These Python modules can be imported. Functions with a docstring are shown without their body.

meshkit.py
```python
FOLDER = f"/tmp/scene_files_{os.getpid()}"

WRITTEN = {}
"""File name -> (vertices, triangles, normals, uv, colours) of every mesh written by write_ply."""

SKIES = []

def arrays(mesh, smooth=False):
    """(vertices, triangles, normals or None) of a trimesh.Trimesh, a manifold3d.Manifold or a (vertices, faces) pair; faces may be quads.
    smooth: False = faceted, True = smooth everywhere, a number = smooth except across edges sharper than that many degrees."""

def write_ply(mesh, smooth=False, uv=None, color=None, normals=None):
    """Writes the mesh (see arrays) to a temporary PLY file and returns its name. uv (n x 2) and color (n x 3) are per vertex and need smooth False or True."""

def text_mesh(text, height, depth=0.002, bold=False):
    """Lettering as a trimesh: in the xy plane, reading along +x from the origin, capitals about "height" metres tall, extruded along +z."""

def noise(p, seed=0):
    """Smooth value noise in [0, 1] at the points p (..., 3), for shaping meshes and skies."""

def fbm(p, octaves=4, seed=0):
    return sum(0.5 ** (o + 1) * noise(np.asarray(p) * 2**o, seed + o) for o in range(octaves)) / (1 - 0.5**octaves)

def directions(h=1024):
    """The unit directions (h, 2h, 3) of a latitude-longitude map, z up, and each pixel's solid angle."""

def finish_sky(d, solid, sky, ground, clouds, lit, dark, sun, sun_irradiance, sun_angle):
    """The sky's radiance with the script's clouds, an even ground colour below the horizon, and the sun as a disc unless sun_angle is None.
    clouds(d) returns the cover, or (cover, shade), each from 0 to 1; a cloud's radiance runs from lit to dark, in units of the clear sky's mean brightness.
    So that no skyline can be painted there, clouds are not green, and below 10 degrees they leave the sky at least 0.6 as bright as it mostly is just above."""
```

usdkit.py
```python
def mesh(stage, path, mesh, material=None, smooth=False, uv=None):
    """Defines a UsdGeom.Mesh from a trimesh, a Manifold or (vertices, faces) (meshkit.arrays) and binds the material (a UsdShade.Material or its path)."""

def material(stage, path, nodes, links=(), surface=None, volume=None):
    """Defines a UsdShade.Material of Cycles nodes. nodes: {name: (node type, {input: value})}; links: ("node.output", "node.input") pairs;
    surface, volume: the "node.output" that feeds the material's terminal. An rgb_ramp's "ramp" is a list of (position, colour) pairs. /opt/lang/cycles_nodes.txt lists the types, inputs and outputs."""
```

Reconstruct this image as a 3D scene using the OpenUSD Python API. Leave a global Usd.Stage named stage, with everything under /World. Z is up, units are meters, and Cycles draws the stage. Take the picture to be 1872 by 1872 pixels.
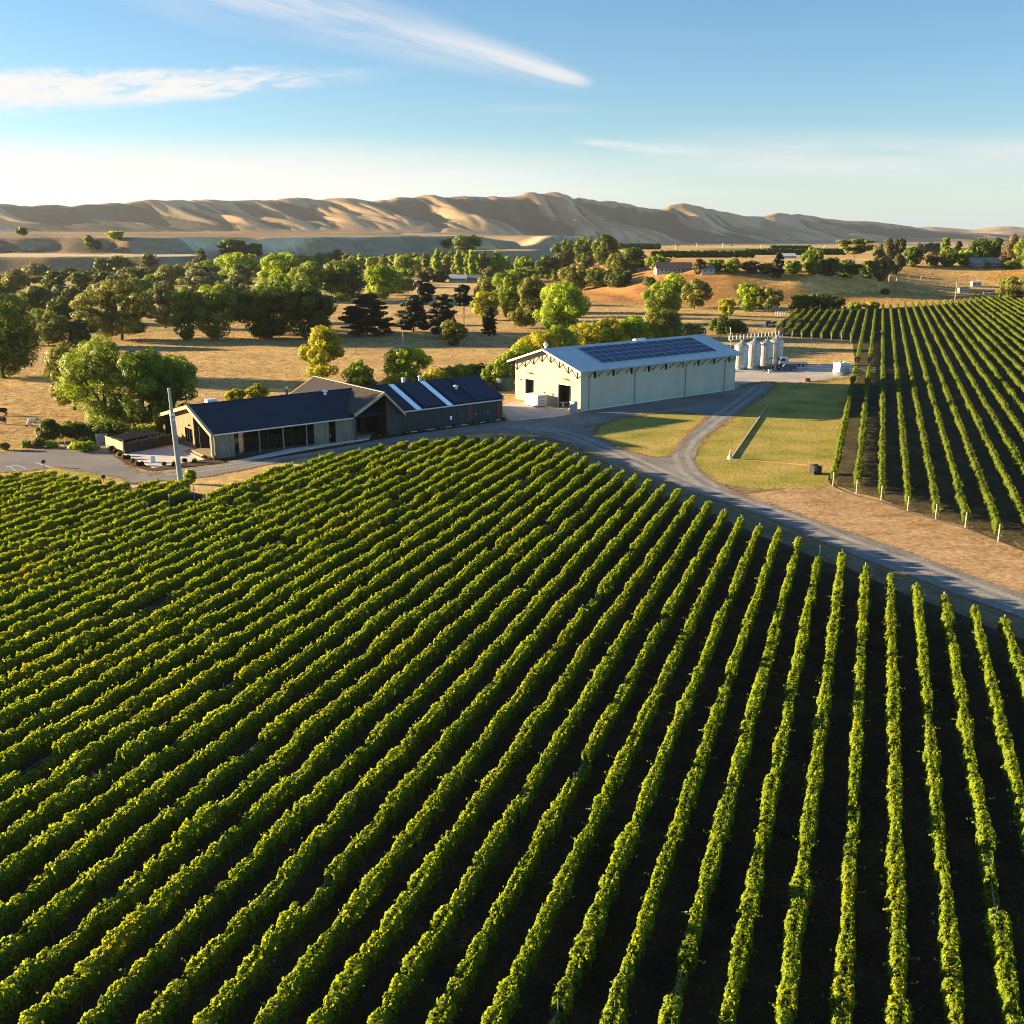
import math, random
import numpy as np, trimesh, shapely, manifold3d
from shapely.geometry import Polygon, LineString, Point
import usdkit, meshkit
from pxr import Usd, UsdGeom, UsdLux, UsdShade, Gf, Sdf, Vt

stage = Usd.Stage.CreateInMemory()
UsdGeom.SetStageUpAxis(stage, UsdGeom.Tokens.z)
UsdGeom.SetStageMetersPerUnit(stage, 1.0)
UsdGeom.Xform.Define(stage, '/World')
T = Sdf.ValueTypeNames

# ---------------------------------------------------------------- camera, sky, sun, exposure
CAM_H = 30.0
PITCH = math.atan(514 / 1872)
cam = UsdGeom.Camera.Define(stage, '/World/camera')
cam.CreateHorizontalApertureAttr(36.0); cam.CreateVerticalApertureAttr(36.0); cam.CreateFocalLengthAttr(36.0)
cam.CreateClippingRangeAttr(Gf.Vec2f(1.0, 60000.0))
cam.CreateExposureAttr(2.2)
cam.AddTranslateOp().Set(Gf.Vec3d(0, 0, CAM_H)); cam.AddRotateXOp().Set(90 - math.degrees(PITCH))

SUN_EL, SUN_AZ = math.radians(10.0), math.radians(-79.0)
SKY_STRENGTH = 0.058
sun = UsdLux.DistantLight.Define(stage, '/World/sun')
sun.CreateNormalizeAttr(True); sun.CreateIntensityAttr(1.25); sun.CreateAngleAttr(0.5)
sun.CreateColorAttr(Gf.Vec3f(1.0, 0.75, 0.44))
sun.AddRotateZOp().Set(180 - math.degrees(SUN_AZ)); sun.AddRotateXOp().Set(90 - math.degrees(SUN_EL))


def ray(x, y):
    """Direction of the photograph's pixel (x, y), 1872 wide."""
    dx, dy = (x - 936) / 1872, -(y - 936) / 1872
    return np.array([dx, math.cos(PITCH) + dy * math.sin(PITCH), -math.sin(PITCH) + dy * math.cos(PITCH)])


def P(x, y, z=0.0):
    """Where the line of sight through that pixel meets height z."""
    d = ray(x, y)
    return np.array([0, 0, CAM_H]) + (z - CAM_H) / d[2] * d


def sky_material():
    n = {'sky': ('sky_texture', {'sky_type': 'single_scattering', 'sun_disc': False, 'sun_elevation': SUN_EL, 'sun_rotation': SUN_AZ,
                                 'air_density': 0.95, 'aerosol_density': 0.0, 'ozone_density': 4.2, 'altitude': 50.0}),
         'tc': ('texture_coordinate', {}), 'sep': ('separate_xyz', {}),
         'ymax': ('math', {'math_type': 'maximum', 'value2': 0.02}),
         'u': ('math', {'math_type': 'divide'}), 'w': ('math', {'math_type': 'divide'}),
         'uw': ('combine_xyz', {'z': 1.0}),
         'front': ('map_range', {'range_type': 'smoothstep', 'from_min': 0.05, 'from_max': 0.4, 'clamp': True}),
         'bg': ('background_shader', {'strength': SKY_STRENGTH})}
    L = [('tc.generated', 'sep.vector'), ('sep.y', 'ymax.value1'), ('sep.x', 'u.value1'), ('ymax.value', 'u.value2'), ('sep.z', 'w.value1'), ('ymax.value', 'w.value2'),
         ('u.value', 'uw.x'), ('w.value', 'uw.y'), ('sep.y', 'front.value')]
    def uv(x, y):
        d = ray(x, y); return d[0] / d[1], d[2] / d[1]
    n['tone'] = ('mix', {'mix_type': 'multiply', 'fac': 1.0, 'color2': (0.84, 0.85, 0.80)}); L.append(('sky.color', 'tone.color1'))
    last = ['tone.color']
    def streak(tag, a, b, width, colour, strength, fade, noise_scale, stretch, thick_a, thick_b, soft=1.0, detail=6.0, thresh=(0.3, 0.7), dist=0.0):
        """A band of cirrus from pixel a to pixel b; thick_*: its half width at either end in pixels; fade: where along it the ends fade."""
        (u0, w0), (u1, w1) = uv(*a), uv(*b)
        Ln = math.hypot(u1 - u0, w1 - w0); cx, cy = (u1 - u0) / Ln, (w1 - w0) / Ln
        n[tag + 's'] = ('vector_math', {'math_type': 'dot_product', 'vector2': (cx / Ln, cy / Ln, -(u0 * cx + w0 * cy) / Ln)})
        n[tag + 't'] = ('vector_math', {'math_type': 'dot_product', 'vector2': (-cy, cx, u0 * cy - w0 * cx)})
        n[tag + 'th'] = ('map_range', {'from_min': 0.0, 'from_max': 1.0, 'to_min': thick_a / 1800, 'to_max': thick_b / 1800, 'clamp': True})
        n[tag + 'wv'] = ('combine_xyz', {'z': 0.37})
        n[tag + 'ws'] = ('math', {'math_type': 'multiply', 'value2': 3.0})
        n[tag + 'wn'] = ('noise_texture', {'scale': 1.0, 'detail': 3.0})
        n[tag + 'wo'] = ('math', {'math_type': 'multiply_add', 'value2': dist, 'value3': -0.5 * dist})
        n[tag + 'tt'] = ('math', {'math_type': 'add'})
        n[tag + 'q'] = ('math', {'math_type': 'divide'})
        n[tag + 'ab'] = ('math', {'math_type': 'absolute'})
        n[tag + 'pf'] = ('map_range', {'range_type': 'smoothstep', 'from_min': 1.0, 'from_max': 1.0 - soft, 'to_min': 0.0, 'to_max': 1.0, 'clamp': True})
        n[tag + 'fa'] = ('map_range', {'range_type': 'smoothstep', 'from_min': fade[0], 'from_max': fade[1], 'clamp': True})
        n[tag + 'fb'] = ('map_range', {'range_type': 'smoothstep', 'from_min': fade[3], 'from_max': fade[2], 'clamp': True})
        n[tag + 'cv'] = ('combine_xyz', {'z': hash_(tag)})
        n[tag + 'sx'] = ('math', {'math_type': 'multiply', 'value2': Ln * noise_scale / stretch})
        n[tag + 'ty'] = ('math', {'math_type': 'multiply', 'value2': noise_scale})
        n[tag + 'no'] = ('noise_texture', {'scale': 1.0, 'detail': detail, 'roughness': 0.68, 'distortion': 0.3})
        n[tag + 'nr'] = ('map_range', {'range_type': 'smoothstep', 'from_min': thresh[0], 'from_max': thresh[1], 'clamp': True})
        n[tag + 'm1'] = ('math', {'math_type': 'multiply'}); n[tag + 'm2'] = ('math', {'math_type': 'multiply'})
        n[tag + 'm3'] = ('math', {'math_type': 'multiply'}); n[tag + 'm4'] = ('math', {'math_type': 'multiply'})
        n[tag + 'm5'] = ('math', {'math_type': 'multiply', 'value2': strength, 'use_clamp': True})
        n[tag + 'mx'] = ('mix', {'color2': colour})
        L.extend([('uw.vector', tag + 's.vector1'), ('uw.vector', tag + 't.vector1'), (tag + 's.value', tag + 'th.value'),
                  (tag + 's.value', tag + 'ws.value1'), (tag + 'ws.value', tag + 'wv.x'), (tag + 'wv.vector', tag + 'wn.vector'), (tag + 'wn.fac', tag + 'wo.value1'),
                  (tag + 't.value', tag + 'tt.value1'), (tag + 'wo.value', tag + 'tt.value2'),
                  (tag + 'tt.value', tag + 'q.value1'), (tag + 'th.result', tag + 'q.value2'), (tag + 'q.value', tag + 'ab.value1'), (tag + 'ab.value', tag + 'pf.value'),
                  (tag + 's.value', tag + 'fa.value'), (tag + 's.value', tag + 'fb.value'),
                  (tag + 's.value', tag + 'sx.value1'), (tag + 't.value', tag + 'ty.value1'), (tag + 'sx.value', tag + 'cv.x'), (tag + 'ty.value', tag + 'cv.y'),
                  (tag + 'cv.vector', tag + 'no.vector'), (tag + 'no.fac', tag + 'nr.value'),
                  (tag + 'pf.result', tag + 'm1.value1'), (tag + 'fa.result', tag + 'm1.value2'), (tag + 'm1.value', tag + 'm2.value1'), (tag + 'fb.result', tag + 'm2.value2'),
                  (tag + 'm2.value', tag + 'm3.value1'), (tag + 'nr.result', tag + 'm3.value2'), (tag + 'm3.value', tag + 'm4.value1'), ('front.result', tag + 'm4.value2'),
                  (tag + 'm4.value', tag + 'm5.value1'), (last[0], tag + 'mx.color1'), (tag + 'm5.value', tag + 'mx.fac')])
        last[0] = tag + 'mx.color'
    K = 3.3
    W = (K * 1.0, K * 1.0, K * 1.0)
    W2_ = (2.12, 2.5, 2.78)
    streak('hor', (-1500, 425), (3400, 425), 0, W2_, 0.78, (-0.1, 0.0, 1.0, 1.1), 5.0, 9.0, 110, 110, 1.0, 3.0, (0.0, 0.3), 0.0)
    streak('low', (-1200, 318), (3000, 318), 0, W, 1.0, (-0.1, 0.0, 0.36, 0.62), 22.0, 8.0, 82, 54, 1.0, 9.0, (0.28, 0.58), 0.02)
    streak('lov', (-1200, 330), (3000, 330), 0, (3.15, 3.22, 3.2), 0.8, (-0.1, 0.0, 0.36, 0.66), 6.0, 6.0, 96, 66, 1.0, 4.0, (0.0, 0.3), 0.0)
    streak('lor', (1080, 280), (2300, 300), 0, (2.95, 3.05, 3.08), 1.0, (0.0, 0.26, 0.9, 1.0), 24.0, 10.0, 44, 78, 1.0, 9.0, (0.22, 0.60), 0.012)
    streak('lot', (1030, 256), (1330, 284), 0, W, 0.8, (0.0, 0.25, 0.5, 1.0), 60.0, 7.0, 8, 16, 1.0, 10.0, (0.30, 0.62), 0.006)
    streak('dia', (330, -60), (1095, 158), 0, W, 0.95, (-0.7, 0.20, 0.90, 1.0), 50.0, 13.0, 104, 18, 1.0, 9.0, (0.20, 0.80), 0.006)
    streak('dib', (640, 30), (1092, 155), 0, W, 0.75, (0.0, 0.55, 0.92, 1.0), 90.0, 14.0, 28, 12, 1.0, 8.0, (0.18, 0.72), 0.003)
    streak('lfa', (-60, 176), (800, 126), 0, W, 1.15, (-0.3, 0.0, 0.45, 1.0), 75.0, 5.0, 52, 10, 0.9, 12.0, (0.37, 0.60), 0.016)
    streak('lfc', (-60, 188), (520, 164), 0, W, 0.9, (-0.3, 0.0, 0.4, 1.0), 110.0, 6.0, 24, 9, 1.0, 12.0, (0.38, 0.62), 0.01)
    streak('lfb', (-60, 150), (640, 114), 0, W, 0.95, (-0.3, 0.1, 0.5, 1.0), 130.0, 3.0, 22, 8, 1.0, 12.0, (0.42, 0.62), 0.016)
    streak('wis', (840, 196), (1130, 202), 0, W, 0.16, (0.0, 0.4, 0.6, 1.0), 70.0, 10.0, 12, 12, 1.0, 8.0, (0.3, 0.62))
    L.append((last[0], 'bg.color'))
    return usdkit.material(stage, '/World/Looks/sky', n, L, surface='bg.background')


def hash_(s):
    return (sum(ord(c) * (i + 3) for i, c in enumerate(s)) % 97) * 1.37


dome = UsdLux.DomeLight.Define(stage, '/World/sky')
UsdShade.MaterialBindingAPI.Apply(dome.GetPrim()).Bind(sky_material())

# ---------------------------------------------------------------- helpers
USED = {}


def numbered(parent, name):
    k = (str(parent), name); USED[k] = USED.get(k, -1) + 1
    return f'{parent}/{name}' + (f'_{USED[k]:03d}' if USED[k] else '')


def tag(prim, label=None, cat=None, group=None, kind=None):
    for k, v in (('label', label), ('category', cat), ('group', group), ('kind', kind)):
        if v:
            prim.SetCustomDataByKey(k, v)
    return prim


def obj(name, mesh, mat, parent='/World', smooth=False, prim=None, normals=None, **kw):
    """One Mesh prim. kw: label, cat, group, kind. prim: {primvar name: per-vertex values}."""
    path = numbered(parent, name)
    if isinstance(mesh, list):
        mesh = trimesh.util.concatenate(mesh)
    m = usdkit.mesh(stage, path, mesh, '/World/Looks/' + mat, smooth=smooth)
    if normals is not None:
        m.CreateNormalsAttr(Vt.Vec3fArray.FromNumpy(np.asarray(normals, np.float32))); m.SetNormalsInterpolation('vertex')
    for k, v in (prim or {}).items():
        v = np.asarray(v, np.float32)
        if v.ndim == 1:
            UsdGeom.PrimvarsAPI(m).CreatePrimvar(k, T.FloatArray, 'vertex').Set(Vt.FloatArray.FromNumpy(v))
        else:
            UsdGeom.PrimvarsAPI(m).CreatePrimvar(k, T.Color3fArray, 'vertex').Set(Vt.Vec3fArray.FromNumpy(v))
    tag(m.GetPrim(), **kw)
    return path


def thing(name, label, cat, loc=(0, 0, 0), rotz=0.0, group=None, kind=None):
    path = numbered('/World', name)
    x = UsdGeom.Xform.Define(stage, path)
    x.AddTranslateOp().Set(Gf.Vec3d(*map(float, loc))); x.AddRotateZOp().Set(float(rotz))
    tag(x.GetPrim(), label, cat, group, kind)
    return path


def copy_of(src, loc, rotz, label, group=None, name=None):
    """Another of the thing src with its parts, by internal reference."""
    sp = stage.GetPrimAtPath(src); was = sp.GetCustomData()
    base = name or src.split('/')[-1].rstrip('0123456789').rstrip('_')
    x = UsdGeom.Xform.Define(stage, numbered('/World', base))
    x.GetPrim().GetReferences().AddInternalReference(Sdf.Path(src)); x.GetPrim().SetInstanceable(True)
    x.ClearXformOpOrder(); x.AddTranslateOp().Set(Gf.Vec3d(*map(float, loc))); x.AddRotateZOp().Set(float(rotz))
    tag(x.GetPrim(), label, was['category'], group or was.get('group'))
    return x


def box(x0, x1, y0, y1, z0, z1):
    b = trimesh.creation.box((abs(x1 - x0), abs(y1 - y0), abs(z1 - z0)))
    b.apply_translation(((x0 + x1) / 2, (y0 + y1) / 2, (z0 + z1) / 2))
    return b


def rbox(x0, x1, y0, y1, z0, z1, r=0.05, n=8):
    s = manifold3d.Manifold.sphere(r, n)
    pts = [s.translate((x, y, z)) for x in (x0 + r, x1 - r) for y in (y0 + r, y1 - r) for z in (z0 + r, z1 - r)]
    m = manifold3d.Manifold.batch_hull(pts).to_mesh()
    return trimesh.Trimesh(m.vert_properties[:, :3], m.tri_verts, process=False)


def rod(a, b, r, sides=6, r2=None):
    a, b = np.asarray(a, float), np.asarray(b, float)
    d = b - a; l = np.linalg.norm(d); d = d / l
    u = np.cross(d, [0, 0, 1.0] if abs(d[2]) < 0.9 else [1.0, 0, 0]); u /= np.linalg.norm(u); w = np.cross(d, u)
    an = np.arange(sides) * 2 * math.pi / sides
    ring = np.cos(an)[:, None] * u + np.sin(an)[:, None] * w
    v = np.vstack([a + ring * r, b + ring * (r if r2 is None else r2), [a], [b]])
    f = []
    for i in range(sides):
        j = (i + 1) % sides
        f += [[i, j, sides + j], [i, sides + j, sides + i], [j, i, 2 * sides], [sides + i, sides + j, 2 * sides + 1]]
    return trimesh.Trimesh(v, np.array(f)[:, ::-1], process=False)


def cyl(x, y, z0, z1, r, n=24, r2=None):
    return rod((x, y, z0), (x, y, z1), r, n, r2)


def tubeline(pts, r, sides=6):
    return trimesh.util.concatenate([rod(pts[i], pts[i + 1], r, sides) for i in range(len(pts) - 1)])


def extrude(poly, h, z=0.0):
    m = trimesh.creation.extrude_polygon(poly, h, engine='earcut'); m.apply_translation((0, 0, z)); return m


def prism_yz(pts, x0, x1):
    """Polygon in (y, z) extruded along x."""
    m = trimesh.creation.extrude_polygon(Polygon(pts) if not isinstance(pts, Polygon) else pts, x1 - x0, engine='earcut')
    M = np.eye(4); M[:3, :3] = np.array([[0, 0, 1], [1, 0, 0], [0, 1, 0]]).astype(float)
    m.apply_transform(M); m.apply_translation((x0, 0, 0)); return m


def prism_xz(pts, y0, y1):
    """Polygon in (x, z) extruded along y."""
    m = trimesh.creation.extrude_polygon(Polygon(pts) if not isinstance(pts, Polygon) else pts, y1 - y0, engine='earcut')
    M = np.eye(4); M[:3, :3] = np.array([[1, 0, 0], [0, 0, -1], [0, 1, 0]]).astype(float)
    m.apply_transform(M); m.apply_translation((0, y1, 0)); return m


def sheet(poly, z, step=2.0, rough=0.3, seed=1, wob=1.5):
    """A flat sheet with an uneven outline: (vertices, faces)."""
    poly = poly if isinstance(poly, Polygon) else Polygon(poly)
    def wobble(ring):
        ls = LineString(ring); n = max(8, int(ls.length / step))
        p = np.array([ls.interpolate(i / n, normalized=True).coords[0] for i in range(n)])
        q = np.c_[p / wob, np.full(len(p), seed * 7.3)]
        o = np.c_[meshkit.fbm(q, 3, seed), meshkit.fbm(q + 31.7, 3, seed + 9)] - 0.5
        return p + o * 2 * rough
    pl = Polygon(wobble(poly.exterior.coords), [wobble(r.coords) for r in poly.interiors]).buffer(0)
    geoms = list(getattr(pl, 'geoms', [pl]))
    V, F, k = [], [], 0
    for g in geoms:
        v, f = trimesh.creation.triangulate_polygon(g, engine='earcut')
        V.append(np.c_[v, np.full(len(v), z)]); F.append(np.asarray(f) + k); k += len(v)
    V, F = np.vstack(V), np.vstack(F)
    n = np.cross(V[F[:, 1]] - V[F[:, 0]], V[F[:, 2]] - V[F[:, 0]])[:, 2]
    F[n < 0] = F[n < 0][:, ::-1]
    return V, F


def pxpoly(pts, z=0.0):
    return Polygon([P(x, y, z)[:2] for x, y in pts]).buffer(0)


ONES = ['', 'first', 'second', 'third', 'fourth', 'fifth', 'sixth', 'seventh', 'eighth', 'ninth', 'tenth', 'eleventh', 'twelfth', 'thirteenth', 'fourteenth', 'fifteenth', 'sixteenth', 'seventeenth', 'eighteenth', 'nineteenth']
TENS = {2: ('twentieth', 'twenty'), 3: ('thirtieth', 'thirty'), 4: ('fortieth', 'forty'), 5: ('fiftieth', 'fifty'), 6: ('sixtieth', 'sixty'), 7: ('seventieth', 'seventy'), 8: ('eightieth', 'eighty'), 9: ('ninetieth', 'ninety')}


def ordinal(n):
    if n < 20:
        return ONES[n]
    t, o = divmod(n, 10)
    return TENS[t][0] if o == 0 else TENS[t][1] + '-' + ONES[o]


# ---------------------------------------------------------------- materials
LK = '/World/Looks/'


def mat(name, color, rough=0.6, spec=0.4, metal=0.0, var=0.0, scale=2.0, bump=0.0, bscale=20.0, color2=None, stretch=(1, 1, 1), detail=6.0, thresh=(0.35, 0.65), coords='object'):
    n = {'p': ('principled_bsdf', {'base_color': color, 'roughness': rough, 'specular_ior_level': spec, 'metallic': metal})}
    L = []
    if var or color2:
        c2 = color2 or tuple(c * (1 - var) for c in color); c1 = color if color2 else tuple(min(1, c * (1 + var * 0.6)) for c in color)
        n['t'] = ('texture_coordinate', {}) if coords == 'object' else ('geometry', {})
        n['m'] = ('mapping', {'scale': stretch})
        n['n'] = ('noise_texture', {'scale': scale, 'detail': detail, 'roughness': 0.6})
        n['r'] = ('rgb_ramp', {'ramp': [(thresh[0], c1), (thresh[1], c2)]})
        L += [('t.object' if coords == 'object' else 't.position', 'm.vector'), ('m.vector', 'n.vector'), ('n.fac', 'r.fac'), ('r.color', 'p.base_color')]
    if bump:
        n['t2'] = ('texture_coordinate', {}) if coords == 'object' else ('geometry', {})
        n['n2'] = ('noise_texture', {'scale': bscale, 'detail': 4.0}); n['b'] = ('bump', {'strength': 1.0, 'distance': bump})
        L += [('t2.object' if coords == 'object' else 't2.position', 'n2.vector'), ('n2.fac', 'b.height'), ('b.normal', 'p.normal')]
    return usdkit.material(stage, LK + name, n, L, surface='p.BSDF')


def ground_mat(name, stops, scale=0.15, fine=1.5, fine_amt=0.35, stretch=(1, 1, 1), rot=0.0, bump=0.15, use_attr=False, speck=None, bumpscale=2.0):
    """Soil, grass or gravel: a broad noise through a ramp, times a fine one; with bump. use_attr: the mesh's ground_color instead of the ramp's colours."""
    n = {'g': ('geometry', {}), 'm': ('mapping', {'scale': stretch, 'rotation': (0, 0, rot)}),
         'n1': ('noise_texture', {'scale': scale, 'detail': 8.0, 'roughness': 0.62}), 'r': ('rgb_ramp', {'ramp': stops}),
         'n2': ('noise_texture', {'scale': fine, 'detail': 6.0, 'roughness': 0.7}),
         'f': ('map_range', {'from_min': 0.3, 'from_max': 0.7, 'to_min': 1 - fine_amt, 'to_max': 1 + fine_amt, 'clamp': True}),
         'x': ('mix', {'mix_type': 'multiply', 'fac': 1.0}),
         'b': ('bump', {'strength': 1.0, 'distance': bump}), 'n3': ('noise_texture', {'scale': bumpscale, 'detail': 7.0, 'roughness': 0.65}),
         'p': ('principled_bsdf', {'roughness': 0.95, 'specular_ior_level': 0.15})}
    L = [('g.position', 'm.vector'), ('m.vector', 'n1.vector'), ('n1.fac', 'r.fac'), ('m.vector', 'n2.vector'), ('n2.fac', 'f.value'), ('f.result', 'x.color2'),
         ('m.vector', 'n3.vector'), ('n3.fac', 'b.height'), ('b.normal', 'p.normal')]
    src = 'r.color'
    if use_attr:
        n['a'] = ('attribute', {'attribute': 'ground_color'}); n['y'] = ('mix', {'mix_type': 'multiply', 'fac': 1.0})
        L += [('a.color', 'y.color1'), ('r.color', 'y.color2')]; src = 'y.color'
    L.append((src, 'x.color1'))
    out = 'x.color'
    if speck:
        n['v'] = ('voronoi_texture', {'scale': speck[1], 'randomness': 1.0})
        n['vr'] = ('map_range', {'from_min': speck[2], 'from_max': speck[2] * 0.5, 'clamp': True}); n['z'] = ('mix', {'color2': speck[0]})
        L += [('g.position', 'v.vector'), ('v.distance', 'vr.value'), ('vr.result', 'z.fac'), (out, 'z.color1')]; out = 'z.color'
    L.append((out, 'p.base_color'))
    return usdkit.material(stage, LK + name, n, L, surface='p.BSDF')


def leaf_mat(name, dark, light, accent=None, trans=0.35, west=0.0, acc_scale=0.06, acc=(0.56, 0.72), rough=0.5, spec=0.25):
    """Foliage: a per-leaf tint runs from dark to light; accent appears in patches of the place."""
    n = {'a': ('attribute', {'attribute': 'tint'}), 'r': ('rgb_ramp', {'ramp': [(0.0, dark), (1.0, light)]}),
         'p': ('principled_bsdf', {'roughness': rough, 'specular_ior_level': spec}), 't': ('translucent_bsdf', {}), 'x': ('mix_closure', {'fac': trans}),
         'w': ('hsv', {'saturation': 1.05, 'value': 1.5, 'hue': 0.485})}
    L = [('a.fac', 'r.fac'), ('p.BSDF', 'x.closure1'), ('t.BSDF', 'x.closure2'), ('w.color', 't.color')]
    out = 'r.color'
    if accent:
        n['g'] = ('geometry', {}); n['n'] = ('noise_texture', {'scale': acc_scale, 'detail': 7.0, 'roughness': 0.72})
        n['k'] = ('math', {'math_type': 'multiply_add', 'value2': 0.22, 'value3': -0.11}); n['s'] = ('math', {'math_type': 'add'})
        n['q'] = ('map_range', {'from_min': acc[0], 'from_max': acc[1], 'clamp': True}); n['z'] = ('mix', {'color2': accent})
        L += [('g.position', 'n.vector'), ('a.fac', 'k.value1'), ('n.fac', 's.value1'), ('k.value', 's.value2'), ('s.value', 'q.value'), ('q.result', 'z.fac'), (out, 'z.color1')]; out = 'z.color'
        if west:                                                         # the older vines to the west turn sooner
            n['gx'] = ('separate_xyz', {}); n['mw'] = ('map_range', {'from_min': 12.0, 'from_max': -60.0, 'to_min': 0.0, 'to_max': west, 'clamp': True}); n['s3'] = ('math', {'math_type': 'add'})
            L.remove(('s.value', 'q.value')); L += [('g.position', 'gx.vector'), ('gx.x', 'mw.value'), ('s.value', 's3.value1'), ('mw.result', 's3.value2'), ('s3.value', 'q.value')]
    L += [(out, 'p.base_color'), (out, 'w.color')]
    return usdkit.material(stage, LK + name, n, L, surface='x.closure')


def pane_mat(name, tint, tr=0.35, fac_ior=1.6, rough=0.03):
    n = {'tb': ('transparent_bsdf', {'color': tint}), 'gl': ('glossy_bsdf', {'color': (0.9, 0.9, 0.9), 'roughness': rough}), 'f': ('fresnel', {'IOR': fac_ior}), 'x': ('mix_closure', {})}
    return usdkit.material(stage, LK + name, n, [('f.fac', 'x.fac'), ('tb.BSDF', 'x.closure1'), ('gl.BSDF', 'x.closure2')], surface='x.closure')


ground_mat('dry_ground', [(0.3, (0.8, 0.78, 0.74)), (0.5, (1.0, 1.0, 1.0)), (0.7, (1.2, 1.2, 1.15))], scale=0.05, fine=0.55, fine_amt=0.3, use_attr=True, bump=0.35, stretch=(0.6, 1.6, 1), bumpscale=0.9)
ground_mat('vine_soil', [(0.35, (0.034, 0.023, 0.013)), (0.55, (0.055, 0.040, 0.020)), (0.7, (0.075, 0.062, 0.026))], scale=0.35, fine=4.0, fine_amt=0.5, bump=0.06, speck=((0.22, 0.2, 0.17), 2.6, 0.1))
ground_mat('vine_soil_far', [(0.3, (0.045, 0.046, 0.020)), (0.55, (0.09, 0.075, 0.038)), (0.72, (0.17, 0.125, 0.066))], scale=0.22, fine=1.6, fine_amt=0.4, bump=0.08)
ground_mat('lawn', [(0.3, (0.17, 0.19, 0.024)), (0.44, (0.31, 0.275, 0.045)), (0.58, (0.42, 0.32, 0.08)), (0.74, (0.52, 0.36, 0.14))], scale=0.14, fine=2.2, fine_amt=0.4, bump=0.12)
ground_mat('dirt_verge', [(0.3, (0.27, 0.17, 0.075)), (0.48, (0.45, 0.29, 0.14)), (0.72, (0.56, 0.38, 0.20))], scale=0.3, fine=1.8, fine_amt=0.45, bump=0.14, stretch=(0.7, 1.4, 1))
ground_mat('headland', [(0.3, (0.12, 0.105, 0.055)), (0.5, (0.18, 0.15, 0.085)), (0.72, (0.25, 0.20, 0.12))], scale=0.3, fine=1.8, fine_amt=0.4, bump=0.1)
ground_mat('gravel', [(0.3, (0.17, 0.16, 0.145)), (0.5, (0.235, 0.22, 0.198)), (0.72, (0.315, 0.295, 0.265))], scale=0.16, fine=3.0, fine_amt=0.22, bump=0.05, bumpscale=4.0)
ground_mat('car_park', [(0.3, (0.17, 0.165, 0.16)), (0.5, (0.22, 0.21, 0.20)), (0.72, (0.28, 0.265, 0.25))], scale=0.14, fine=2.5, fine_amt=0.2, bump=0.04, stretch=(0.5, 1.6, 1))
ground_mat('yard_gravel', [(0.3, (0.36, 0.33, 0.29)), (0.5, (0.46, 0.42, 0.37)), (0.72, (0.54, 0.49, 0.43))], scale=0.16, fine=2.2, fine_amt=0.25, bump=0.06)
ground_mat('bark_bed', [(0.3, (0.06, 0.032, 0.018)), (0.7, (0.12, 0.065, 0.038))], scale=1.0, fine=6.0, fine_amt=0.5, bump=0.08)
mat('concrete', (0.66, 0.605, 0.54), 0.85, 0.2, var=0.12, scale=0.6)
mat('apron', (0.52, 0.48, 0.42), 0.9, 0.2, var=0.18, scale=0.4)
mat('cream_wall', (0.385, 0.352, 0.275), 0.85, 0.2, var=0.08, scale=0.35, stretch=(1, 1, 0.4))
mat('cream_trim', (0.52, 0.48, 0.38), 0.6)
mat('soffit', (0.42, 0.37, 0.29), 0.8)
mat('dark_steel', (0.045, 0.045, 0.045), 0.5, 0.5)
mat('dark_interior', (0.03, 0.028, 0.026), 0.9)
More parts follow.
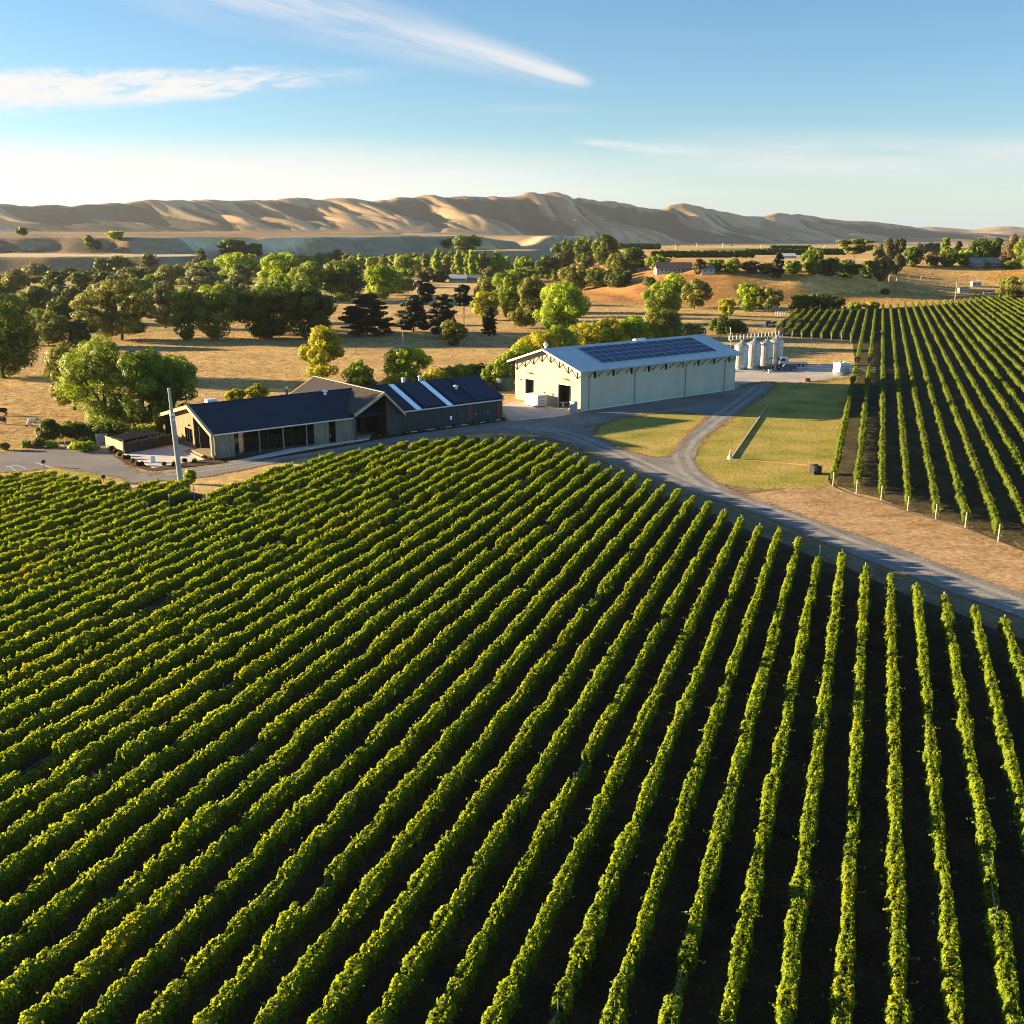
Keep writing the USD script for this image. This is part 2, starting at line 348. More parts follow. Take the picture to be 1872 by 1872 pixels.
mat('downpipe_grey', (0.22, 0.25, 0.24), 0.5)
def metal_roof(name, col, rough, metal, wave):
    usdkit.material(stage, LK + name, {'t': ('texture_coordinate', {}), 'w': ('wave_texture', {'wave_type': 'bands', 'bands_direction': 'x', 'scale': wave, 'profile': 'sine'}),
        'b': ('bump', {'distance': 0.035, 'strength': 1.0}), 'n': ('noise_texture', {'scale': 0.5, 'detail': 5.0}), 'r': ('rgb_ramp', {'ramp': [(0.3, tuple(c * 0.86 for c in col)), (0.7, tuple(c * 1.08 for c in col))]}),
        'p': ('principled_bsdf', {'roughness': rough, 'metallic': metal, 'specular_ior_level': 0.5 if metal else 0.18})},
        [('t.object', 'w.vector'), ('w.fac', 'b.height'), ('b.normal', 'p.normal'), ('t.object', 'n.vector'), ('n.fac', 'r.fac'), ('r.color', 'p.base_color')], surface='p.BSDF')
metal_roof('zinc_roof', (0.40, 0.43, 0.44), 0.5, 0.2, 1.1)
metal_roof('charcoal_roof', (0.009, 0.014, 0.026), 0.6, 0.0, 0.8)
metal_roof('bronze_roof', (0.050, 0.042, 0.037), 0.55, 0.0, 0.8)
mat('solar_cell', (0.012, 0.026, 0.070), 0.5, 0.12)
mat('solar_cell_black', (0.008, 0.015, 0.036), 0.5, 0.15)
mat('silver_frame', (0.5, 0.52, 0.54), 0.35, 0.5, 0.7)
mat('black_frame', (0.02, 0.02, 0.025), 0.4)
mat('timber_pale', (0.40, 0.29, 0.175), 0.75, 0.25, var=0.25, scale=1.5, stretch=(3, 3, 0.3))
mat('timber_warm', (0.27, 0.165, 0.08), 0.75, 0.25, var=0.4, scale=1.2, stretch=(3, 3, 0.2))
mat('timber_grey', (0.19, 0.15, 0.112), 0.8, 0.2, var=0.35, scale=1.4, stretch=(4, 4, 0.25))
mat('timber_dark', (0.05, 0.042, 0.036), 0.8, 0.2, var=0.35, scale=1.4, stretch=(4, 4, 0.25))
mat('clad_green', (0.014, 0.019, 0.019), 0.55, 0.4, var=0.15, scale=0.8)
mat('rust_panel', (0.10, 0.030, 0.024), 0.7, 0.3, var=0.2, scale=1.0)
mat('skylight', (0.80, 0.84, 0.87), 0.25, 0.5)
mat('white_paint', (0.62, 0.62, 0.61), 0.45)
mat('white_steel', (0.60, 0.60, 0.60), 0.35, 0.5, var=0.06, scale=0.8)
mat('tank_steel', (0.36, 0.36, 0.355), 0.38, 0.5, 0.45, var=0.07, scale=0.5, stretch=(1, 1, 0.2))
mat('pole_concrete', (0.27, 0.27, 0.265), 0.8, 0.2, var=0.1, scale=2.0, stretch=(1, 1, 0.3))
mat('rubber', (0.018, 0.018, 0.018), 0.8)
mat('black_plastic', (0.02, 0.018, 0.02), 0.5)
mat('green_plastic', (0.015, 0.055, 0.045), 0.5)
mat('tarp_green', (0.02, 0.16, 0.12), 0.6)
mat('bin_pale', (0.36, 0.40, 0.44), 0.5)
mat('pallet_wood', (0.22, 0.10, 0.055), 0.8)
mat('post_wood', (0.50, 0.43, 0.33), 0.85, 0.2, var=0.25, scale=3.0)
mat('bark', (0.10, 0.078, 0.058), 0.95, 0.1, var=0.4, scale=3.0)
mat('pale_bark', (0.46, 0.41, 0.34), 0.9, 0.1, var=0.35, scale=2.0)
mat('post_grey', (0.16, 0.14, 0.11), 0.9, 0.1)
mat('wire', (0.4, 0.4, 0.4), 0.4, 0.5, 0.8)
mat('cloth_line', (0.50, 0.30, 0.11), 0.8)
mat('orange_cap', (0.65, 0.32, 0.03), 0.5)
mat('far_roof', (0.075, 0.062, 0.055), 0.8)
mat('far_wall', (0.30, 0.285, 0.26), 0.8)
mat('far_window', (0.03, 0.035, 0.04), 0.15)
mat('car_blue', (0.03, 0.05, 0.11), 0.25, 0.5)
mat('red_paint', (0.30, 0.03, 0.02), 0.4)
mat('cow_white', (0.6, 0.55, 0.48), 0.9, 0.1, color2=(0.03, 0.022, 0.018), scale=1.3, detail=1.0, thresh=(0.5, 0.53))
mat('cow_black', (0.03, 0.022, 0.018), 0.9, 0.1, color2=(0.5, 0.45, 0.4), scale=1.1, detail=1.0, thresh=(0.6, 0.63))
mat('stone', (0.30, 0.27, 0.23), 0.9, 0.2, var=0.3, scale=2.0)
mat('rock_grey', (0.25, 0.26, 0.27), 0.9, 0.2, var=0.3, scale=1.0)
mat('netting', (0.16, 0.15, 0.09), 0.9, 0.1, var=0.3, scale=2.0)
pane_mat('window_glass', (0.55, 0.60, 0.60))
pane_mat('dark_glass', (0.10, 0.12, 0.13))
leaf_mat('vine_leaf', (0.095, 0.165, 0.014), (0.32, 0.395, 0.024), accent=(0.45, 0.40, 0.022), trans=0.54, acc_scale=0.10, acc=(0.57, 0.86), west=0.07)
leaf_mat('vine_leaf_far', (0.065, 0.110, 0.014), (0.20, 0.25, 0.026), trans=0.5)
leaf_mat('leaf_yellow', (0.1704, 0.1918, 0.0142), (0.5606, 0.542, 0.0373), trans=0.48000000000000004)
leaf_mat('leaf_lime', (0.1257, 0.1903, 0.0148), (0.3982, 0.512, 0.0374), trans=0.46)
leaf_mat('leaf_mid', (0.0802, 0.1357, 0.0179), (0.2911, 0.3734, 0.0388), trans=0.43)
leaf_mat('leaf_dark', (0.037, 0.0661, 0.0118), (0.1546, 0.2125, 0.0283), trans=0.38)
leaf_mat('leaf_olive', (0.1045, 0.1181, 0.0223), (0.275, 0.2805, 0.0492), trans=0.38)
leaf_mat('leaf_silver', (0.125, 0.140, 0.052), (0.24, 0.25, 0.105), trans=0.38)
leaf_mat('leaf_brown', (0.1037, 0.0815, 0.0385), (0.2496, 0.1872, 0.0858), trans=0.38)
leaf_mat('needle', (0.0114, 0.0199, 0.0085), (0.042, 0.053, 0.018), trans=0.28)
leaf_mat('gum_leaf', (0.0865, 0.0933, 0.0346), (0.2275, 0.2093, 0.0764), trans=0.38)
leaf_mat('leaf_rust', (0.07, 0.028, 0.018), (0.17, 0.07, 0.04), trans=0.3)
usdkit.material(stage, LK + 'hill_grass', {
    'a': ('attribute', {'attribute': 'scrub'}), 'g': ('geometry', {}), 'n': ('noise_texture', {'scale': 0.004, 'detail': 10.0, 'roughness': 0.65}),
    'n2': ('noise_texture', {'scale': 0.02, 'detail': 6.0, 'roughness': 0.7}),
    'r': ('rgb_ramp', {'ramp': [(0.3, (0.24, 0.165, 0.09)), (0.5, (0.32, 0.222, 0.122)), (0.7, (0.39, 0.28, 0.16))]}),
    's1': ('math', {'math_type': 'multiply_add', 'value2': 0.9, 'value3': -0.45}), 's2': ('math', {'math_type': 'add'}),
    'q': ('map_range', {'from_min': 0.30, 'from_max': 0.48, 'clamp': True}), 'm': ('mix', {'color2': (0.05, 0.052, 0.036)}),
    'n3': ('noise_texture', {'scale': 0.012, 'detail': 9.0, 'roughness': 0.68}), 'bp': ('bump', {'strength': 1.0, 'distance': 3.5}),
    'p': ('principled_bsdf', {'roughness': 1.0, 'specular_ior_level': 0.05})},
    [('g.position', 'n3.vector'), ('n3.fac', 'bp.height'), ('bp.normal', 'p.normal'), ('g.position', 'n.vector'), ('g.position', 'n2.vector'), ('n.fac', 'r.fac'), ('n2.fac', 's1.value1'), ('s1.value', 's2.value1'), ('a.fac', 's2.value2'), ('s2.value', 'q.value'), ('q.result', 'm.fac'), ('r.color', 'm.color1'), ('m.color', 'p.base_color')], surface='p.BSDF')

# ---------------------------------------------------------------- terrain
def smooth(a, b, x):
    t = np.clip((x - a) / (b - a), 0, 1); return t * t * (3 - 2 * t)


PLATEAU = Polygon([(2500, 500), (800, 560), (420, 515), (300, 488), (190, 455), (140, 436), (95, 428), (62, 440), (33, 466), (22, 510), (14, 600), (40, 760), (20, 900), (60, 1100), (-60, 1500), (-300, 2300), (-300, 9500), (9500, 9500), (9500, 500)])
TER1 = Polygon([(-9000, 742), (-520, 742), (-330, 738), (-248, 744), (-218, 775), (-222, 840), (-260, 900), (-150, 935), (40, 990), (60, 1100), (-60, 1500), (-300, 2300), (-300, 9500), (-9000, 9500)])
TER2 = Polygon([(-9000, 862), (-430, 862), (-310, 858), (-205, 885), (-110, 985), (30, 1230), (130, 1500), (200, 2300), (200, 9500), (-9000, 9500)])


SITE = Polygon([P(x, y)[:2] for x, y in ((1345, 720), (1300, 660), (1400, 655), (1405, 606), (1452, 567), (1542, 563), (1603, 559.5), (1691, 555), (1753, 550), (1794, 545), (1844, 541), (1872, 543), (2250, 556), (2500, 1000), (1990, 1060), (1400, 900), (1250, 780))]).buffer(0)


def inside_dist(poly, X, Y):
    pts = shapely.points(X.ravel(), Y.ravel())
    d = shapely.distance(pts, shapely.boundary(poly)); s = shapely.contains_xy(poly, X.ravel(), Y.ravel())
    return (np.where(s, d, -d)).reshape(X.shape)


def height(X, Y):
    X, Y = np.asarray(X, float), np.asarray(Y, float)
    w = (meshkit.fbm(np.stack([X / 60, Y / 60, X * 0 + 4], -1), 3, 5) - 0.5)
    dp = inside_dist(PLATEAU, X, Y) + w * 18
    d1 = inside_dist(TER1, X, Y) + w * 22
    d2 = inside_dist(TER2, X, Y) + w * 26
    h = 12.0 * smooth(0, 70, dp)
    t1 = 12.0 * smooth(0, 19, d1)
    t2 = 12.8 * smooth(0, 22, d2)
    roll = np.abs(meshkit.fbm(np.stack([X / 210 + Y / 420, Y / 330, X * 0 + 8], -1), 4, 71) - 0.5) * 2
    t2 = t2 + smooth(50, 420, d2) * (1 - 0.75 * smooth(1700, 3000, np.hypot(X, Y))) * (0.5 + 6.0 * roll)
    left = smooth(60, -260, X) * 1.0
    h = np.maximum(h, np.maximum(t1, 0) * np.clip(left + smooth(1400, 1000, Y), 0, 1)) + t2
    far = smooth(185, 260, np.hypot(X * 0.9, Y))
    lumps = (meshkit.fbm(np.stack([X / 45, Y / 45, X * 0 + 9], -1), 4, 11) - 0.5)
    gul = np.abs(meshkit.noise(np.stack([X / 34 + w * 0.6, Y / 90, X * 0 + 2], -1), 21) - 0.5)
    bankz = smooth(0, 25, dp) * smooth(95, 50, dp)
    h = h + far * lumps * 1.1 * np.clip(1 - (dp > 75) * 0.7, 0, 1) - bankz * smooth(0.14, 0.0, gul) * 1.0 * smooth(150, 90, X)
    h = h - 36.0 * smooth(1150, 3300, Y) * smooth(-250, 250, X)
    return h * np.clip(smooth(0, 1, -inside_dist(SITE, X, Y) / (28 + 75 * smooth(90, 190, X))), 0, 1)


def z_at(x, y):
    return float(height(np.array([x]), np.array([y]))[0])


def on_ground(px, py):
    """The point of the terrain seen at a pixel."""
    d = ray(px, py); t = np.concatenate([np.linspace(60, 600, 270), np.linspace(602, 2600, 700)]) / d[1]
    q = np.array([0, 0, CAM_H]) + t[:, None] * d
    below = np.nonzero(q[:, 2] < height(q[:, 0], q[:, 1]))[0]
    k = below[0] if len(below) else len(t) - 1
    return np.array([q[k, 0], q[k, 1], z_at(q[k, 0], q[k, 1])])


def build_ground():
    th = np.radians(np.concatenate([np.arange(-180, -36, 3.0), np.arange(-36, 38, 0.21), np.arange(38, 180, 3.0)]))
    r = np.concatenate([[0.5], np.geomspace(18, 330, 90), np.arange(333, 560, 3.2), np.arange(562, 1320, 5.0), np.geomspace(1326, 9800, 60)])
    A, R = np.meshgrid(th, r, indexing='ij')
    X, Y = R * np.sin(A), R * np.cos(A)
    Z = height(X, Y)
    m, n = A.shape
    i, j = np.meshgrid(np.arange(m), np.arange(n - 1), indexing='ij'); i2 = (i + 1) % m
    f = np.stack([i * n + j, i * n + j + 1, i2 * n + j + 1, i2 * n + j], -1).reshape(-1, 4)[:, ::-1]
    # colours of the grass by place
    q = np.stack([X / 110, Y / 60, X * 0 + 3], -1)
    nz = meshkit.fbm(q, 4, 31); nz2 = meshkit.fbm(np.stack([X / 30, Y / 30, X * 0 + 7], -1), 4, 41)
    dp, d1, d2 = inside_dist(PLATEAU, X, Y), inside_dist(TER1, X, Y), inside_dist(TER2, X, Y)
    C = np.zeros(X.shape + (3,)) + np.array([0.53, 0.36, 0.145])
    def put(mask, col):
        C[:] = C * (1 - mask[..., None]) + np.array(col) * mask[..., None]
    put(smooth(0.52, 0.66, nz) * 0.6, (0.62, 0.42, 0.18))
    valley = smooth(250, 330, Y)
    put(valley * smooth(0.5, 0.62, nz2) * 0.6, (0.24, 0.20, 0.065))
    put(smooth(380, 440, Y) * smooth(60, 140, X), (0.52, 0.33, 0.11))
    put(smooth(-10, 10, dp) * smooth(110, 70, dp), (0.50, 0.275, 0.07))
    put(smooth(-10, 10, dp) * smooth(110, 70, dp) * smooth(0.48, 0.62, nz2) * 0.8, (0.58, 0.38, 0.14))
    put(smooth(-15, 12, dp) * smooth(100, 70, dp) * smooth(120, 60, X) * 0.75, (0.33, 0.15, 0.06))
    strips = meshkit.noise(np.stack([X / 420, Y / 95, X * 0], -1), 77)
    put(smooth(120, 160, dp) * smooth(680, 740, Y) * smooth(0.58, 0.62, strips), (0.13, 0.15, 0.04))
    put(smooth(120, 160, dp) * smooth(0.36, 0.33, strips), (0.55, 0.40, 0.21))
    put(smooth(-5, 4, d1) * smooth(25, 18, d1), (0.24, 0.18, 0.11))
    put(smooth(18, 24, d1) * smooth(0, -5, d2) * (X < -100), (0.58, 0.44, 0.26))
    put(smooth(-5, 4, d2) * smooth(28, 20, d2), (0.27, 0.20, 0.125))
    put(smooth(22, 28, d2), (0.25, 0.18, 0.105))
    put(smooth(20, 24, d2) * smooth(62, 40, d2), (0.58, 0.44, 0.27))
    C *= (0.85 + 0.3 * nz2)[..., None]
    # the home paddock beside and behind the vines
    put(smooth(130, 105, np.abs(Y - 60)) * (Y < 165) * smooth(-200, -60, X) * 0.0, (0.1, 0.1, 0.1))
    put(smooth(0, 6, -(dp)) * smooth(200, 180, np.hypot(X - 60, Y - 100)) * smooth(0, 15, X - 8) * (Y < 190) * 0.7, (0.15, 0.12, 0.07))
    obj('ground', (np.stack([X, Y, Z], -1).reshape(-1, 3), f), 'dry_ground', smooth=True, prim={'ground_color': C.reshape(-1, 3)}, kind='structure', label='dry golden grassland of the valley floor, terraces and plain')


build_ground()


def build_hills():
    sil = np.array([(-900, 380), (-500, 366), (-200, 372), (0, 367), (60, 369), (100, 368), (128, 372), (150, 366), (240, 362), (270, 360), (300, 362), (350, 362), (420, 361), (480, 360), (540, 358), (600, 359), (640, 358), (710, 360), (728, 354), (800, 351), (900, 350), (960, 347), (1020, 348),
                    (1080, 352), (1140, 362), (1190, 374), (1207, 375), (1225, 367), (1250, 368), (1300, 377), (1360, 391), (1395, 393), (1420, 386), (1460, 386), (1500, 390), (1560, 399), (1650, 408), (1700, 417), (1760, 423), (1850, 427), (2000, 430), (2600, 432)], float)
    px = np.linspace(-700, 2050, 620)
    sy = np.interp(px, sil[:, 0], sil[:, 1])
    d = np.stack([ray(a, b) for a, b in zip(px, sy)])
    az = np.arctan2(d[:, 0], d[:, 1]); hor = np.hypot(d[:, 0], d[:, 1]); el = d[:, 2] / hor
    rc = np.interp(px, [-900, 300, 960, 1300, 1872, 2600], [4200, 4300, 4600, 5100, 6800, 7600])
    rb = rc - np.interp(px, [-900, 300, 960, 1300, 1872, 2600], [520, 540, 680, 760, 950, 950])
    hc = CAM_H + rc * el
    rho = np.concatenate([np.linspace(-0.05, 1.0, 150), np.linspace(1.02, 1.6, 24)])
    A, RHO = np.meshgrid(az, rho, indexing='ij')
    RC, RB, HC = (np.repeat(x[:, None], len(rho), 1) for x in (rc, rb, hc))
    R = RB + RHO * (RC - RB)
    X, Y = R * np.sin(A), R * np.cos(A)
    lat = A * 4600
    Q = R - RB
    wv = meshkit.fbm(np.stack([X / 700, Y / 700, X * 0], -1), 3, 3) - 0.5
    a1 = (lat + 0.75 * Q + wv * 420) / np.interp(A, [az[0], az[260], az[420], az[-1]], [200, 250, 340, 390]); b1 = Q / 2600
    n1 = np.abs(meshkit.noise(np.stack([a1, b1, X * 0 + 5], -1), 8) - 0.5) * 2
    a2 = (lat + 0.35 * Q + wv * 260) / 140; b2 = Q / 1000
    n2 = np.abs(meshkit.noise(np.stack([a2, b2, X * 0 + 1], -1), 17) - 0.5) * 2
    n3 = np.abs(meshkit.noise(np.stack([(lat + 0.7 * Q + wv * 200) / 66, Q / 480, X * 0 + 2], -1), 27) - 0.5) * 2
    n4 = np.abs(meshkit.noise(np.stack([(lat + 0.5 * Q + wv * 150) / 32, Q / 230, X * 0 + 3], -1), 37) - 0.5) * 2
    s1, s2, s3, s4 = (np.clip(n / 0.70, 0, 1) ** 0.9 for n in (n1, n2, n3, n4))
    spur = 0.37 * s1 + 0.32 * s2 + 0.21 * s3 + 0.10 * s4
    rr = np.clip(RHO, 0, 1)
    prof = 0.40 * smooth(-0.02, 0.40, rr) + 0.32 * smooth(0.25, 0.80, rr) + 0.28 * smooth(0.55, 1.0, rr)
    amp = 0.92 * smooth(0, 0.2, rr) * (1 - 0.79 * smooth(0.70, 1.0, rr)) + 0.25 * (rr < 0.25) * (1 - smooth(0, 0.25, rr))
    back = np.clip((RHO - 1) / 0.6, 0, 1)
    f = prof * (1 - amp * (1 - spur)) * (1 - 0.45 * back ** 1.3)
    rough = (meshkit.fbm(np.stack([X / 120, Y / 120, X * 0 + 6], -1), 4, 61) - 0.5)
    base = height(X, Y)
    Z = base - 3 + (HC - base + 3) * f + rough * 3 * smooth(0, 0.3, rr) * (1 - 0.75 * smooth(0.8, 1, rr))
    # foothill knolls
    for kx, ky, rad, hh, rr0 in ((595, 432, 150, 46, 3350), (745, 436, 200, 50, 3300), (1000, 440, 210, 66, 3350), (1165, 440, 130, 40, 3700), (870, 440, 160, 30, 3300), (1480, 440, 160, 24, 4600), (230, 436, 130, 22, 3300)):
        dd = ray(kx, ky); aa = math.atan2(dd[0], dd[1]); cx, cy = rr0 * math.sin(aa), rr0 * math.cos(aa)
        Z = Z + hh * np.exp(-(((X - cx) / rad) ** 2 + ((Y - cy) / (rad * 1.1)) ** 2)) * (0.10 + 0.62 * s2 + 0.28 * s3)
    Z = np.where(RHO < -0.001, base - 4, Z)
    scrub = 1.0 * smooth(0.74, 0.40, spur) * smooth(0.02, 0.14, rr) * (1 - 0.75 * smooth(0.82, 1.0, rr)) * np.interp(A, [az[0], az[300], az[430], az[-1]], [1.15, 1.0, 0.8, 0.55])
    m, n = A.shape
    i, j = np.meshgrid(np.arange(m - 1), np.arange(n - 1), indexing='ij')
    fc = np.stack([i * n + j, i * n + j + 1, (i + 1) * n + j + 1, (i + 1) * n + j], -1).reshape(-1, 4)[:, ::-1]
    obj('hills', (np.stack([X, Y, Z], -1).reshape(-1, 3), fc), 'hill_grass', smooth=True, prim={'scrub': scrub.reshape(-1)}, kind='structure', label='long range of bare tan hills with dark scrub in its gullies')
    # the farther range at the right
    px = np.linspace(1500, 2700, 260)
    sil2 = np.array([(1500, 424), (1640, 419), (1690, 415), (1705, 414.5), (1740, 417), (1775, 420), (1800, 417), (1830, 414), (1850, 414), (1880, 417), (1950, 412), (2100, 408), (2400, 400), (2700, 410)], float)
    sy = np.interp(px, sil2[:, 0], sil2[:, 1]); d = np.stack([ray(a, b) for a, b in zip(px, sy)])
    az = np.arctan2(d[:, 0], d[:, 1]); el = d[:, 2] / np.hypot(d[:, 0], d[:, 1])
    rho = np.linspace(-0.05, 1.5, 60); A, RHO = np.meshgrid(az, rho, indexing='ij'); R = 6800 + 2200 * RHO
    X, Y = R * np.sin(A), R * np.cos(A); HC = np.repeat((CAM_H + 9000 * el)[:, None], len(rho), 1)
    n1 = np.abs(meshkit.noise(np.stack([(A * 9000 + 0.5 * R) / 420, R / 1300, X * 0], -1), 5) - 0.5) * 2
    n2 = np.abs(meshkit.noise(np.stack([(A * 9000 - 0.4 * R) / 200, R / 500, X * 0], -1), 6) - 0.5) * 2
    spur = np.sqrt(np.clip(n1 / 0.6, 0, 1)) * 0.7 + np.sqrt(np.clip(n2 / 0.6, 0, 1)) * 0.3
    rr = np.clip(RHO, 0, 1)
    f = smooth(-0.05, 1.0, rr) * (1 - 0.6 * (1 - smooth(0.6, 1, rr)) * (1 - spur)) * (1 - 0.5 * np.clip((RHO - 1) / 0.5, 0, 1))
    Z = -28 + (HC + 28) * f
    m, n = A.shape
    i, j = np.meshgrid(np.arange(m - 1), np.arange(n - 1), indexing='ij')
    fc = np.stack([i * n + j, i * n + j + 1, (i + 1) * n + j + 1, (i + 1) * n + j], -1).reshape(-1, 4)[:, ::-1]
    obj('hills', (np.stack([X, Y, Z], -1).reshape(-1, 3), fc), 'hill_grass', smooth=True, prim={'scrub': (smooth(0.5, 0.2, spur) * 0.5).reshape(-1)}, kind='structure', label='farther low range of pinkish hills at the right horizon')


build_hills()

# ---------------------------------------------------------------- roads, lawns, soil
VINE_TOP = [(-300, 868), (0, 868), (25, 862), (70, 854), (130, 864), (175, 874), (235, 880), (300, 872), (352, 878), (356, 900), (285, 905), (262, 918), (330, 916), (400, 893), (520, 848), (560, 834), (640, 820), (700, 812), (760, 803), (850, 795), (950, 800), (1005, 806), (1030, 813), (1055, 826), (1080, 838), (1105, 846), (1130, 855), (1160, 866), (1185, 876), (1213, 884), (1240, 893), (1265, 904),
            (1298, 915), (1322, 928), (1357, 943), (1390, 956), (1425, 966), (1459, 983), (1500, 998), (1541, 1008), (1583, 1028), (1630, 1048), (1680, 1066), (1730, 1083), (1783, 1106), (1850, 1128), (1960, 1175), (2100, 1235), (2100, 2060), (-800, 2060), (-700, 1300)]
FRONT = pxpoly(VINE_TOP, 1.75)
FAR_UP = [(1458, 571), (1542, 566.5), (1603, 562.5), (1691, 557), (1753, 552), (1794, 547.5), (1844, 544), (1872, 546), (2150, 556)]
BLOCK2 = pxpoly([(1524, 884), (1568, 900), (1611, 909), (1660, 931), (1710, 946), (1766, 961), (1818, 981), (1872, 1003), (1990, 1050), (2400, 1000), (2400, 565)] + [(x, y + 2) for x, y in FAR_UP[::-1]] + [(1419, 608), (1435, 615), (1488, 619), (1560, 622), (1567, 668), (1563, 684)])
BLOCK2 = BLOCK2.difference(pxpoly([(1540, 668.5), (1604, 669), (1604, 684), (1540, 684)]))
ISLAND = pxpoly([(1084, 794), (1092, 779), (1127, 767), (1180, 757.6), (1247, 754), (1292.6, 761.6), (1282, 772), (1260, 791), (1239, 815), (1228.5, 831), (1215, 836), (1188, 835), (1156, 828), (1132, 818), (1103, 804)])
ROAD = pxpoly([(262, 864), (300, 863), (400, 849), (470, 841), (560, 826), (680, 804), (760, 790), (840, 778), (925, 767), (935, 771), (1000, 766), (1061, 753), (1200, 732), (1341, 712), (1362, 703), (1404, 697), (1420, 702), (1400, 721.5), (1354, 753.6), (1327, 772), (1284.6, 804), (1272.6, 826), (1271, 844),
               (1282, 863), (1306, 880), (1372, 911), (1425, 928), (1484, 949.5), (1545.6, 971), (1599, 989.6), (1666, 1011), (1746, 1043), (1799, 1061.7), (1872, 1086), (2100, 1180), (2100, 1240), (1872, 1131), (1772, 1096), (1692, 1064), (1612, 1035), (1532, 1003), (1452, 968),
               (1372, 936), (1267, 900), (1167, 863), (1114, 844), (1060, 815), (980, 795), (900, 791), (800, 799), (700, 814), (600, 830), (500, 848), (374, 873), (240, 884), (213, 876)]).difference(ISLAND)
CARPARK = pxpoly([(-200, 829), (0, 827), (60, 824), (130, 820), (192, 812), (205, 826), (232, 851), (262, 864), (300, 863), (262, 872), (225, 876), (213, 873), (150, 863), (93, 854), (50, 862), (0, 864), (-200, 872)])
LAWN = pxpoly([(1060, 800), (1080, 770), (1240, 745), (1400, 697), (1470, 702), (1565, 688), (1545, 760), (1530, 850), (1524, 888), (1480, 893), (1390, 895), (1306, 884), (1250, 850), (1130, 830)])
VERGE = pxpoly([(1360, 905), (1480, 888), (1526, 882), (1568, 896), (1611, 906), (1660, 928), (1710, 944), (1766, 958), (1818, 978), (1872, 998), (2100, 1075), (2100, 1215), (1872, 1110), (1700, 1045), (1500, 970)])
YARD = pxpoly([(1345, 716), (1362, 704), (1408, 698), (1470, 700), (1566, 686), (1562, 664), (1476, 667), (1420, 660), (1345, 664), (1320, 690)])
APRON = pxpoly([(925, 762), (935, 771), (1010, 764), (1052, 756), (1061, 752), (943, 733.5), (928, 735), (915, 745)])
HEADLAND = pxpoly([(900, 796), (1000, 799), (1060, 818), (1114, 847), (1267, 905), (1372, 942), (1532, 1010), (1692, 1070), (1872, 1138), (2100, 1245), (2100, 1320), (1872, 1210), (1540, 1060), (1240, 935), (1000, 850)])
GRASS_STRIP = pxpoly([(80, 851), (93, 854), (150, 863), (213, 873), (200, 879), (150, 872), (100, 864)])
for name, poly, z, m, rough, lab in (('headland', HEADLAND, 0.010, 'headland', 0.35, 'dull brown grass strip between the front vine rows and the gravel road'),
                                     ('dirt_verge', VERGE, 0.014, 'dirt_verge', 0.5, 'bare pinkish dirt verge between the road and the right vine block'),
                                     ('lawn', LAWN, 0.020, 'lawn', 0.3, 'patchy green and straw lawn beside the drive'),
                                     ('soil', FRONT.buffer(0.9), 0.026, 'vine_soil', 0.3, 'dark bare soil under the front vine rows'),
                                     ('soil', BLOCK2.buffer(0.4), 0.026, 'vine_soil_far', 0.45, 'dark soil under the right vine block'),
                                     ('yard', YARD, 0.032, 'yard_gravel', 0.25, 'pale gravel yard beside the tanks'),
                                     ('car_park', CARPARK, 0.036, 'car_park', 0.15, 'grey asphalt car park left of the patio'),
                                     ('road', ROAD, 0.042, 'gravel', 0.38, 'blue-grey gravel road winding past the buildings'),
                                     ('apron', APRON, 0.050, 'apron', 0.05, 'pale concrete apron in front of the warehouse gable'),
                                     ('grass_strip', GRASS_STRIP, 0.046, 'lawn', 0.3, 'bright grass strip below the car park')):
    obj(name, sheet(poly, z, rough=rough, seed=len(name)), m, kind='structure', label=lab)
ground_mat('worn_gravel', [(0.3, (0.25, 0.235, 0.21)), (0.5, (0.32, 0.30, 0.27)), (0.72, (0.39, 0.365, 0.33))], scale=0.3, fine=3.0, fine_amt=0.25, bump=0.04, bumpscale=4.0)
TRACK_Z = 0.0442
for cl in ([(925, 781), (1000, 783), (1060, 801), (1140, 834), (1215, 868), (1290, 896), (1372, 924), (1450, 949), (1530, 984), (1605, 1012), (1690, 1040), (1770, 1070), (1872, 1109), (2000, 1160)], [(1390, 708), (1330, 752), (1300, 772), (1258, 806), (1244, 832), (1256, 862), (1300, 892)], [(300, 867), (420, 853), (560, 828), (700, 806), (850, 786), (960, 778)]):
    c0 = LineString([P(*p)[:2] for p in cl])
    for off in (-0.85, 0.85):
        TRACK_Z += 0.0012
        obj('wheel_track', sheet(c0.offset_curve(off).buffer(0.42), TRACK_Z, rough=0.16, seed=int(10 + off * 2), step=1.2), 'worn_gravel', kind='structure', label='paler worn wheel track along the gravel road')
for a, b, c, d_ in (((10, 854), (32, 850.3), (33, 851.3), (11, 855.2)), ((19, 855), (21.5, 855), (34, 864), (32, 864.5)), ((31, 851), (33, 850.6), (48, 857), (46, 857.6)), ((63, 846), (66, 845.6), (96, 855.4), (94, 856.2))):
    pp = pxpoly([a, b, c, d_])
    obj('painted_line', (np.array([[x, y, 0.048] for x, y in list(pp.exterior.coords)[:4]]), np.array([[0, 1, 2, 3]])), 'white_paint', kind='structure', label='white painted parking line on the car park')

# ---------------------------------------------------------------- vines
ROW_AZ = math.radians(19.28)
RD = np.array([math.sin(ROW_AZ), math.cos(ROW_AZ)]); RN = np.array([math.cos(ROW_AZ), -math.sin(ROW_AZ)])


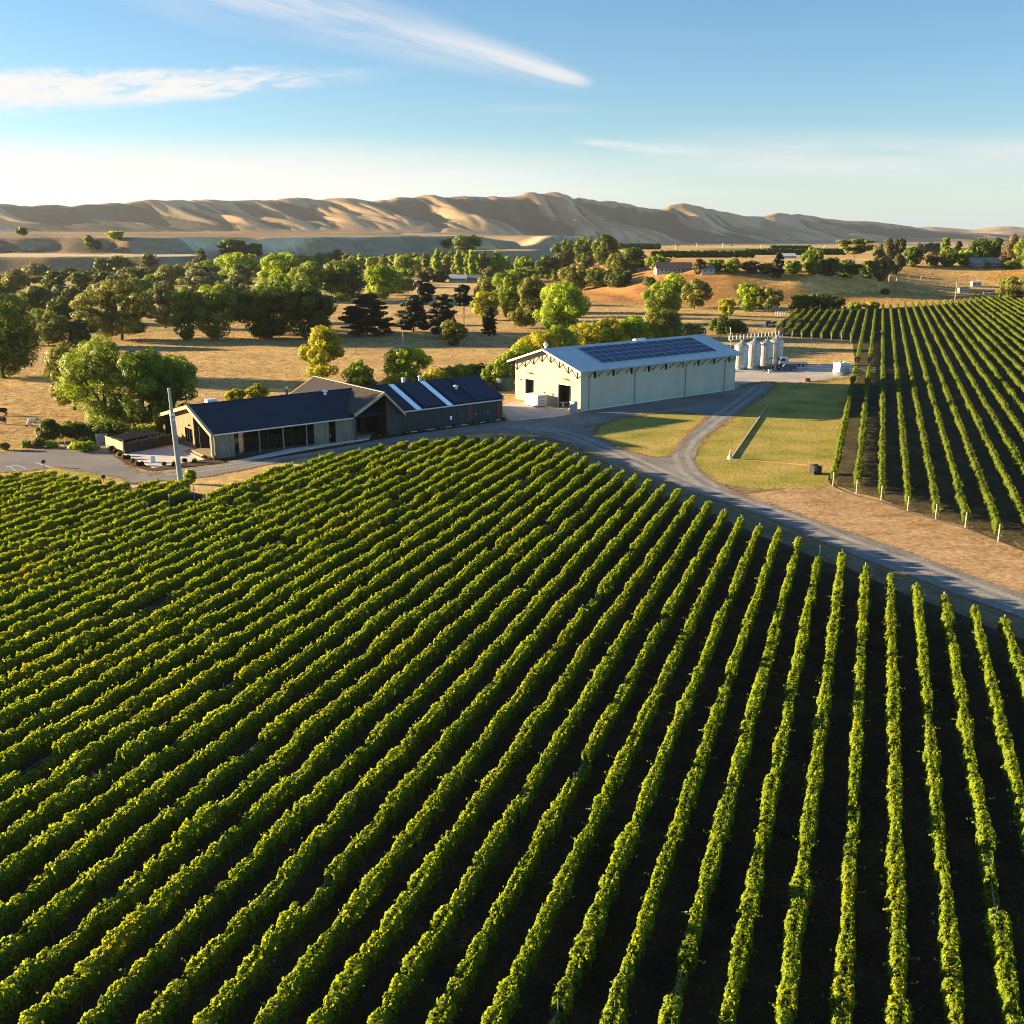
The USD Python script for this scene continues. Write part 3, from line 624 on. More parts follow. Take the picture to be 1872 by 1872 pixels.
def leaf_cards(pos, nrm, size, rng, hexleaf=True):
    """Leaves: small folded blades at pos, facing about nrm."""
    n = len(pos)
    nrm = nrm / (np.linalg.norm(nrm, axis=1, keepdims=True) + 1e-9)
    t = rng.normal(size=(n, 3)); t -= nrm * (t * nrm).sum(1, keepdims=True); t /= np.linalg.norm(t, axis=1, keepdims=True) + 1e-9
    b = np.cross(nrm, t); s = (size * rng.uniform(0.7, 1.3, n))[:, None]
    fold = nrm * s * rng.uniform(-0.05, 0.22, (n, 1))
    if hexleaf:
        v = np.stack([pos - t * s * 0.5, pos - t * s * 0.22 + b * s * 0.48 + fold, pos + t * s * 0.2 + b * s * 0.36 + fold, pos + t * s * 0.58,
                      pos + t * s * 0.2 - b * s * 0.36 + fold, pos - t * s * 0.22 - b * s * 0.48 + fold], 1)
        f = np.array([[0, 1, 2], [0, 2, 3], [0, 3, 4], [0, 4, 5]])
    else:
        v = np.stack([pos - t * s * 0.55, pos + b * s * 0.4 + fold, pos + t * s * 0.55, pos - b * s * 0.4 + fold], 1)
        f = np.array([[0, 1, 2], [0, 2, 3]])
    k = v.shape[1]
    F = (np.arange(n)[:, None, None] * k + f[None, :, ::-1]).reshape(-1, 3)
    return v.reshape(-1, 3), F, k


def vine_segment(L, per_m, size, seed, height_=1.78, hw=0.30, hexleaf=True):
    rng = np.random.default_rng(seed)
    n = int(L * per_m)
    x = rng.uniform(-L / 2, L / 2, n)
    def prof(x, s, f):
        return meshkit.fbm(np.stack([x * f + 50, x * 0 + s, x * 0], -1), 2, seed) - 0.5
    top = height_ + 0.55 * prof(x, 1.3, 0.95) + 0.22 * prof(x, 5.1, 3.0)
    pl = np.floor(x / 1.12); ph = np.abs(np.sin(math.pi * x / 1.12)) ** 0.6; pr = meshkit.noise(np.stack([pl * 1.7 + 0.5, pl * 0 + seed, pl * 0], -1), 3)
    top = top - (0.08 + 0.28 * pr) * (1 - ph)
    bot = 0.62 + 0.35 * prof(x, 2.2, 1.3)
    w = hw * (1 + 1.3 * prof(x, 7.7, 0.95) + 0.5 * prof(x, 9.1, 3.0)) * (0.72 + 0.34 * ph)
    a = rng.uniform(-0.25, math.pi + 0.25, n)                           # round the section: 0 = +y side, pi = -y side
    rad = 1 - 0.45 * rng.random(n) ** 2.2
    cy, cz = np.cos(a), np.sin(a)
    sy = np.sign(cy) * np.abs(cy) ** 0.75; sz = np.sign(cz) * np.abs(cz) ** 0.6
    zc = (top + bot) / 2; hz = (top - bot) / 2
    low = rng.random(n) < 0.52
    z = np.where(low, bot + (top - bot) * rng.random(n) ** 0.85, zc + hz * sz * rad)
    y = np.where(low, np.sign(rng.normal(size=n)) * w * rng.uniform(0.55, 1.08, n) * (0.75 + 0.25 * np.sin((z - bot) / (top - bot + 1e-6) * math.pi)), w * sy * rad)
    nr = np.stack([rng.normal(size=n) * 0.45, np.where(low, np.sign(y) * 1.0, cy * 1.0), np.where(low, 0.35, cz)], 1) + rng.normal(size=(n, 3)) * 0.45
    pos = np.stack([x, y, z], 1)
    sh = []
    for _ in range(int(L * (1.6 if hexleaf else 0.6))):                  # wayward shoots
        x0 = rng.uniform(-L / 2, L / 2); side = rng.choice([-1, 0, 0, 1]); k = rng.integers(4, 9)
        dirn = np.array([rng.normal() * 0.3, side * 0.8, 0.8 if side == 0 else 0.25]); ln = rng.uniform(0.25, 0.55)
        s0 = np.array([x0, side * hw * 0.8, height_ - (0.05 if side == 0 else rng.uniform(0.1, 0.7))])
        sh.append(s0 + np.linspace(0, 1, k)[:, None] * dirn * ln + rng.normal(size=(k, 3)) * 0.04)
    if sh:
        sh = np.vstack(sh); pos = np.vstack([pos, sh]); nr = np.vstack([nr, rng.normal(size=sh.shape) + [0, 0, 0.6]])
    v, f, k = leaf_cards(pos, nr, size, rng, hexleaf)
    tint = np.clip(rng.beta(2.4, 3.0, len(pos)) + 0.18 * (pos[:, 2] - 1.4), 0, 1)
    out = np.stack([pos[:, 0] * 0, pos[:, 1] / (hw * 1.1), (pos[:, 2] - 1.15) / 0.75], 1); out /= np.linalg.norm(out, axis=1, keepdims=True) + 1e-6
    nn = nr / (np.linalg.norm(nr, axis=1, keepdims=True) + 1e-9); nn = nn + 0.75 * out; nn /= np.linalg.norm(nn, axis=1, keepdims=True) + 1e-9
    return v, f, np.repeat(tint, k), np.repeat(nn, k, 0)


def trunk_segment(L, seed, spacing):
    rng = np.random.default_rng(seed); out = []
    for x in np.arange(-L / 2 + spacing / 2, L / 2, spacing):
        x += rng.normal() * 0.06; b = (x + rng.normal() * 0.05, rng.normal() * 0.05, 0.9)
        out += [rod((x, 0, -0.05), b, 0.035, 5, 0.028), rod(b, (x + 0.45, 0, 0.95), 0.018, 4), rod(b, (x - 0.45, 0, 0.95), 0.018, 4)]
    return trimesh.util.concatenate(out)


PROTOS = {}


def instancer(path, kind, makers, mat_, positions, yaw, scale, index):
    pi = UsdGeom.PointInstancer.Define(stage, path)
    if kind not in PROTOS:
        PROTOS[kind] = []
        for i, mk in enumerate(makers):
            r = mk()
            me = usdkit.mesh(stage, f'{path}/{kind}_{i:03d}', (r[0], r[1]) if isinstance(r, tuple) else r, LK + mat_)
            if isinstance(r, tuple):
                UsdGeom.PrimvarsAPI(me).CreatePrimvar('tint', T.FloatArray, 'vertex').Set(Vt.FloatArray.FromNumpy(r[2].astype(np.float32)))
                me.CreateNormalsAttr(Vt.Vec3fArray.FromNumpy(r[3].astype(np.float32))); me.SetNormalsInterpolation('vertex')
            PROTOS[kind].append(f'{path}/{kind}_{i:03d}')
    pi.CreatePrototypesRel().SetTargets(PROTOS[kind])
    pi.CreatePositionsAttr(Vt.Vec3fArray.FromNumpy(np.asarray(positions, np.float32)))
    pi.CreateProtoIndicesAttr(Vt.IntArray.FromNumpy(np.asarray(index, np.int32)))
    pi.CreateOrientationsAttr(Vt.QuathArray([Gf.Quath(math.cos(a / 2), 0, 0, math.sin(a / 2)) for a in yaw]))
    pi.CreateScalesAttr(Vt.Vec3fArray.FromNumpy(np.asarray(scale, np.float32)))
    tag(pi.GetPrim(), kind='stuff')
    return pi


def vine_row(line, label, group, fine, rng, white_ends):
    """One planted row: its foliage, trunks, wires, posts between and an end post at either end."""
    (xa, ya), (xb, yb) = line.coords[0], line.coords[-1]
    if ya > yb:
        xa, ya, xb, yb = xb, yb, xa, ya
    length = math.hypot(xb - xa, yb - ya)
    root = thing('vine_row', label, 'vine row', (xa, ya, 0), 0, group)
    yaw0 = math.pi / 2 - ROW_AZ
    L = 3.0 if fine else 6.0; step = L * 0.965
    k = max(1, int(round((length - 0.6) / step))); ts = 0.3 + L / 2 + np.arange(k) * (max(length - 0.6 - L, 0) / max(k - 1, 1))
    hz = [0.0] * k
    pos = np.array([[RD[0] * t + rng.normal() * 0.03, RD[1] * t, 0] for t in ts])
    flip = rng.integers(0, 2, k) * math.pi
    sc = np.stack([rng.uniform(0.98, 1.06, k), rng.uniform(0.85, 1.2, k), rng.uniform(0.9, 1.09, k)], 1)
    weak = rng.random(k) < (0.035 if fine else 0.02)
    sc[weak, 2] *= rng.uniform(0.66, 0.84, weak.sum()); sc[weak, 1] *= 0.8
    nv = 10 if fine else 5
    if fine:
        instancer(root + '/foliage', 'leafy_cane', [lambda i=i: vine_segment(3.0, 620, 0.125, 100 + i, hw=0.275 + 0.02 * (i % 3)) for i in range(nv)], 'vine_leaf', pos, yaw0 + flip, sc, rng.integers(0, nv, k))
        instancer(root + '/trunks', 'vine_trunk', [lambda: trunk_segment(3.0, 5, 1.0)], 'bark', pos, yaw0 + flip, np.ones((k, 3)), np.zeros(k))
    else:
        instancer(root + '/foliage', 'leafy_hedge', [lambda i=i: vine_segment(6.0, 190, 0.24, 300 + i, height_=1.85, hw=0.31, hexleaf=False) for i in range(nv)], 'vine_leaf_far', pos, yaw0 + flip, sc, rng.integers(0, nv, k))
        instancer(root + '/trunks', 'thin_trunk', [lambda: trunk_segment(6.0, 6, 1.5)], 'bark', pos, yaw0 + flip, np.ones((k, 3)), np.zeros(k))
    at = lambda t, z: (RD[0] * t, RD[1] * t, z)
    pm = 'post_wood'
    for t, s in ((0.0, -1), (length, 1)):
        obj('end_post', rod(at(t - 0 * s, -0.1), at(t, 1.75), 0.075 if white_ends else 0.05, 7), pm, root)
    mid = [rod(at(t, 0), at(t, 1.78), 0.03, 5) for t in np.arange(6, length - 3, 6.0 if fine else 9.0)]
    if mid:
        obj('posts', mid, 'post_grey', root, kind='stuff')
    obj('wires', [rod(at(0, z), at(length, z), 0.006, 3) for z in (0.9, 1.2, 1.42)], 'wire', root, kind='stuff')
    return root


def build_vines():
    rng = np.random.default_rng(2)
    def rows(anchor, spacing, poly, lo, hi):
        u0 = float(np.dot(anchor[:2], RN))
        for k in range(lo, hi):
            o = RN * (u0 + k * spacing)
            c = LineString([o - RD * 200, o + RD * 1500]).intersection(poly.buffer(0.8) if spacing > 2.5 else poly)
            parts = [g for g in getattr(c, 'geoms', [c]) if g.length > 3.0]
            yield k, parts
    found = [(k, g) for k, parts in rows(P(1645, 1872, 1.6), 2.045, FRONT, -75, 14) for g in parts]
    visible = []
    for k, g in found:
        p = np.array(g.coords).mean(0)
        visible.append((k, g))
    visible.sort(key=lambda a: -a[0])
    ks = sorted({k for k, _ in visible}, reverse=True); rank = {k: i + 1 for i, k in enumerate(ks)}
    for k, g in visible:
        same = [h for kk, h in visible if kk == k]
        part = ''
        if len(same) > 1:
            part = ' nearer piece' if np.array(g.coords)[:, 1].min() == min(np.array(h.coords)[:, 1].min() for h in same) else ' farther piece'
        n = rank[k]
        lab = f'green vine row of the front block, {ordinal(n)} counted from its right edge{part}' if n < 68 else f'green vine row in the far left corner of the front block{part}'
        vine_row(g, lab, 'vine rows of the front block', True, rng, False)
    found = [(k, g) for k, parts in rows(P(1563, 685), 2.775, BLOCK2, -14, 70) for g in parts]
    ks = sorted({k for k, _ in found}); rank = {k: i + 1 for i, k in enumerate(ks)}
    for k, g in found:
        same = [h for kk, h in found if kk == k]; part = ''
        if len(same) > 1:
            part = ', nearer piece' if np.array(g.coords)[:, 1].min() == min(np.array(h.coords)[:, 1].min() for h in same) else ', farther piece'
        vine_row(g, f'narrow vine row of the right block, {ordinal(rank[k])} counted from its left edge{part}', 'vine rows of the right block', False, rng, True)


build_vines()
#@@PART2
# ---------------------------------------------------------------- warehouse
def cut(poly, holes):
    p = Polygon(poly)
    for h in holes:
        p = p.difference(h if isinstance(h, Polygon) else Polygon(h))
    return p


def rect(x0, x1, y0, y1):
    return shapely.box(x0, y0, x1, y1)


def slab(p0, p1, x0, x1, th):
    """A sloping slab between (y, z) points p0 and p1, from x0 to x1; th: thickness downwards."""
    return prism_yz([p0, p1, (p1[0], p1[1] - th), (p0[0], p0[1] - th)], x0, x1)


def on_slope(mesh, origin, slope):
    """Lays a flat mesh (x along the eave, y up the slope) on a roof slope that rises along +y."""
    a = math.atan(slope); M = np.eye(4); M[:3, :3] = [[1, 0, 0], [0, math.cos(a), -math.sin(a)], [0, math.sin(a), math.cos(a)]]; M[:3, 3] = origin
    mesh = mesh.copy(); mesh.apply_transform(M); return mesh


def panel_part(root, x0, y0, w, l, origin, slope, cell='solar_cell', cells=(3, 5), frame='silver_frame', thick=0.06, lift=0.10):
    fr = on_slope(box(x0, x0 + w, y0, y0 + l, lift, lift + thick), origin, slope)
    p = obj('solar_panel', fr, frame, root)
    m = 0.03; cw, cl = (w - 2 * m) / cells[0], (l - 2 * m) / cells[1]
    obj('cells', [on_slope(box(x0 + m + i * cw + 0.012, x0 + m + (i + 1) * cw - 0.012, y0 + m + j * cl + 0.012, y0 + m + (j + 1) * cl - 0.012, lift + thick - 0.01, lift + thick + 0.004), origin, slope) for i in range(cells[0]) for j in range(cells[1])], cell, p, kind='stuff')


def build_warehouse():
    G2 = P(1061, 752.5)
    R = thing('warehouse', 'long cream panelled winery warehouse with solar panels on its zinc roof', 'warehouse', (G2[0], G2[1], 0), 38.5)
    Ln, W, E, A = 40.6, 18.0, 7.25, 10.0
    k = (A - 7.0) / 10.0
    zr = lambda y: 7.0 + k * (y + 1) if y <= 9 else 7.0 + k * (19 - y)
    # long wall toward the drive, with narrow slots under the eave
    slots = []
    xs = [3.3 + 4.42 * i for i in range(9)]
    for x in xs:
        slots.append(Polygon([(x - 0.32, 6.95), (x + 0.32, 6.95), (x + 0.32, 5.75)] + [(x + 0.32 * math.cos(a), 5.75 - 0.32 * math.sin(a)) for a in np.linspace(0.2, math.pi - 0.2, 7)] + [(x - 0.32, 5.75)]))
    joints = [0.0, 6.8, 13.6, 20.4, 27.2, 34.0, Ln]
    for a, b in zip(joints, joints[1:]):
        pl = cut([(a + 0.008, 0), (b - 0.008, 0), (b - 0.008, zr(0) - 0.02), (a + 0.008, zr(0) - 0.02)], slots)
        obj('wall_panel', prism_xz(pl, 0, 0.22), 'cream_wall', R)
    for i, x in enumerate(xs):
        obj('window', box(x - 0.36, x + 0.36, 0.23, 0.27, 5.3, 7.0), 'dark_glass' if i not in (5,) else 'timber_pale', R)
    # gable wall facing the sun, two deep doors
    d1, d2 = rect(12.5, 15.0, 0.9, 4.05), rect(2.45, 5.85, 0.0, 4.1)
    gy = [0.22, 4.15, 9.0, 13.75, W - 0.22]
    for a, b in zip(gy, gy[1:]):
        pl = cut([(a + (0.006 if a > 1 else 0), 0), (b - 0.006, 0), (b - 0.006, zr(b) - 0.12), (a + 0.006, zr(a) - 0.12)], [d1, d2])
        obj('wall_panel', prism_yz(pl, 0.0, 0.22), 'cream_wall', R)
    obj('wall_panel', box(0, Ln, W - 0.22, W, 0, zr(W) - 0.02), 'cream_wall', R)
    obj('wall_panel', prism_yz([(0.22, 0), (W - 0.22, 0), (W - 0.22, zr(W - 0.22) - 0.12), (9, zr(9) - 0.12), (0.22, zr(0.22) - 0.12)], Ln - 0.22, Ln), 'cream_wall', R)
    obj('floor', box(0.25, Ln - 0.3, 0.25, W - 0.3, 0.0, 0.06), 'apron', R)
    obj('plinth', [box(-0.02, Ln + 0.02, -0.05, -0.003, 0, 0.16)], 'concrete', R)
    for a, b, z0, z1 in ((12.5, 15.0, 0.9, 4.05), (2.45, 5.85, 0.06, 4.1)):
        dr = obj('door_frame', [box(-0.03, 0.20, a - 0.10, a - 0.002, z0, z1 + 0.1), box(-0.03, 0.20, b + 0.002, b + 0.10, z0, z1 + 0.1), box(-0.03, 0.20, a - 0.002, b + 0.002, z1 + 0.003, z1 + 0.1)], 'cream_trim', R)
    obj('door', [box(0.9, 0.96, 12.3, 15.2, 0.5, 4.3)] + [box(0.86, 0.9, 12.5 + 0.83 * i, 12.56 + 0.83 * i, 0.5, 4.2) for i in range(1, 3)] + [box(0.86, 0.9, 12.3, 15.2, 2.6, 2.72)], 'dark_interior', R)
    obj('door', [box(2.8, 2.9, 2.0, 6.4, 0.06, 4.4)], 'dark_interior', R)
    obj('inner_tank', [cyl(1.9, 4.4, 0.5, 4.0, 0.55, 20), cyl(1.9, 4.4, 0.06, 0.5, 0.4, 10)], 'tank_steel', R)
    obj('door_curtain', [box(0.5, 0.56, 3.0, 3.5, 0.1, 1.3), box(0.5, 0.56, 4.9, 5.4, 0.1, 1.0)], 'white_paint', R)
    # roof
    x0, x1 = -1.05, Ln + 0.75
    obj('roof_slope', slab((-1.0, 7.0), (9.0, A), x0, x1, 0.12), 'zinc_roof', R)
    obj('roof_slope', slab((9.0, A), (19.0, 7.0), x0, x1, 0.12), 'zinc_roof', R)
    obj('ridge_cap', prism_yz([(8.6, A - 0.10), (9, A + 0.05), (9.4, A - 0.10), (9.4, A - 0.07), (9, A + 0.08), (8.6, A - 0.07)], x0, x1), 'zinc_roof', R)
    for sgn in (0, 1):
        p0, p1 = ((-1.0, 7.0), (9.0, A)) if not sgn else ((9.0, A), (19.0, 7.0))
        obj('barge_board', prism_yz([(p0[0], p0[1] + 0.05), (p1[0], p1[1] + 0.05), (p1[0], p1[1] - 0.30), (p0[0], p0[1] - 0.30)], x0 - 0.06, x0 - 0.003), 'cream_trim', R)
        obj('barge_board', prism_yz([(p0[0], p0[1] + 0.05), (p1[0], p1[1] + 0.05), (p1[0], p1[1] - 0.30), (p0[0], p0[1] - 0.30)], x1 + 0.003, x1 + 0.06), 'cream_trim', R)
        obj('soffit', prism_yz([(p0[0] + 0.01, p0[1] - 0.125), (p1[0] - 0.01, p1[1] - 0.125), (p1[0] - 0.01, p1[1] - 0.15), (p0[0] + 0.01, p0[1] - 0.15)], x0, -0.02), 'soffit', R)
    obj('gutter', [box(x0, x1, -1.16, -1.003, 6.82, 6.98)], 'downpipe_grey', R)
    obj('gutter', [box(x0, x1, 19.003, 19.16, 6.82, 6.98)], 'downpipe_grey', R)
    # eave struts, one rod from a wall bracket; V struts on the gable
    for i in range(18):
        x = 1.9 + 2.22 * i
        if x > Ln - 0.4:
            break
        obj('eave_strut', [rod((x, -0.06, 5.85), (x + 0.42, -0.95, 6.86), 0.07, 6), box(x - 0.12, x + 0.12, -0.14, -0.003, 5.72, 5.98)], 'dark_steel', R)
    for i in range(8):
        y = 0.9 + 2.35 * i; zb = zr(y) - 1.95
        obj('gable_strut', [rod((-0.08, y, zb), (-0.98, min(max(y + s * 1.0, -0.8), 18.8), zr(min(max(y + s * 1.0, -0.8), 18.8)) - 0.16), 0.07, 6) for s in (-1, 1)] + [box(-0.14, -0.003, y - 0.13, y + 0.13, zb - 0.12, zb + 0.08)], 'dark_steel', R)
    for x in (1.9, 13.0, 26.32, 37.42):
        obj('downpipe', [cyl(x, -0.09, 0.0, 5.8, 0.065, 8)] + [box(x - 0.1, x + 0.1, -0.17, -0.003, z, z + 0.06) for z in (1.2, 3.2, 5.0)], 'downpipe_grey', R)
    for y, z in ((13.7, 5.15), (3.9, 5.1)):
        obj('door_lamp', [rbox(-0.45, -0.05, y - 0.75, y + 0.75, z, z + 0.14, 0.05), box(-0.1, -0.003, y - 0.1, y + 0.1, z - 0.1, z + 0.25)], 'dark_steel', R)
    obj('cable', [rod((-0.03, 12.1, 0.5), (-0.03, 12.1, 4.1), 0.02, 4), rod((-0.03, 12.1, 4.1), (-0.03, 12.6, 4.3), 0.02, 4)], 'dark_steel', R)
    obj('wall_tap', [box(-0.15, -0.003, 9.6, 9.7, 2.0, 2.3)], 'dark_steel', R)
    obj('wall_lamp', [rbox(-0.2, -0.003, 16.1, 16.35, 3.7, 3.9, 0.03)], 'dark_steel', R)
    # roof vents
    vn = obj('roof_ventilator', [trimesh.creation.icosphere(2, 0.42), cyl(0, 0, -0.75, -0.2, 0.24, 14)], 'white_steel', R)
    stage.GetPrimAtPath(vn).GetAttribute('points').Set(Vt.Vec3fArray.FromNumpy((np.array(stage.GetPrimAtPath(vn).GetAttribute('points').Get()) + [1.0, 10.5, 10.5]).astype(np.float32)))
    obj('ridge_vent', [prism_yz([(8.55, A - 0.06), (9.45, A - 0.06), (9.45, A + 0.2), (9.0, A + 0.42), (8.55, A + 0.2)], 21.6, 24.4)], 'white_steel', R)
    # solar array: nine blocks of two columns, four rows
    ln = math.hypot(1, k); o = (0, -1.0, 7.0)
    for b in range(9):
        for c in range(2):
            for r in range(4):
                panel_part(R, 6.3 + b * 3.36 + c * 1.52, 2.2 + r * 1.78, 1.48, 1.70, o, k, cells=(3, 4))
    for r in range(5):
        obj('panel_rail', on_slope(box(6.1, 36.6, 2.3 + r * 1.72, 2.36 + r * 1.72, 0.0, 0.09), o, k), 'silver_frame', R)
    def W2(x, y, z=0):
        a = math.radians(38.5); return (G2[0] + x * math.cos(a) - y * math.sin(a), G2[1] + x * math.sin(a) + y * math.cos(a), z)
    # things round it
    g = thing('generator', 'white louvred generator cabinet beside the warehouse gable', 'generator', W2(-3.3, 7.6), 38.5)
    obj('cabinet', [rbox(0, 2.1, 0, 3.5, 0.22, 2.15, 0.05)], 'white_paint', g)
    obj('skid', [box(0.1, 2.0, 0.1, 3.4, 0.055, 0.22)], 'dark_steel', g)
    for z0, z1 in ((1.55, 1.85), (0.95, 1.25), (0.45, 0.75)):
        lv = obj('louvre', [box(0.3, 1.8, -0.03, -0.003, z0, z1)], 'dark_steel', g)
        obj('slats', [box(0.3, 1.8, -0.06, -0.035, z0 + 0.1 * i, z0 + 0.1 * i + 0.05) for i in range(3)], 'white_paint', lv, kind='stuff')
    obj('side_panel', [box(-0.03, -0.003, 0.3, 0.9, 0.9, 1.5)], 'cream_trim', g); obj('side_panel', [box(-0.03, -0.003, 2.0, 2.8, 0.5, 1.6)], 'cream_trim', g)
    obj('exhaust', [cyl(1.2, 2.2, 2.15, 2.6, 0.09, 10), rod((1.2, 2.2, 2.6), (1.2, 1.8, 2.72), 0.09, 8)], 'silver_frame', g)
    c = thing('electrical_cabinet', 'grey metal electrical cabinet at the warehouse corner', 'cabinet', W2(-1.9, -0.55), 38.5)
    obj('casing', [rbox(0, 0.75, 0, 1.15, 0.0, 1.95, 0.03)], 'downpipe_grey', c); obj('door', [box(-0.025, -0.002, 0.05, 1.1, 0.12, 1.85)], 'silver_frame', c); obj('handle', [box(-0.05, -0.026, 0.95, 1.0, 0.9, 1.1)], 'dark_steel', c)
    t = thing('water_tank', 'dark green plastic water tank left of the warehouse', 'water tank', W2(5.0, 27.5), 0)
    obj('barrel', [cyl(0, 0, 0, 2.5, 1.75, 32), cyl(0, 0, 2.5, 2.9, 1.75, 32, 0.4)], 'green_plastic', t); obj('ribs', [cyl(0, 0, z, z + 0.08, 1.79, 32) for z in (0.4, 0.9, 1.4, 1.9, 2.35)], 'green_plastic', t, kind='stuff'); obj('lid', [cyl(0, 0, 2.88, 3.0, 0.35, 16)], 'black_plastic', t)
    return W2


W2 = build_warehouse()


# ---------------------------------------------------------------- the dark low winery house
def build_house():
    A = P(394, 840)
    R = thing('cellar_door_house', 'long low charcoal-roofed cellar door house with timber gable and glazed front', 'house', (A[0], A[1], 0), 38.0)
    k = 0.36; ZE = 3.62; YR = 7.9; ZR = ZE + k * YR
    zf = lambda y: ZE + k * y if y <= YR else ZR - (y - YR) * (ZR - 3.45) / (20.6 - YR)
    x0, x1 = -0.55, 49.3
    # vertical boards, each a strip proud of the wall by its own small amount
    def boards(xa, xb, z0, z1, m, w=0.24, y=0.0, seed=1):
        rg = np.random.default_rng(seed); out = []
        n = max(1, int(round((xb - xa) / w))); w = (xb - xa) / n
        for i in range(n):
            out.append(box(xa + i * w + 0.008, xa + (i + 1) * w - 0.008, y - 0.03 - rg.random() * 0.012, y + 0.1, z0, z1))
        return out
    zt = ZE - 0.18
    for i, (a, b) in enumerate(((0.0, 2.85), (14.95, 17.35), (18.45, 21.7))):
        w = obj('front_wall', [box(a, b, 0.1, 0.25, 0.0, zt)], 'timber_grey', R)
        obj('boards', boards(a, b, 0.0, zt, 'timber_grey', seed=i), 'timber_grey', w, kind='stuff')
    # glazed front
    obj('sill', [box(2.85, 14.95, 0.0, 0.25, 0.0, 0.3)], 'timber_dark', R)
    obj('lintel', [box(2.85, 14.95, 0.0, 0.25, 3.28, zt), box(17.35, 18.45, 0.0, 0.25, 3.28, zt)], 'timber_grey', R)
    bays = [2.85, 6.5, 10.1, 13.75, 14.95]
    for a, b in zip(bays, bays[1:]):
        wn = obj('window', [box(a + 0.06, b - 0.06, 0.12, 0.135, 0.34, 3.24)], 'window_glass', R)
        fr = [box(a, a + 0.06, 0.06, 0.2, 0.3, 3.28), box(b - 0.06, b, 0.06, 0.2, 0.3, 3.28), box(a + 0.06, b - 0.06, 0.06, 0.2, 0.3, 0.34), box(a + 0.06, b - 0.06, 0.06, 0.2, 3.24, 3.28)]
        if b - a > 2:
            fr += [box(a + 1.35, a + 1.41, 0.06, 0.2, 0.34, 3.24)]
            fr += [box(a + 0.06, a + 1.35, 0.06, 0.2, 2.62, 2.68)]
        obj('frame', fr, 'black_frame', wn)
    for b in bays[1:-1]:
        obj('post', [box(b - 0.09, b + 0.09, -0.10, 0.055, 0.0, zt)], 'timber_grey', R)
    dr = obj('glass_door', [box(17.45, 18.35, 0.12, 0.135, 0.06, 3.22)], 'dark_glass', R)
    obj('frame', [box(17.35, 17.45, 0.06, 0.2, 0.0, 3.28), box(18.35, 18.45, 0.06, 0.2, 0.0, 3.28), box(17.45, 18.35, 0.06, 0.2, 2.3, 2.38)], 'black_frame', dr); obj('handle', [box(17.55, 17.6, 0.03, 0.11, 0.9, 1.4)], 'silver_frame', dr)
    # gable end: portal frame of pale timber, recessed warm boards, dark voids left and right
    g0 = -0.5
    rg = np.random.default_rng(5); bl = []
    n = 36; ws = (17.2 - 8.3) / n
    wy = lambda y: zf(y) - 0.34
    wl = obj('gable_wall', prism_yz(cut([(8.3, 0), (17.2, 0), (17.2, wy(17.2)), (8.3, wy(8.3))], [rect(9.0, 11.7, 0.75, 2.75)]), 0.45, 0.6), 'timber_warm', R)
    for i in range(n):
        a, b = 8.3 + i * ws + 0.006, 8.3 + (i + 1) * ws - 0.006; xx = 0.42 - rg.random() * 0.015
        if b > 9.0 and a < 11.7:
            bl += [box(xx, 0.449, a, b, 0, 0.72), prism_yz([(a, 2.78), (b, 2.78), (b, wy(b)), (a, wy(a))], xx, 0.449)]
        else:
            bl.append(prism_yz([(a, 0), (b, 0), (b, wy(b)), (a, wy(a))], xx, 0.449))
    obj('boards', bl, 'timber_warm', wl, kind='stuff')
    wn = obj('window', [box(0.50, 0.515, 9.05, 11.65, 0.8, 2.7)], 'window_glass', R)
    obj('frame', [box(0.38, 0.5, 9.0 + i * 0.88, 9.06 + i * 0.88, 0.75, 2.75) for i in range(4)] + [box(0.38, 0.499, 9.0, 11.7, 0.72, 0.77), box(0.38, 0.499, 9.0, 11.7, 2.73, 2.78)], 'black_frame', wn)
    for y, z in ((9.9, 3.15), (16.3, 3.5)):
        obj('wall_lamp', [rbox(0.15, 0.41, y - 0.18, y + 0.18, z, z + 0.22, 0.03)], 'dark_steel', R)
    obj('porch_wall', [prism_yz([(0.26, 0.0), (8.3, 0.0), (8.3, wy(8.3)), (YR, wy(YR)), (0.26, wy(0.26))], 4.2, 4.35), box(0.6, 4.2, 8.2, 8.3, 0.0, wy(8.2))], 'timber_dark', R)
    obj('porch_glazing', [box(0.35, 3.6, 0.262, 0.28, 0.3, 3.2)], 'dark_glass', R)
    obj('porch_post', [box(-0.02, 0.12, 0.26, 0.42, 0.0, wy(0.3)), box(0.0, 0.1, 1.5, 1.6, 0.0, wy(1.5))], 'timber_warm', R)
    obj('deck_step', [box(-1.5, 4.1, 0.3, 7.6, 0.06, 0.2)], 'timber_pale', R); obj('deck_step', [box(-0.9, 4.1, 0.3, 7.3, 0.2, 0.36)], 'timber_pale', R)
    obj('side_porch', [box(3.4, 3.55, 17.2, 20.2, 0.0, 3.3), box(0.6, 3.4, 17.2, 17.3, 0, 3.3)], 'timber_dark', R)
    obj('portal_post', [box(g0, g0 + 0.35, 20.2, 20.5, 0.0, 3.25)], 'timber_pale', R)
    obj('portal_post', [box(g0, g0 + 0.35, -0.22, 0.06, 0.0, ZE - 0.3)], 'timber_pale', R)
    obj('portal_beam', prism_yz([(-0.3, ZE - 0.11), (YR, ZR + 0.02), (YR, ZR - 0.5), (-0.3, ZE - 0.55)], g0 - 0.04, g0 + 0.36), 'timber_pale', R)
    obj('portal_beam', prism_yz([(YR, ZR + 0.02), (20.75, zf(20.6) - 0.02), (20.75, zf(20.6) - 0.52), (YR, ZR - 0.5)], g0 - 0.04, g0 + 0.36), 'timber_pale', R)
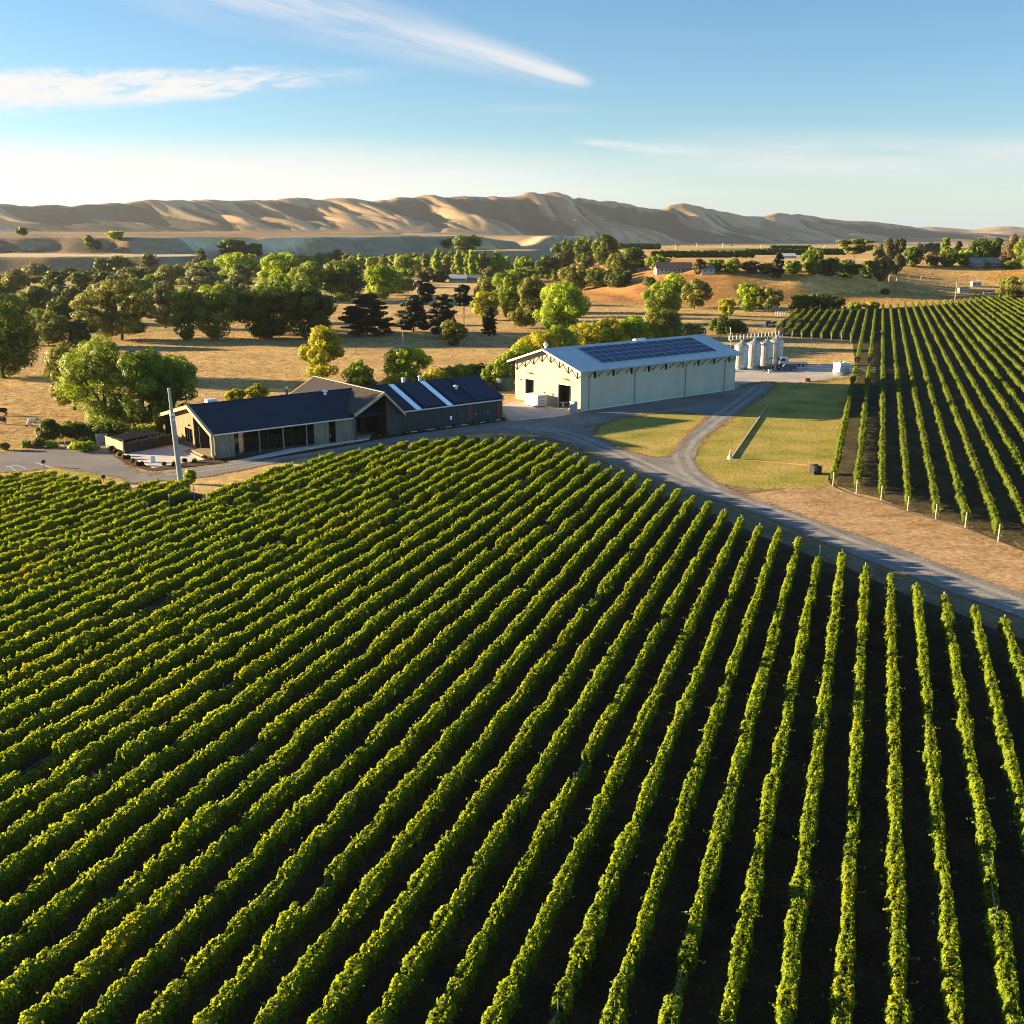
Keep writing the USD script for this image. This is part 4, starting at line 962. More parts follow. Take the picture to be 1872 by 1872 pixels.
    # roof
    obj('roof_slope', slab((-0.35, zf(-0.35)), (YR, ZR), g0 + 0.37, x1, 0.10), 'charcoal_roof', R)
    obj('roof_slope', slab((YR, ZR), (20.7, zf(20.7)), g0 + 0.37, x1, 0.10), 'charcoal_roof', R)
    obj('roof_lining', [slab((-0.2, zf(-0.2) - 0.12), (YR, ZR - 0.12), g0 + 0.4, 4.2, 0.05), slab((YR, ZR - 0.12), (20.5, zf(20.5) - 0.12), g0 + 0.4, 4.2, 0.05)], 'timber_dark', R)
    obj('ridge_cap', prism_yz([(YR - 0.25, ZR - 0.07), (YR, ZR + 0.03), (YR + 0.25, ZR - 0.05), (YR, ZR + 0.06)], g0 + 0.37, x1), 'charcoal_roof', R)
    obj('gutter', [box(g0 + 0.37, 21.2, -0.48, -0.353, ZE - 0.28, ZE - 0.12)], 'silver_frame', R); obj('gutter', [box(29.9, x1, -0.48, -0.353, ZE - 0.28, ZE - 0.12)], 'silver_frame', R)
    obj('eave_board', [box(0.1, 21.4, -0.352, -0.3, ZE - 0.34, ZE - 0.125), box(29.9, x1, -0.352, -0.3, ZE - 0.34, ZE - 0.125)], 'timber_grey', R)
    # back, right wing, inside
    obj('back_wall', [box(0.6, x1 - 0.3, 20.2, 20.4, 0, 3.3)], 'timber_dark', R)
    obj('wing_wall', [box(30.0, 49.0, 0.0, 0.25, 0.0, zt)], 'clad_green', R)
    obj('ribs', [box(30.1 + 0.38 * i, 30.14 + 0.38 * i, -0.03, -0.003, 0.15, zt) for i in range(50) if not any(a - 0.06 < 30.12 + 0.38 * i < b + 0.06 for a, b in ((32.7, 33.7), (38.5, 39.6), (41.9, 43.0), (47.9, 49.0)))], 'clad_green', stage.GetPrimAtPath(R).GetPath().pathString + '/wing_wall', kind='stuff')
    obj('wing_wall', prism_yz([(0.0, 0), (20.2, 0), (20.2, 3.3), (YR, ZR - 0.15), (0.0, zt)], 49.0, 49.2), 'clad_green', R)
    obj('rust_panel', [box(42.0, 42.95, -0.06, -0.003, 0.2, zt - 0.02)], 'rust_panel', R); obj('rust_panel', [box(48.0, 48.9, -0.06, -0.003, 0.2, zt - 0.02)], 'rust_panel', R)
    obj('dark_window', [box(32.75, 33.65, -0.05, -0.003, 0.25, 3.3)], 'far_window', R); obj('dark_window', [box(38.6, 39.5, -0.05, -0.003, 0.2, 3.3)], 'far_window', R)
    obj('lit_pane', [box(38.7, 39.1, -0.075, -0.053, 1.2, 1.75)], 'skylight', R)
    obj('plinth', [box(30.0, 49.2, -0.12, -0.062, 0.0, 0.14)], 'concrete', R)
    for x in (40.7, 43.6, 46.0):
        obj('wall_lamp', [rbox(x, x + 0.2, -0.16, -0.035, 1.5, 1.62, 0.03)], 'white_paint', R)
    obj('floor', [box(0.6, 21.7, 0.3, 20.1, 0.0, 0.12)], 'timber_warm', R)
    obj('inner_wall', [box(0.7, 21.6, 7.0, 7.1, 0.12, 3.5), box(14.9, 15.0, 0.3, 7.0, 0.12, 3.4), box(4.36, 4.4, 0.3, 7.0, 0.12, 3.4)], 'timber_dark', R)
    obj('ceiling', [box(4.4, 21.6, 0.3, 7.0, 3.4, 3.45)], 'timber_dark', R)
    # cross gable over the entry
    xa, xr, xb, zl, zrt, zA = 21.3, 26.35, 29.9, 4.05, 3.3, 6.82; y0, y1 = -1.0, 21.4
    sl = lambda xs, zs, xe, ze, th, ya, yb: prism_xz([(xs, zs), (xe, ze), (xe, ze - th), (xs, zs - th)], ya, yb)
    obj('cross_roof_slope', sl(xa, zl, xr, zA, 0.12, y0 + 0.42, y1 - 0.3), 'bronze_roof', R)
    obj('cross_roof_slope', sl(xr, zA, xb, zrt, 0.12, y0 + 0.42, y1 - 0.3), 'bronze_roof', R)
    for ya, yb in ((y0, y0 + 0.4), (y1 - 0.28, y1)):
        obj('cross_beam', sl(xa - 0.05, zl + 0.02, xr, zA + 0.06, 0.42, ya, yb), 'timber_pale', R)
        obj('cross_beam', sl(xr, zA + 0.06, xb + 0.05, zrt + 0.02, 0.42, ya, yb), 'timber_pale', R)
    obj('ridge_flashing', [box(xr - 0.22, xr + 0.10, y0 + 0.41, y1 - 0.29, zA + 0.001, zA + 0.05)], 'cream_trim', R)
    obj('entry_wall', [box(26.9, 29.8, -0.35, -0.2, 0.0, 3.3), prism_xz([(26.9, 3.3), (29.75, 3.3), (26.9, 5.9)], -0.35, -0.2), box(26.9, 27.05, -0.2, 5.5, 0, 5.8)], 'timber_dark', R)
    obj('entry_wall', [box(21.7, 21.85, -0.2, 5.4, 0.0, 3.8), box(21.7, 30.0, 5.4, 5.55, 0.0, 3.5)], 'timber_dark', R)
    obj('entry_door', [box(22.6, 25.6, 5.3, 5.36, 0.1, 2.6)], 'dark_glass', R)
    obj('downpipe', [cyl(21.6, -0.42, 0, 3.45, 0.06, 8), cyl(29.95, -0.42, 0, 3.2, 0.06, 8)], 'dark_steel', R)
    # roof lights, panels, cowls
    o = (0, -0.35, zf(-0.35)); L = (YR + 0.35) * math.hypot(1, k)
    for x in (32.25, 38.15):
        obj('roof_light', on_slope(box(x, x + 1.0, 0.05, L - 0.15, 0.004, 0.07), o, k), 'skylight', R)
    for xs, nx, ny, y_0 in ((34.0, 3, 5, 0.45), (39.75, 2, 5, 0.55), (41.75, 1, 3, 3.6), (44.0, 5, 5, 0.5)):
        wpan = 1.12 if nx != 2 else 0.9
        for i in range(nx):
            for j in range(ny):
                panel_part(R, xs + i * (wpan + 0.02), y_0 + j * 1.6, wpan, 1.56, o, k, 'solar_cell_black', (2, 3), 'black_frame', 0.05, 0.06)
    for x, y, z in ((20.6, 6.9, zf(6.9)), (42.9, 4.3, zf(4.3))):
        obj('roof_cowl', [cyl(x, y, z - 0.1, z + 0.35, 0.28, 14), cyl(x, y, z + 0.42, z + 0.55, 0.5, 16, 0.42), cyl(x, y, z + 0.55, z + 0.68, 0.42, 16, 0.1)], 'white_steel', R)
    for x, y in ((36.3, 9.6), (39.2, 9.2)):
        obj('roof_cowl', [cyl(x, y, zf(y) - 0.1, zf(y) + 0.8, 0.28, 12), cyl(x, y, zf(y) + 0.8, zf(y) + 1.0, 0.45, 14, 0.2)], 'white_steel', R)
    obj('flue', [cyl(15.6, 9.5, zf(9.5) - 0.1, zf(9.5) + 1.0, 0.16, 12)], 'dark_steel', R); obj('flue_cap', [cyl(15.6, 9.5, zf(9.5) + 1.0, zf(9.5) + 1.35, 0.24, 14)], 'silver_frame', R)
    obj('vent_pipe', [cyl(19.0, 7.9, ZR, ZR + 0.4, 0.08, 8)], 'silver_frame', R)
    obj('aerial', [cyl(-0.1, 8.1, ZR, ZR + 1.5, 0.035, 6), rod((-0.1, 7.8, ZR + 1.3), (-0.1, 8.5, ZR + 1.45), 0.05, 6)], 'dark_steel', R)
    obj('roof_unit', [rbox(3.4, 4.9, 10.0, 11.2, zf(11) - 0.1, zf(10) + 0.62, 0.04)], 'white_paint', R)
    def HL(x, y, z=0.0):
        a = math.radians(38.0); return np.array([A[0] + x * math.cos(a) - y * math.sin(a), A[1] + x * math.sin(a) + y * math.cos(a), z])
    # cafe tables and chairs behind the glass
    ch0 = None; first = {}
    for i, (x, y) in enumerate(((4.2, 1.6), (7.6, 1.5), (9.3, 2.6), (11.4, 1.5), (12.9, 2.6), (5.6, 3.4))):
        lab = f'white cafe table behind the glass front, {ordinal(i + 1)} from the porch'
        if 't' not in first:
            t = thing('cafe_table', lab, 'table', HL(x, y, 0.12), 38, 'tables behind the glass front'); first['t'] = t
            obj('table_top', [cyl(0, 0, 0.70, 0.735, 0.45, 20)], 'white_paint', t); obj('pedestal', [cyl(0, 0, 0.0, 0.70, 0.035, 8), cyl(0, 0, 0, 0.03, 0.25, 16)], 'dark_steel', t)
        else:
            copy_of(first['t'], HL(x, y, 0.12), 38, lab)
        for s in (-1, 1):
            lab = f'white cafe chair {"left" if s < 0 else "right"} of the {ordinal(i + 1)} table behind the glass'
            if 'c' not in first:
                c = thing('cafe_chair', lab, 'chair', HL(x + s * 0.8, y, 0.12), 38, 'chairs behind the glass front'); first['c'] = c
                obj('seat', [rbox(-0.22, 0.22, -0.22, 0.22, 0.42, 0.47, 0.02)], 'white_paint', c); obj('backrest', [rbox(-0.24, -0.2, -0.2, 0.2, 0.5, 0.86, 0.015)], 'white_paint', c)
                for a in (-0.19, 0.19):
                    for b in (-0.19, 0.19):
                        obj('leg', [rod((a, b, 0), (a * 0.9, b * 0.9, 0.43), 0.018, 5)], 'white_paint', c)
            else:
                copy_of(first['c'], HL(x + s * 0.8, y, 0.12), 38 if s < 0 else 218, lab)
    return HL


HL = build_house()
# patio, path, beds
obj('patio', extrude(pxpoly([(226, 830), (333, 814), (357, 820), (394, 837.5), (280, 856)]), 0.07, 0.0), 'concrete', kind='structure', label='pale concrete patio at the timber gable')
PATH = pxpoly([(417, 845), (450, 838.5), (517, 824), (560, 812.5), (602, 807), (656, 797.5), (679, 794), (675, 803), (610, 813), (543, 825), (450, 843.5)])
obj('footpath', extrude(PATH, 0.075, 0.0), 'concrete', kind='structure', label='pale concrete footpath along the glazed front of the house')
for name, poly in (('bark_bed', pxpoly([(198, 827), (206, 822), (226, 833), (282, 857), (394, 839), (416, 842), (416, 846), (330, 856), (272, 862), (232, 850)])), ('bark_bed', pxpoly([(396, 841), (430, 832), (575, 811), (600, 806), (560, 812), (450, 838), (416, 845)])),
                   ('bark_bed', pxpoly([(450, 844.5), (545, 826.5), (676, 805), (680, 795), (925, 766.5), (925, 770), (840, 781), (690, 805), (560, 829)]))):
    obj(name, sheet(poly, 0.056, step=1.0, rough=0.15, seed=4), 'bark_bed', kind='structure', label='dark bark planting bed at the edge of the concrete')


# ---------------------------------------------------------------- leaves for trees and shrubs
def crown(kind, H, Wd, n, size, rng):
    """Crown of leaf sprays: (vertices, faces, tint) about the base at the origin, height H, width Wd."""
    R = Wd / 2; lobes = []
    def add(c, r, t):
        lobes.append((np.asarray(c, float), np.asarray(r, float) * np.ones(3), t))
    if kind in ('round', 'airy'):
        z0 = 0.05 * H; hz = (H - z0) / 2; zc = z0 + hz
        k = 40 if kind == 'round' else 26
        for i in range(k):
            d = rng.normal(size=3); d /= np.linalg.norm(d); f = d[2]
            q = rng.uniform(0.60, 0.84); r = rng.uniform(0.20, 0.34); low = 1.0 if f > -0.2 else 1.0 + 0.22 * (f + 0.2)
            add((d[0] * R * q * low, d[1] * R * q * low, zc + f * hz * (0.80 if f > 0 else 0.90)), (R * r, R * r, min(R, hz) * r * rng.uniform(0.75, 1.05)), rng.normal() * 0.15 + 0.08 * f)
        for i in range(7):
            d = rng.normal(size=3); d /= np.linalg.norm(d)
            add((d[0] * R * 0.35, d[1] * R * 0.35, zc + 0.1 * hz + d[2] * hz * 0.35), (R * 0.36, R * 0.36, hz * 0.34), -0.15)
    elif kind == 'poplar':
        k = 16
        for i in range(k):
            f = (i + 0.5) / k; rr = R * (0.6 + 0.5 * math.sin(min(1, f * 1.6) * math.pi / 2)) * (1 - f ** 3.5 * 0.65)
            add((rng.normal() * R * 0.25, rng.normal() * R * 0.25, H * (0.06 + 0.9 * f)), (rr * 0.72, rr * 0.72, H / k * 1.7), rng.normal() * 0.1)
    elif kind == 'conifer':
        k = 100
        for i in range(k):
            f = rng.random() ** 1.1; a = rng.uniform(0, 2 * math.pi); rr = R * (1 - f ** 2.4 * 0.72) * rng.uniform(0.3, 1.12)
            add((math.cos(a) * rr * 0.75, math.sin(a) * rr * 0.75, H * (0.06 + 0.88 * f)), (R * rng.uniform(0.13, 0.30), R * rng.uniform(0.13, 0.30), H * rng.uniform(0.025, 0.06)), rng.normal() * 0.12)
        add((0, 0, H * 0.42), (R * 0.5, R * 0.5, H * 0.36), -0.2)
    elif kind == 'umbrella':
        for i in range(22):
            a = rng.uniform(0, 2 * math.pi); q = rng.uniform(0.05, 0.8) * R; f = rng.uniform(0.56, 0.96); q *= 1.1 - 0.5 * abs(f - 0.78) / 0.2
            add((math.cos(a) * q, math.sin(a) * q, H * f), (R * rng.uniform(0.26, 0.46), R * rng.uniform(0.26, 0.46), H * rng.uniform(0.045, 0.085)), rng.normal() * 0.12)
    elif kind == 'gum':
        for i in range(20):
            f = rng.uniform(0.30, 0.97); a = rng.uniform(0, 2 * math.pi); q = R * rng.uniform(0.1, 0.75) * (1.1 - abs(f - 0.62))
            r = R * rng.uniform(0.28, 0.48); add((math.cos(a) * q, math.sin(a) * q, H * f), (r, r, min(r * 1.2, H * 0.11)), rng.normal() * 0.14)
    elif kind == 'hedge':                                               # Wd is its length, R its half length; depth a third of its height
        k = max(6, int(Wd / H * 2.4))
        for i in range(k):
            add(((i + 0.5) / k * Wd - R, rng.normal() * H * 0.08, H * rng.uniform(0.40, 0.52)), (Wd / k * 0.8, H * 0.36, H * rng.uniform(0.42, 0.52)), rng.normal() * 0.08)
    else:                                                               # shrub
        for i in range(22):
            a = rng.uniform(0, 2 * math.pi); q = R * math.sqrt(rng.random()) * 0.78; h = H * (1 - 0.42 * (q / R) ** 2)
            r = R * rng.uniform(0.20, 0.34); rz = min(h * 0.30, r * 1.1)
            add((math.cos(a) * q, math.sin(a) * q, rng.uniform(0.35, 1.0) * (h - rz) if i > 7 else h - rz), (r, r, rz), rng.normal() * 0.15)
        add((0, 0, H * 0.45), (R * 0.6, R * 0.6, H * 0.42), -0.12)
    C = np.array([l[0] for l in lobes]); RR = np.array([l[1] for l in lobes]); TT = np.array([l[2] for l in lobes])
    w = (RR ** 2).sum(1); idx = rng.choice(len(lobes), n, p=w / w.sum())
    d = rng.normal(size=(n, 3)); d /= np.linalg.norm(d, axis=1, keepdims=True)
    if kind in ('conifer', 'umbrella'):
        d[:, 2] *= 0.7
    rad = rng.uniform(0.66, 1.04, n) ** 0.6
    lump = 1 + 0.22 * (meshkit.noise(d * 2.2 + idx[:, None] * 3.1, 5) - 0.5) * 2
    pos = C[idx] + RR[idx] * d * (rad * lump)[:, None]
    pos[:, 2] = np.maximum(pos[:, 2], size * 0.3)
    nr = d * 1.0 + rng.normal(size=(n, 3)) * 0.40 + [0, 0, 0.1]
    v, f, k = leaf_cards(pos, nr, size, rng, False)
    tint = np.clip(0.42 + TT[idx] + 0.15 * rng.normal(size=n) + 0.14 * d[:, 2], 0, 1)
    soft = d + [0, 0, 0.1] + 0.55 * nr / np.linalg.norm(nr, axis=1, keepdims=True); soft /= np.linalg.norm(soft, axis=1, keepdims=True)
    return v, f, np.repeat(tint, k), C, np.repeat(soft, k, 0)


def trunk(kind, H, Wd, C, rng):
    r = max(0.05, H * (0.010 if kind in ('gum', 'umbrella', 'poplar') else 0.02)); out = []
    top = {'gum': 0.8, 'umbrella': 0.85, 'poplar': 0.7, 'conifer': 0.9}.get(kind, 0.45)
    p = [np.array([0, 0, -0.3]), np.array([rng.normal() * r, rng.normal() * r, H * top * 0.4]), np.array([rng.normal() * r * 2, rng.normal() * r * 2, H * top])]
    out += [rod(p[0], p[1], r * 1.25, 8, r * 0.9), rod(p[1], p[2], r * 0.9, 8, r * 0.4)]
    if kind not in ('poplar', 'conifer'):
        for i in rng.choice(len(C), min(7, len(C)), replace=False):
            s = p[1] + (p[2] - p[1]) * rng.uniform(0.0, 0.8); out.append(rod(s, C[i], r * 0.42, 6, r * 0.12))
    return out


PXM = lambda q: math.hypot(q[0], q[1]) / 1872 * 1.02                    # metres per photograph pixel at a point


def plant(name, kind, leaf, x0, x1, ytop, ybase, label, cat='tree', bark='bark', group=None, dens=1.0, seed=None, at=None):
    """A tree or shrub that fills those pixels, standing on the ground at the bottom of its box."""
    seed = seed if seed is not None else int(x0 * 7 + ytop * 13 + x1)
    rng = np.random.default_rng(abs(seed) + 1)
    q = on_ground((x0 + x1) / 2, ybase) if at is None else np.array(at)
    m = PXM(q); H = (ybase - ytop) * m * 0.93; Wd = (x1 - x0) * m
    area = (x1 - x0) * (ybase - ytop)
    n = int(np.clip(area * 1.7 * dens, 420, 24000)); size = max(0.15, m * 3.15) * (1.0 if area > 1500 else 1.1)
    root = thing(name, label, cat, q, rng.uniform(0, 360) if kind != 'hedge' else 0, group)
    v, f, t, C, sn = crown(kind, H, Wd, n, size, rng)
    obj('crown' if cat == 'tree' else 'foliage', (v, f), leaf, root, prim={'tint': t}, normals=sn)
    if kind in ('shrub', 'hedge'):
        obj('stems', [rod((rng.normal() * Wd * 0.12, rng.normal() * H * 0.1, -0.2), (rng.normal() * Wd * 0.2, rng.normal() * H * 0.15, H * 0.5), 0.05, 5, 0.02) for _ in range(5)], bark, root)
    else:
        obj('trunk', trunk(kind, H, Wd, C, rng), bark, root)
    return root


TREES = [
    # name, kind, leaf, x0, x1, ytop, ybase, label
    ('broad_tree', 'round', 'leaf_olive', 152, 294, 518, 622, 'broad yellow-green tree behind the big front clump on the left'),
    ('broad_tree', 'round', 'leaf_mid', 312, 372, 528, 622, 'smaller left partner of the twin round trees at the paddock edge'),
    ('broad_tree', 'round', 'leaf_mid', 350, 444, 516, 620, 'taller right partner of the twin round trees at the paddock edge'),
    ('broad_tree', 'round', 'leaf_olive', 92, 180, 632, 750, 'pale drooping tree at the left of the front clump'),
    ('broad_tree', 'round', 'leaf_mid', 130, 262, 620, 786, 'tallest dark green tree of the front clump left of the pole'),
    ('broad_tree', 'round', 'leaf_mid', 206, 322, 636, 792, 'bright green tree in the middle of the front clump by the pole'),
    ('broad_tree', 'round', 'leaf_mid', 270, 372, 650, 784, 'rounded tree at the right of the front clump behind the timber gable'),
    ('broad_tree', 'round', 'leaf_dark', -60, 74, 548, 692, 'dark spreading tree cut by the left edge of the picture'),
    ('broad_tree', 'round', 'leaf_dark', 436, 540, 520, 619, 'dark round tree with lit top, left of the big dark pair'),
    ('broad_tree', 'round', 'leaf_mid', 460, 560, 504, 612, 'tall tree with a yellow-green crest rising behind the dark pair'),
    ('broad_tree', 'round', 'leaf_dark', 520, 614, 516, 619, 'dark round tree right of the big dark pair beside the paddock'),
    ('broad_tree', 'round', 'leaf_mid', 534, 602, 480, 552, 'round tree in the second line above the dark pair, left one'),
    ('broad_tree', 'round', 'leaf_dark', 576, 672, 476, 550, 'large dark tree in the second line above the dark pair, right one'),
    ('broad_tree', 'round', 'leaf_lime', 662, 734, 485, 546, 'round tree with a sunlit yellow crest left of the tall pines'),
    ('broad_tree', 'round', 'leaf_lime', 472, 558, 465, 524, 'domed yellow-green tree in the far line left of centre'),
    ('broad_tree', 'round', 'leaf_lime', 396, 476, 462, 518, 'pale green domed tree in the far line above the column tree'),
    ('column_tree', 'poplar', 'leaf_dark', 426, 458, 483, 521, 'dark narrow column tree standing before pale willows'),
    ('broad_tree', 'airy', 'leaf_silver', 276, 330, 514, 600, 'grey-green willow between the broad tree and the twin round trees'),
    ('broad_tree', 'airy', 'leaf_silver', 404, 470, 506, 590, 'silvery willow right of the twin round trees'),
    ('broad_tree', 'airy', 'leaf_silver', 330, 410, 494, 548, 'silvery low willow above the twin round trees'),
    ('cypress_tree', 'conifer', 'needle', 618, 724, 532, 613, 'wide black-green cypress left of the tall pines in the paddock'),
    ('cypress_tree', 'conifer', 'needle', 722, 790, 536, 607, 'black-green cypress in the middle of the paddock pines'),
    ('cypress_tree', 'conifer', 'needle', 778, 846, 534, 618, 'dark cypress right of the middle of the paddock pines'),
    ('pine_tree', 'umbrella', 'needle', 754, 796, 512, 604, 'thin pine with a flat top rising behind the cypresses'),
    ('pine_tree', 'umbrella', 'needle', 828, 868, 516, 606, 'leaning umbrella pine on a bare trunk right of the cypresses'),
    ('cypress_tree', 'conifer', 'needle', 878, 910, 556, 614, 'small dark pine standing alone near the big round tree'),
    ('broad_tree', 'round', 'leaf_olive', 802, 854, 584, 632, 'small round olive-green tree in front of the cypresses'),
    ('broad_tree', 'round', 'leaf_yellow', 552, 632, 595, 700, 'bright yellow-green tree behind the house ridge'),
    ('broad_tree', 'round', 'leaf_mid', 628, 684, 656, 712, 'low dark green tree right of the bright yellow-green tree'),
    ('broad_tree', 'round', 'leaf_lime', 704, 790, 632, 704, 'light green tree behind the roof between ridge and panels'),
    ('broad_tree', 'round', 'leaf_lime', 974, 1074, 516, 616, 'large lone round tree left of the warehouse roof'),
    ('broad_tree', 'round', 'leaf_yellow', 862, 916, 532, 586, 'yellow-green tree behind the small lone pine'),
    ('broad_tree', 'round', 'leaf_yellow', 918, 952, 546, 586, 'small bright yellow tree left of the lone round tree'),
    ('broad_tree', 'round', 'leaf_mid', 896, 962, 492, 572, 'tall green tree above the small bright yellow tree'),
    ('broad_tree', 'airy', 'leaf_olive', 946, 1004, 500, 580, 'brownish thin-leaved tree behind the lone round tree'),
    ('broad_tree', 'round', 'leaf_olive', 866, 912, 506, 556, 'olive tree left of the tall green tree'),
    ('broad_tree', 'round', 'leaf_mid', 1168, 1242, 520, 592, 'dense green tree above the far end of the yellow willows'),
    ('broad_tree', 'airy', 'leaf_lime', 1190, 1262, 501, 562, 'loose pale green tree on the bank behind the dense green one'),
    ('broad_tree', 'airy', 'leaf_olive', 1240, 1298, 510, 566, 'olive thin tree at the foot of the orange bank'),
    ('broad_tree', 'round', 'leaf_yellow', 1313, 1345, 545, 578, 'small yellow tree standing alone below the orange bank'),
    ('broad_tree', 'round', 'leaf_lime', 1346, 1392, 518, 570, 'yellow-green willow at the foot of the bank, left of a pair'),
    ('broad_tree', 'airy', 'leaf_olive', 1380, 1428, 522, 571, 'grey-green willow at the foot of the bank, right of a pair'),
    ('broad_tree', 'round', 'leaf_dark', 1440, 1492, 540, 570, 'dark bushy tree at the left of the clump above the right vine block'),
    ('broad_tree', 'round', 'leaf_dark', 1474, 1520, 536, 569, 'dark bushy tree in the middle of the clump above the right vine block'),
    ('broad_tree', 'round', 'leaf_dark', 1504, 1543, 542, 567, 'dark bushy tree at the right of the clump above the right vine block'),
    # plateau edge
    ('gum_tree', 'gum', 'gum_leaf', 1590, 1622, 452, 532, 'leaning gum tree at the left of the gum group, lowest foot'),
    ('gum_tree', 'gum', 'gum_leaf', 1608, 1640, 446, 520, 'gum tree with a pale trunk in the middle of the gum group'),
    ('gum_tree', 'gum', 'gum_leaf', 1624, 1654, 445, 515, 'gum tree with a pale trunk at the right of the gum group'),
    ('broad_tree', 'umbrella', 'leaf_olive', 1530, 1590, 440, 494, 'flat-topped brown tree on the plateau left of the gums'),
    ('broad_tree', 'round', 'leaf_mid', 1464, 1504, 454, 503, 'pointed green tree on the plateau edge left of three round ones'),
    ('broad_tree', 'round', 'leaf_dark', 1490, 1537, 475, 507, 'dark round tree on the plateau edge, left of two neighbours'),
    ('broad_tree', 'round', 'leaf_dark', 1525, 1573, 477, 509, 'dark round tree on the plateau edge with a smooth dome'),
    ('broad_tree', 'round', 'leaf_dark', 1572, 1604, 478, 509, 'dark tree on the plateau edge directly left of the gums'),
    ('broad_tree', 'round', 'leaf_mid', 1434, 1466, 476, 502, 'small round tree on the plateau edge right of the slender pine'),
    ('pine_tree', 'conifer', 'needle', 1408, 1434, 462, 508, 'slender dark pine on the plateau edge above the gully'),
    ('broad_tree', 'round', 'leaf_mid', 1386, 1412, 482, 501, 'low bush-like tree left of the slender pine on the plateau edge'),
    ('broad_tree', 'round', 'leaf_mid', 1318, 1358, 476, 499, 'green round tree on the plateau edge right of the dark-roofed house'),
    ('broad_tree', 'airy', 'leaf_brown', 1352, 1392, 478, 499, 'brown bare-looking tree on the plateau edge near the house'),
    ('broad_tree', 'airy', 'leaf_brown', 1264, 1290, 476, 503, 'brown leafless-looking tree at the right end of the dark-roofed house'),
    ('broad_tree', 'round', 'leaf_mid', 1290, 1326, 474, 494, 'green tree behind the white annex of the dark-roofed house'),
    ('broad_tree', 'airy', 'leaf_mid', 1180, 1226, 466, 494, 'brown tree left of the dark-roofed house'),
    ('broad_tree', 'round', 'leaf_dark', 1650, 1684, 454, 488, 'dark round tree right of the gum group'),
    ('broad_tree', 'airy', 'leaf_brown', 1684, 1722, 462, 486, 'brown scrubby tree between the gums and the right house'),
    ('pine_tree', 'conifer', 'leaf_mid', 1716, 1737, 437, 480, 'tall green pine behind the trees left of the right house'),
    ('pine_tree', 'conifer', 'needle', 1742, 1758, 443, 478, 'narrow dark pine behind the trees left of the right house'),
    ('broad_tree', 'round', 'leaf_mid', 1714, 1750, 458, 487, 'mid green tree on the plateau left of the right house'),
    ('broad_tree', 'round', 'leaf_lime', 1742, 1782, 460, 485, 'lighter green tree touching the right house'),
    ('broad_tree', 'round', 'leaf_dark', 1768, 1808, 441, 480, 'big dark tree behind the right house, left one'),
    ('broad_tree', 'round', 'leaf_dark', 1796, 1832, 438, 479, 'big dark tree behind the right house, right one'),
    ('broad_tree', 'airy', 'leaf_brown', 1824, 1868, 437, 490, 'large brownish tree right of the right house'),
    ('broad_tree', 'round', 'leaf_mid', 1856, 1910, 432, 496, 'green tree cut by the right edge of the picture'),
    ('broad_tree', 'airy', 'leaf_olive', 1822, 1892, 511, 550, 'sparse grey-green tree above the top corner of the right vine block'),
    # dark pines in the middle distance
    ('pine_tree', 'round', 'leaf_dark', 1008, 1058, 438, 492, 'dark tall tree at the left of the pine mass near the centre'),
    ('pine_tree', 'round', 'leaf_dark', 1046, 1098, 434, 490, 'dark tall tree in the middle of the pine mass near the centre'),
    ('pine_tree', 'round', 'leaf_dark', 1082, 1132, 431, 488, 'highest dark tree of the pine mass near the centre'),
    ('broad_tree', 'round', 'leaf_olive', 1104, 1154, 463, 506, 'olive rounded tree below the highest dark pine'),
    ('broad_tree', 'round', 'leaf_dark', 1128, 1182, 452, 500, 'dark tree behind the white farmhouse roof'),
    ('broad_tree', 'round', 'leaf_olive', 1022, 1080, 482, 532, 'brown-green tree at the left end of the red bank'),
    ('broad_tree', 'round', 'leaf_dark', 1066, 1126, 488, 526, 'dark shaded tree on top of the red bank'),
    ('broad_tree', 'round', 'leaf_dark', 976, 1024, 466, 512, 'dark tree left of the brown-green one'),
    ('broad_tree', 'round', 'leaf_mid', 940, 984, 470, 508, 'green tree in line left of the pine mass'),
    ('broad_tree', 'round', 'leaf_mid', 720, 766, 466, 506, 'dark green tree above the yellow-crested tree'),
    ('broad_tree', 'round', 'leaf_dark', 826, 882, 432, 462, 'dark dome of trees below the hills at centre left'),
    ('broad_tree', 'round', 'leaf_dark', 806, 830, 437, 455, 'small dark tree left of the dark dome below the hills'),
    ('cypress_tree', 'poplar', 'needle', 762, 790, 496, 516, 'clipped dark conifer left of the white cottage'),
    ('cypress_tree', 'poplar', 'needle', 786, 822, 495, 516, 'clipped dark conifer touching the white cottage'),
    ('broad_tree', 'airy', 'leaf_silver', 882, 904, 488, 514, 'pale bare tree right of the white cottage'),
    # left middle distance
    ('broad_tree', 'round', 'leaf_dark', 38, 96, 526, 574, 'smooth dark dome tree at the far left behind the scrub'),
    ('pine_tree', 'conifer', 'leaf_dark', 76, 128, 498, 552, 'dull grey-green conifer at the left of the valley'),
    ('broad_tree', 'round', 'leaf_dark', 128, 166, 497, 530, 'dark tree right of the grey-green conifer'),
    ('column_tree', 'poplar', 'leaf_dark', 176, 196, 474, 505, 'dark poplar, left one of three together'),
    ('column_tree', 'poplar', 'leaf_dark', 190, 210, 476, 505, 'dark poplar, middle one of three together'),
    ('column_tree', 'poplar', 'leaf_dark', 204, 230, 471, 505, 'dark poplar, right and widest one of three together'),
    ('column_tree', 'poplar', 'leaf_dark', 258, 282, 469, 492, 'short dark poplar right of the three dark poplars'),
    ('pine_tree', 'conifer', 'leaf_dark', 360, 378, 459, 482, 'lone pointed tree before the grey terrace face'),
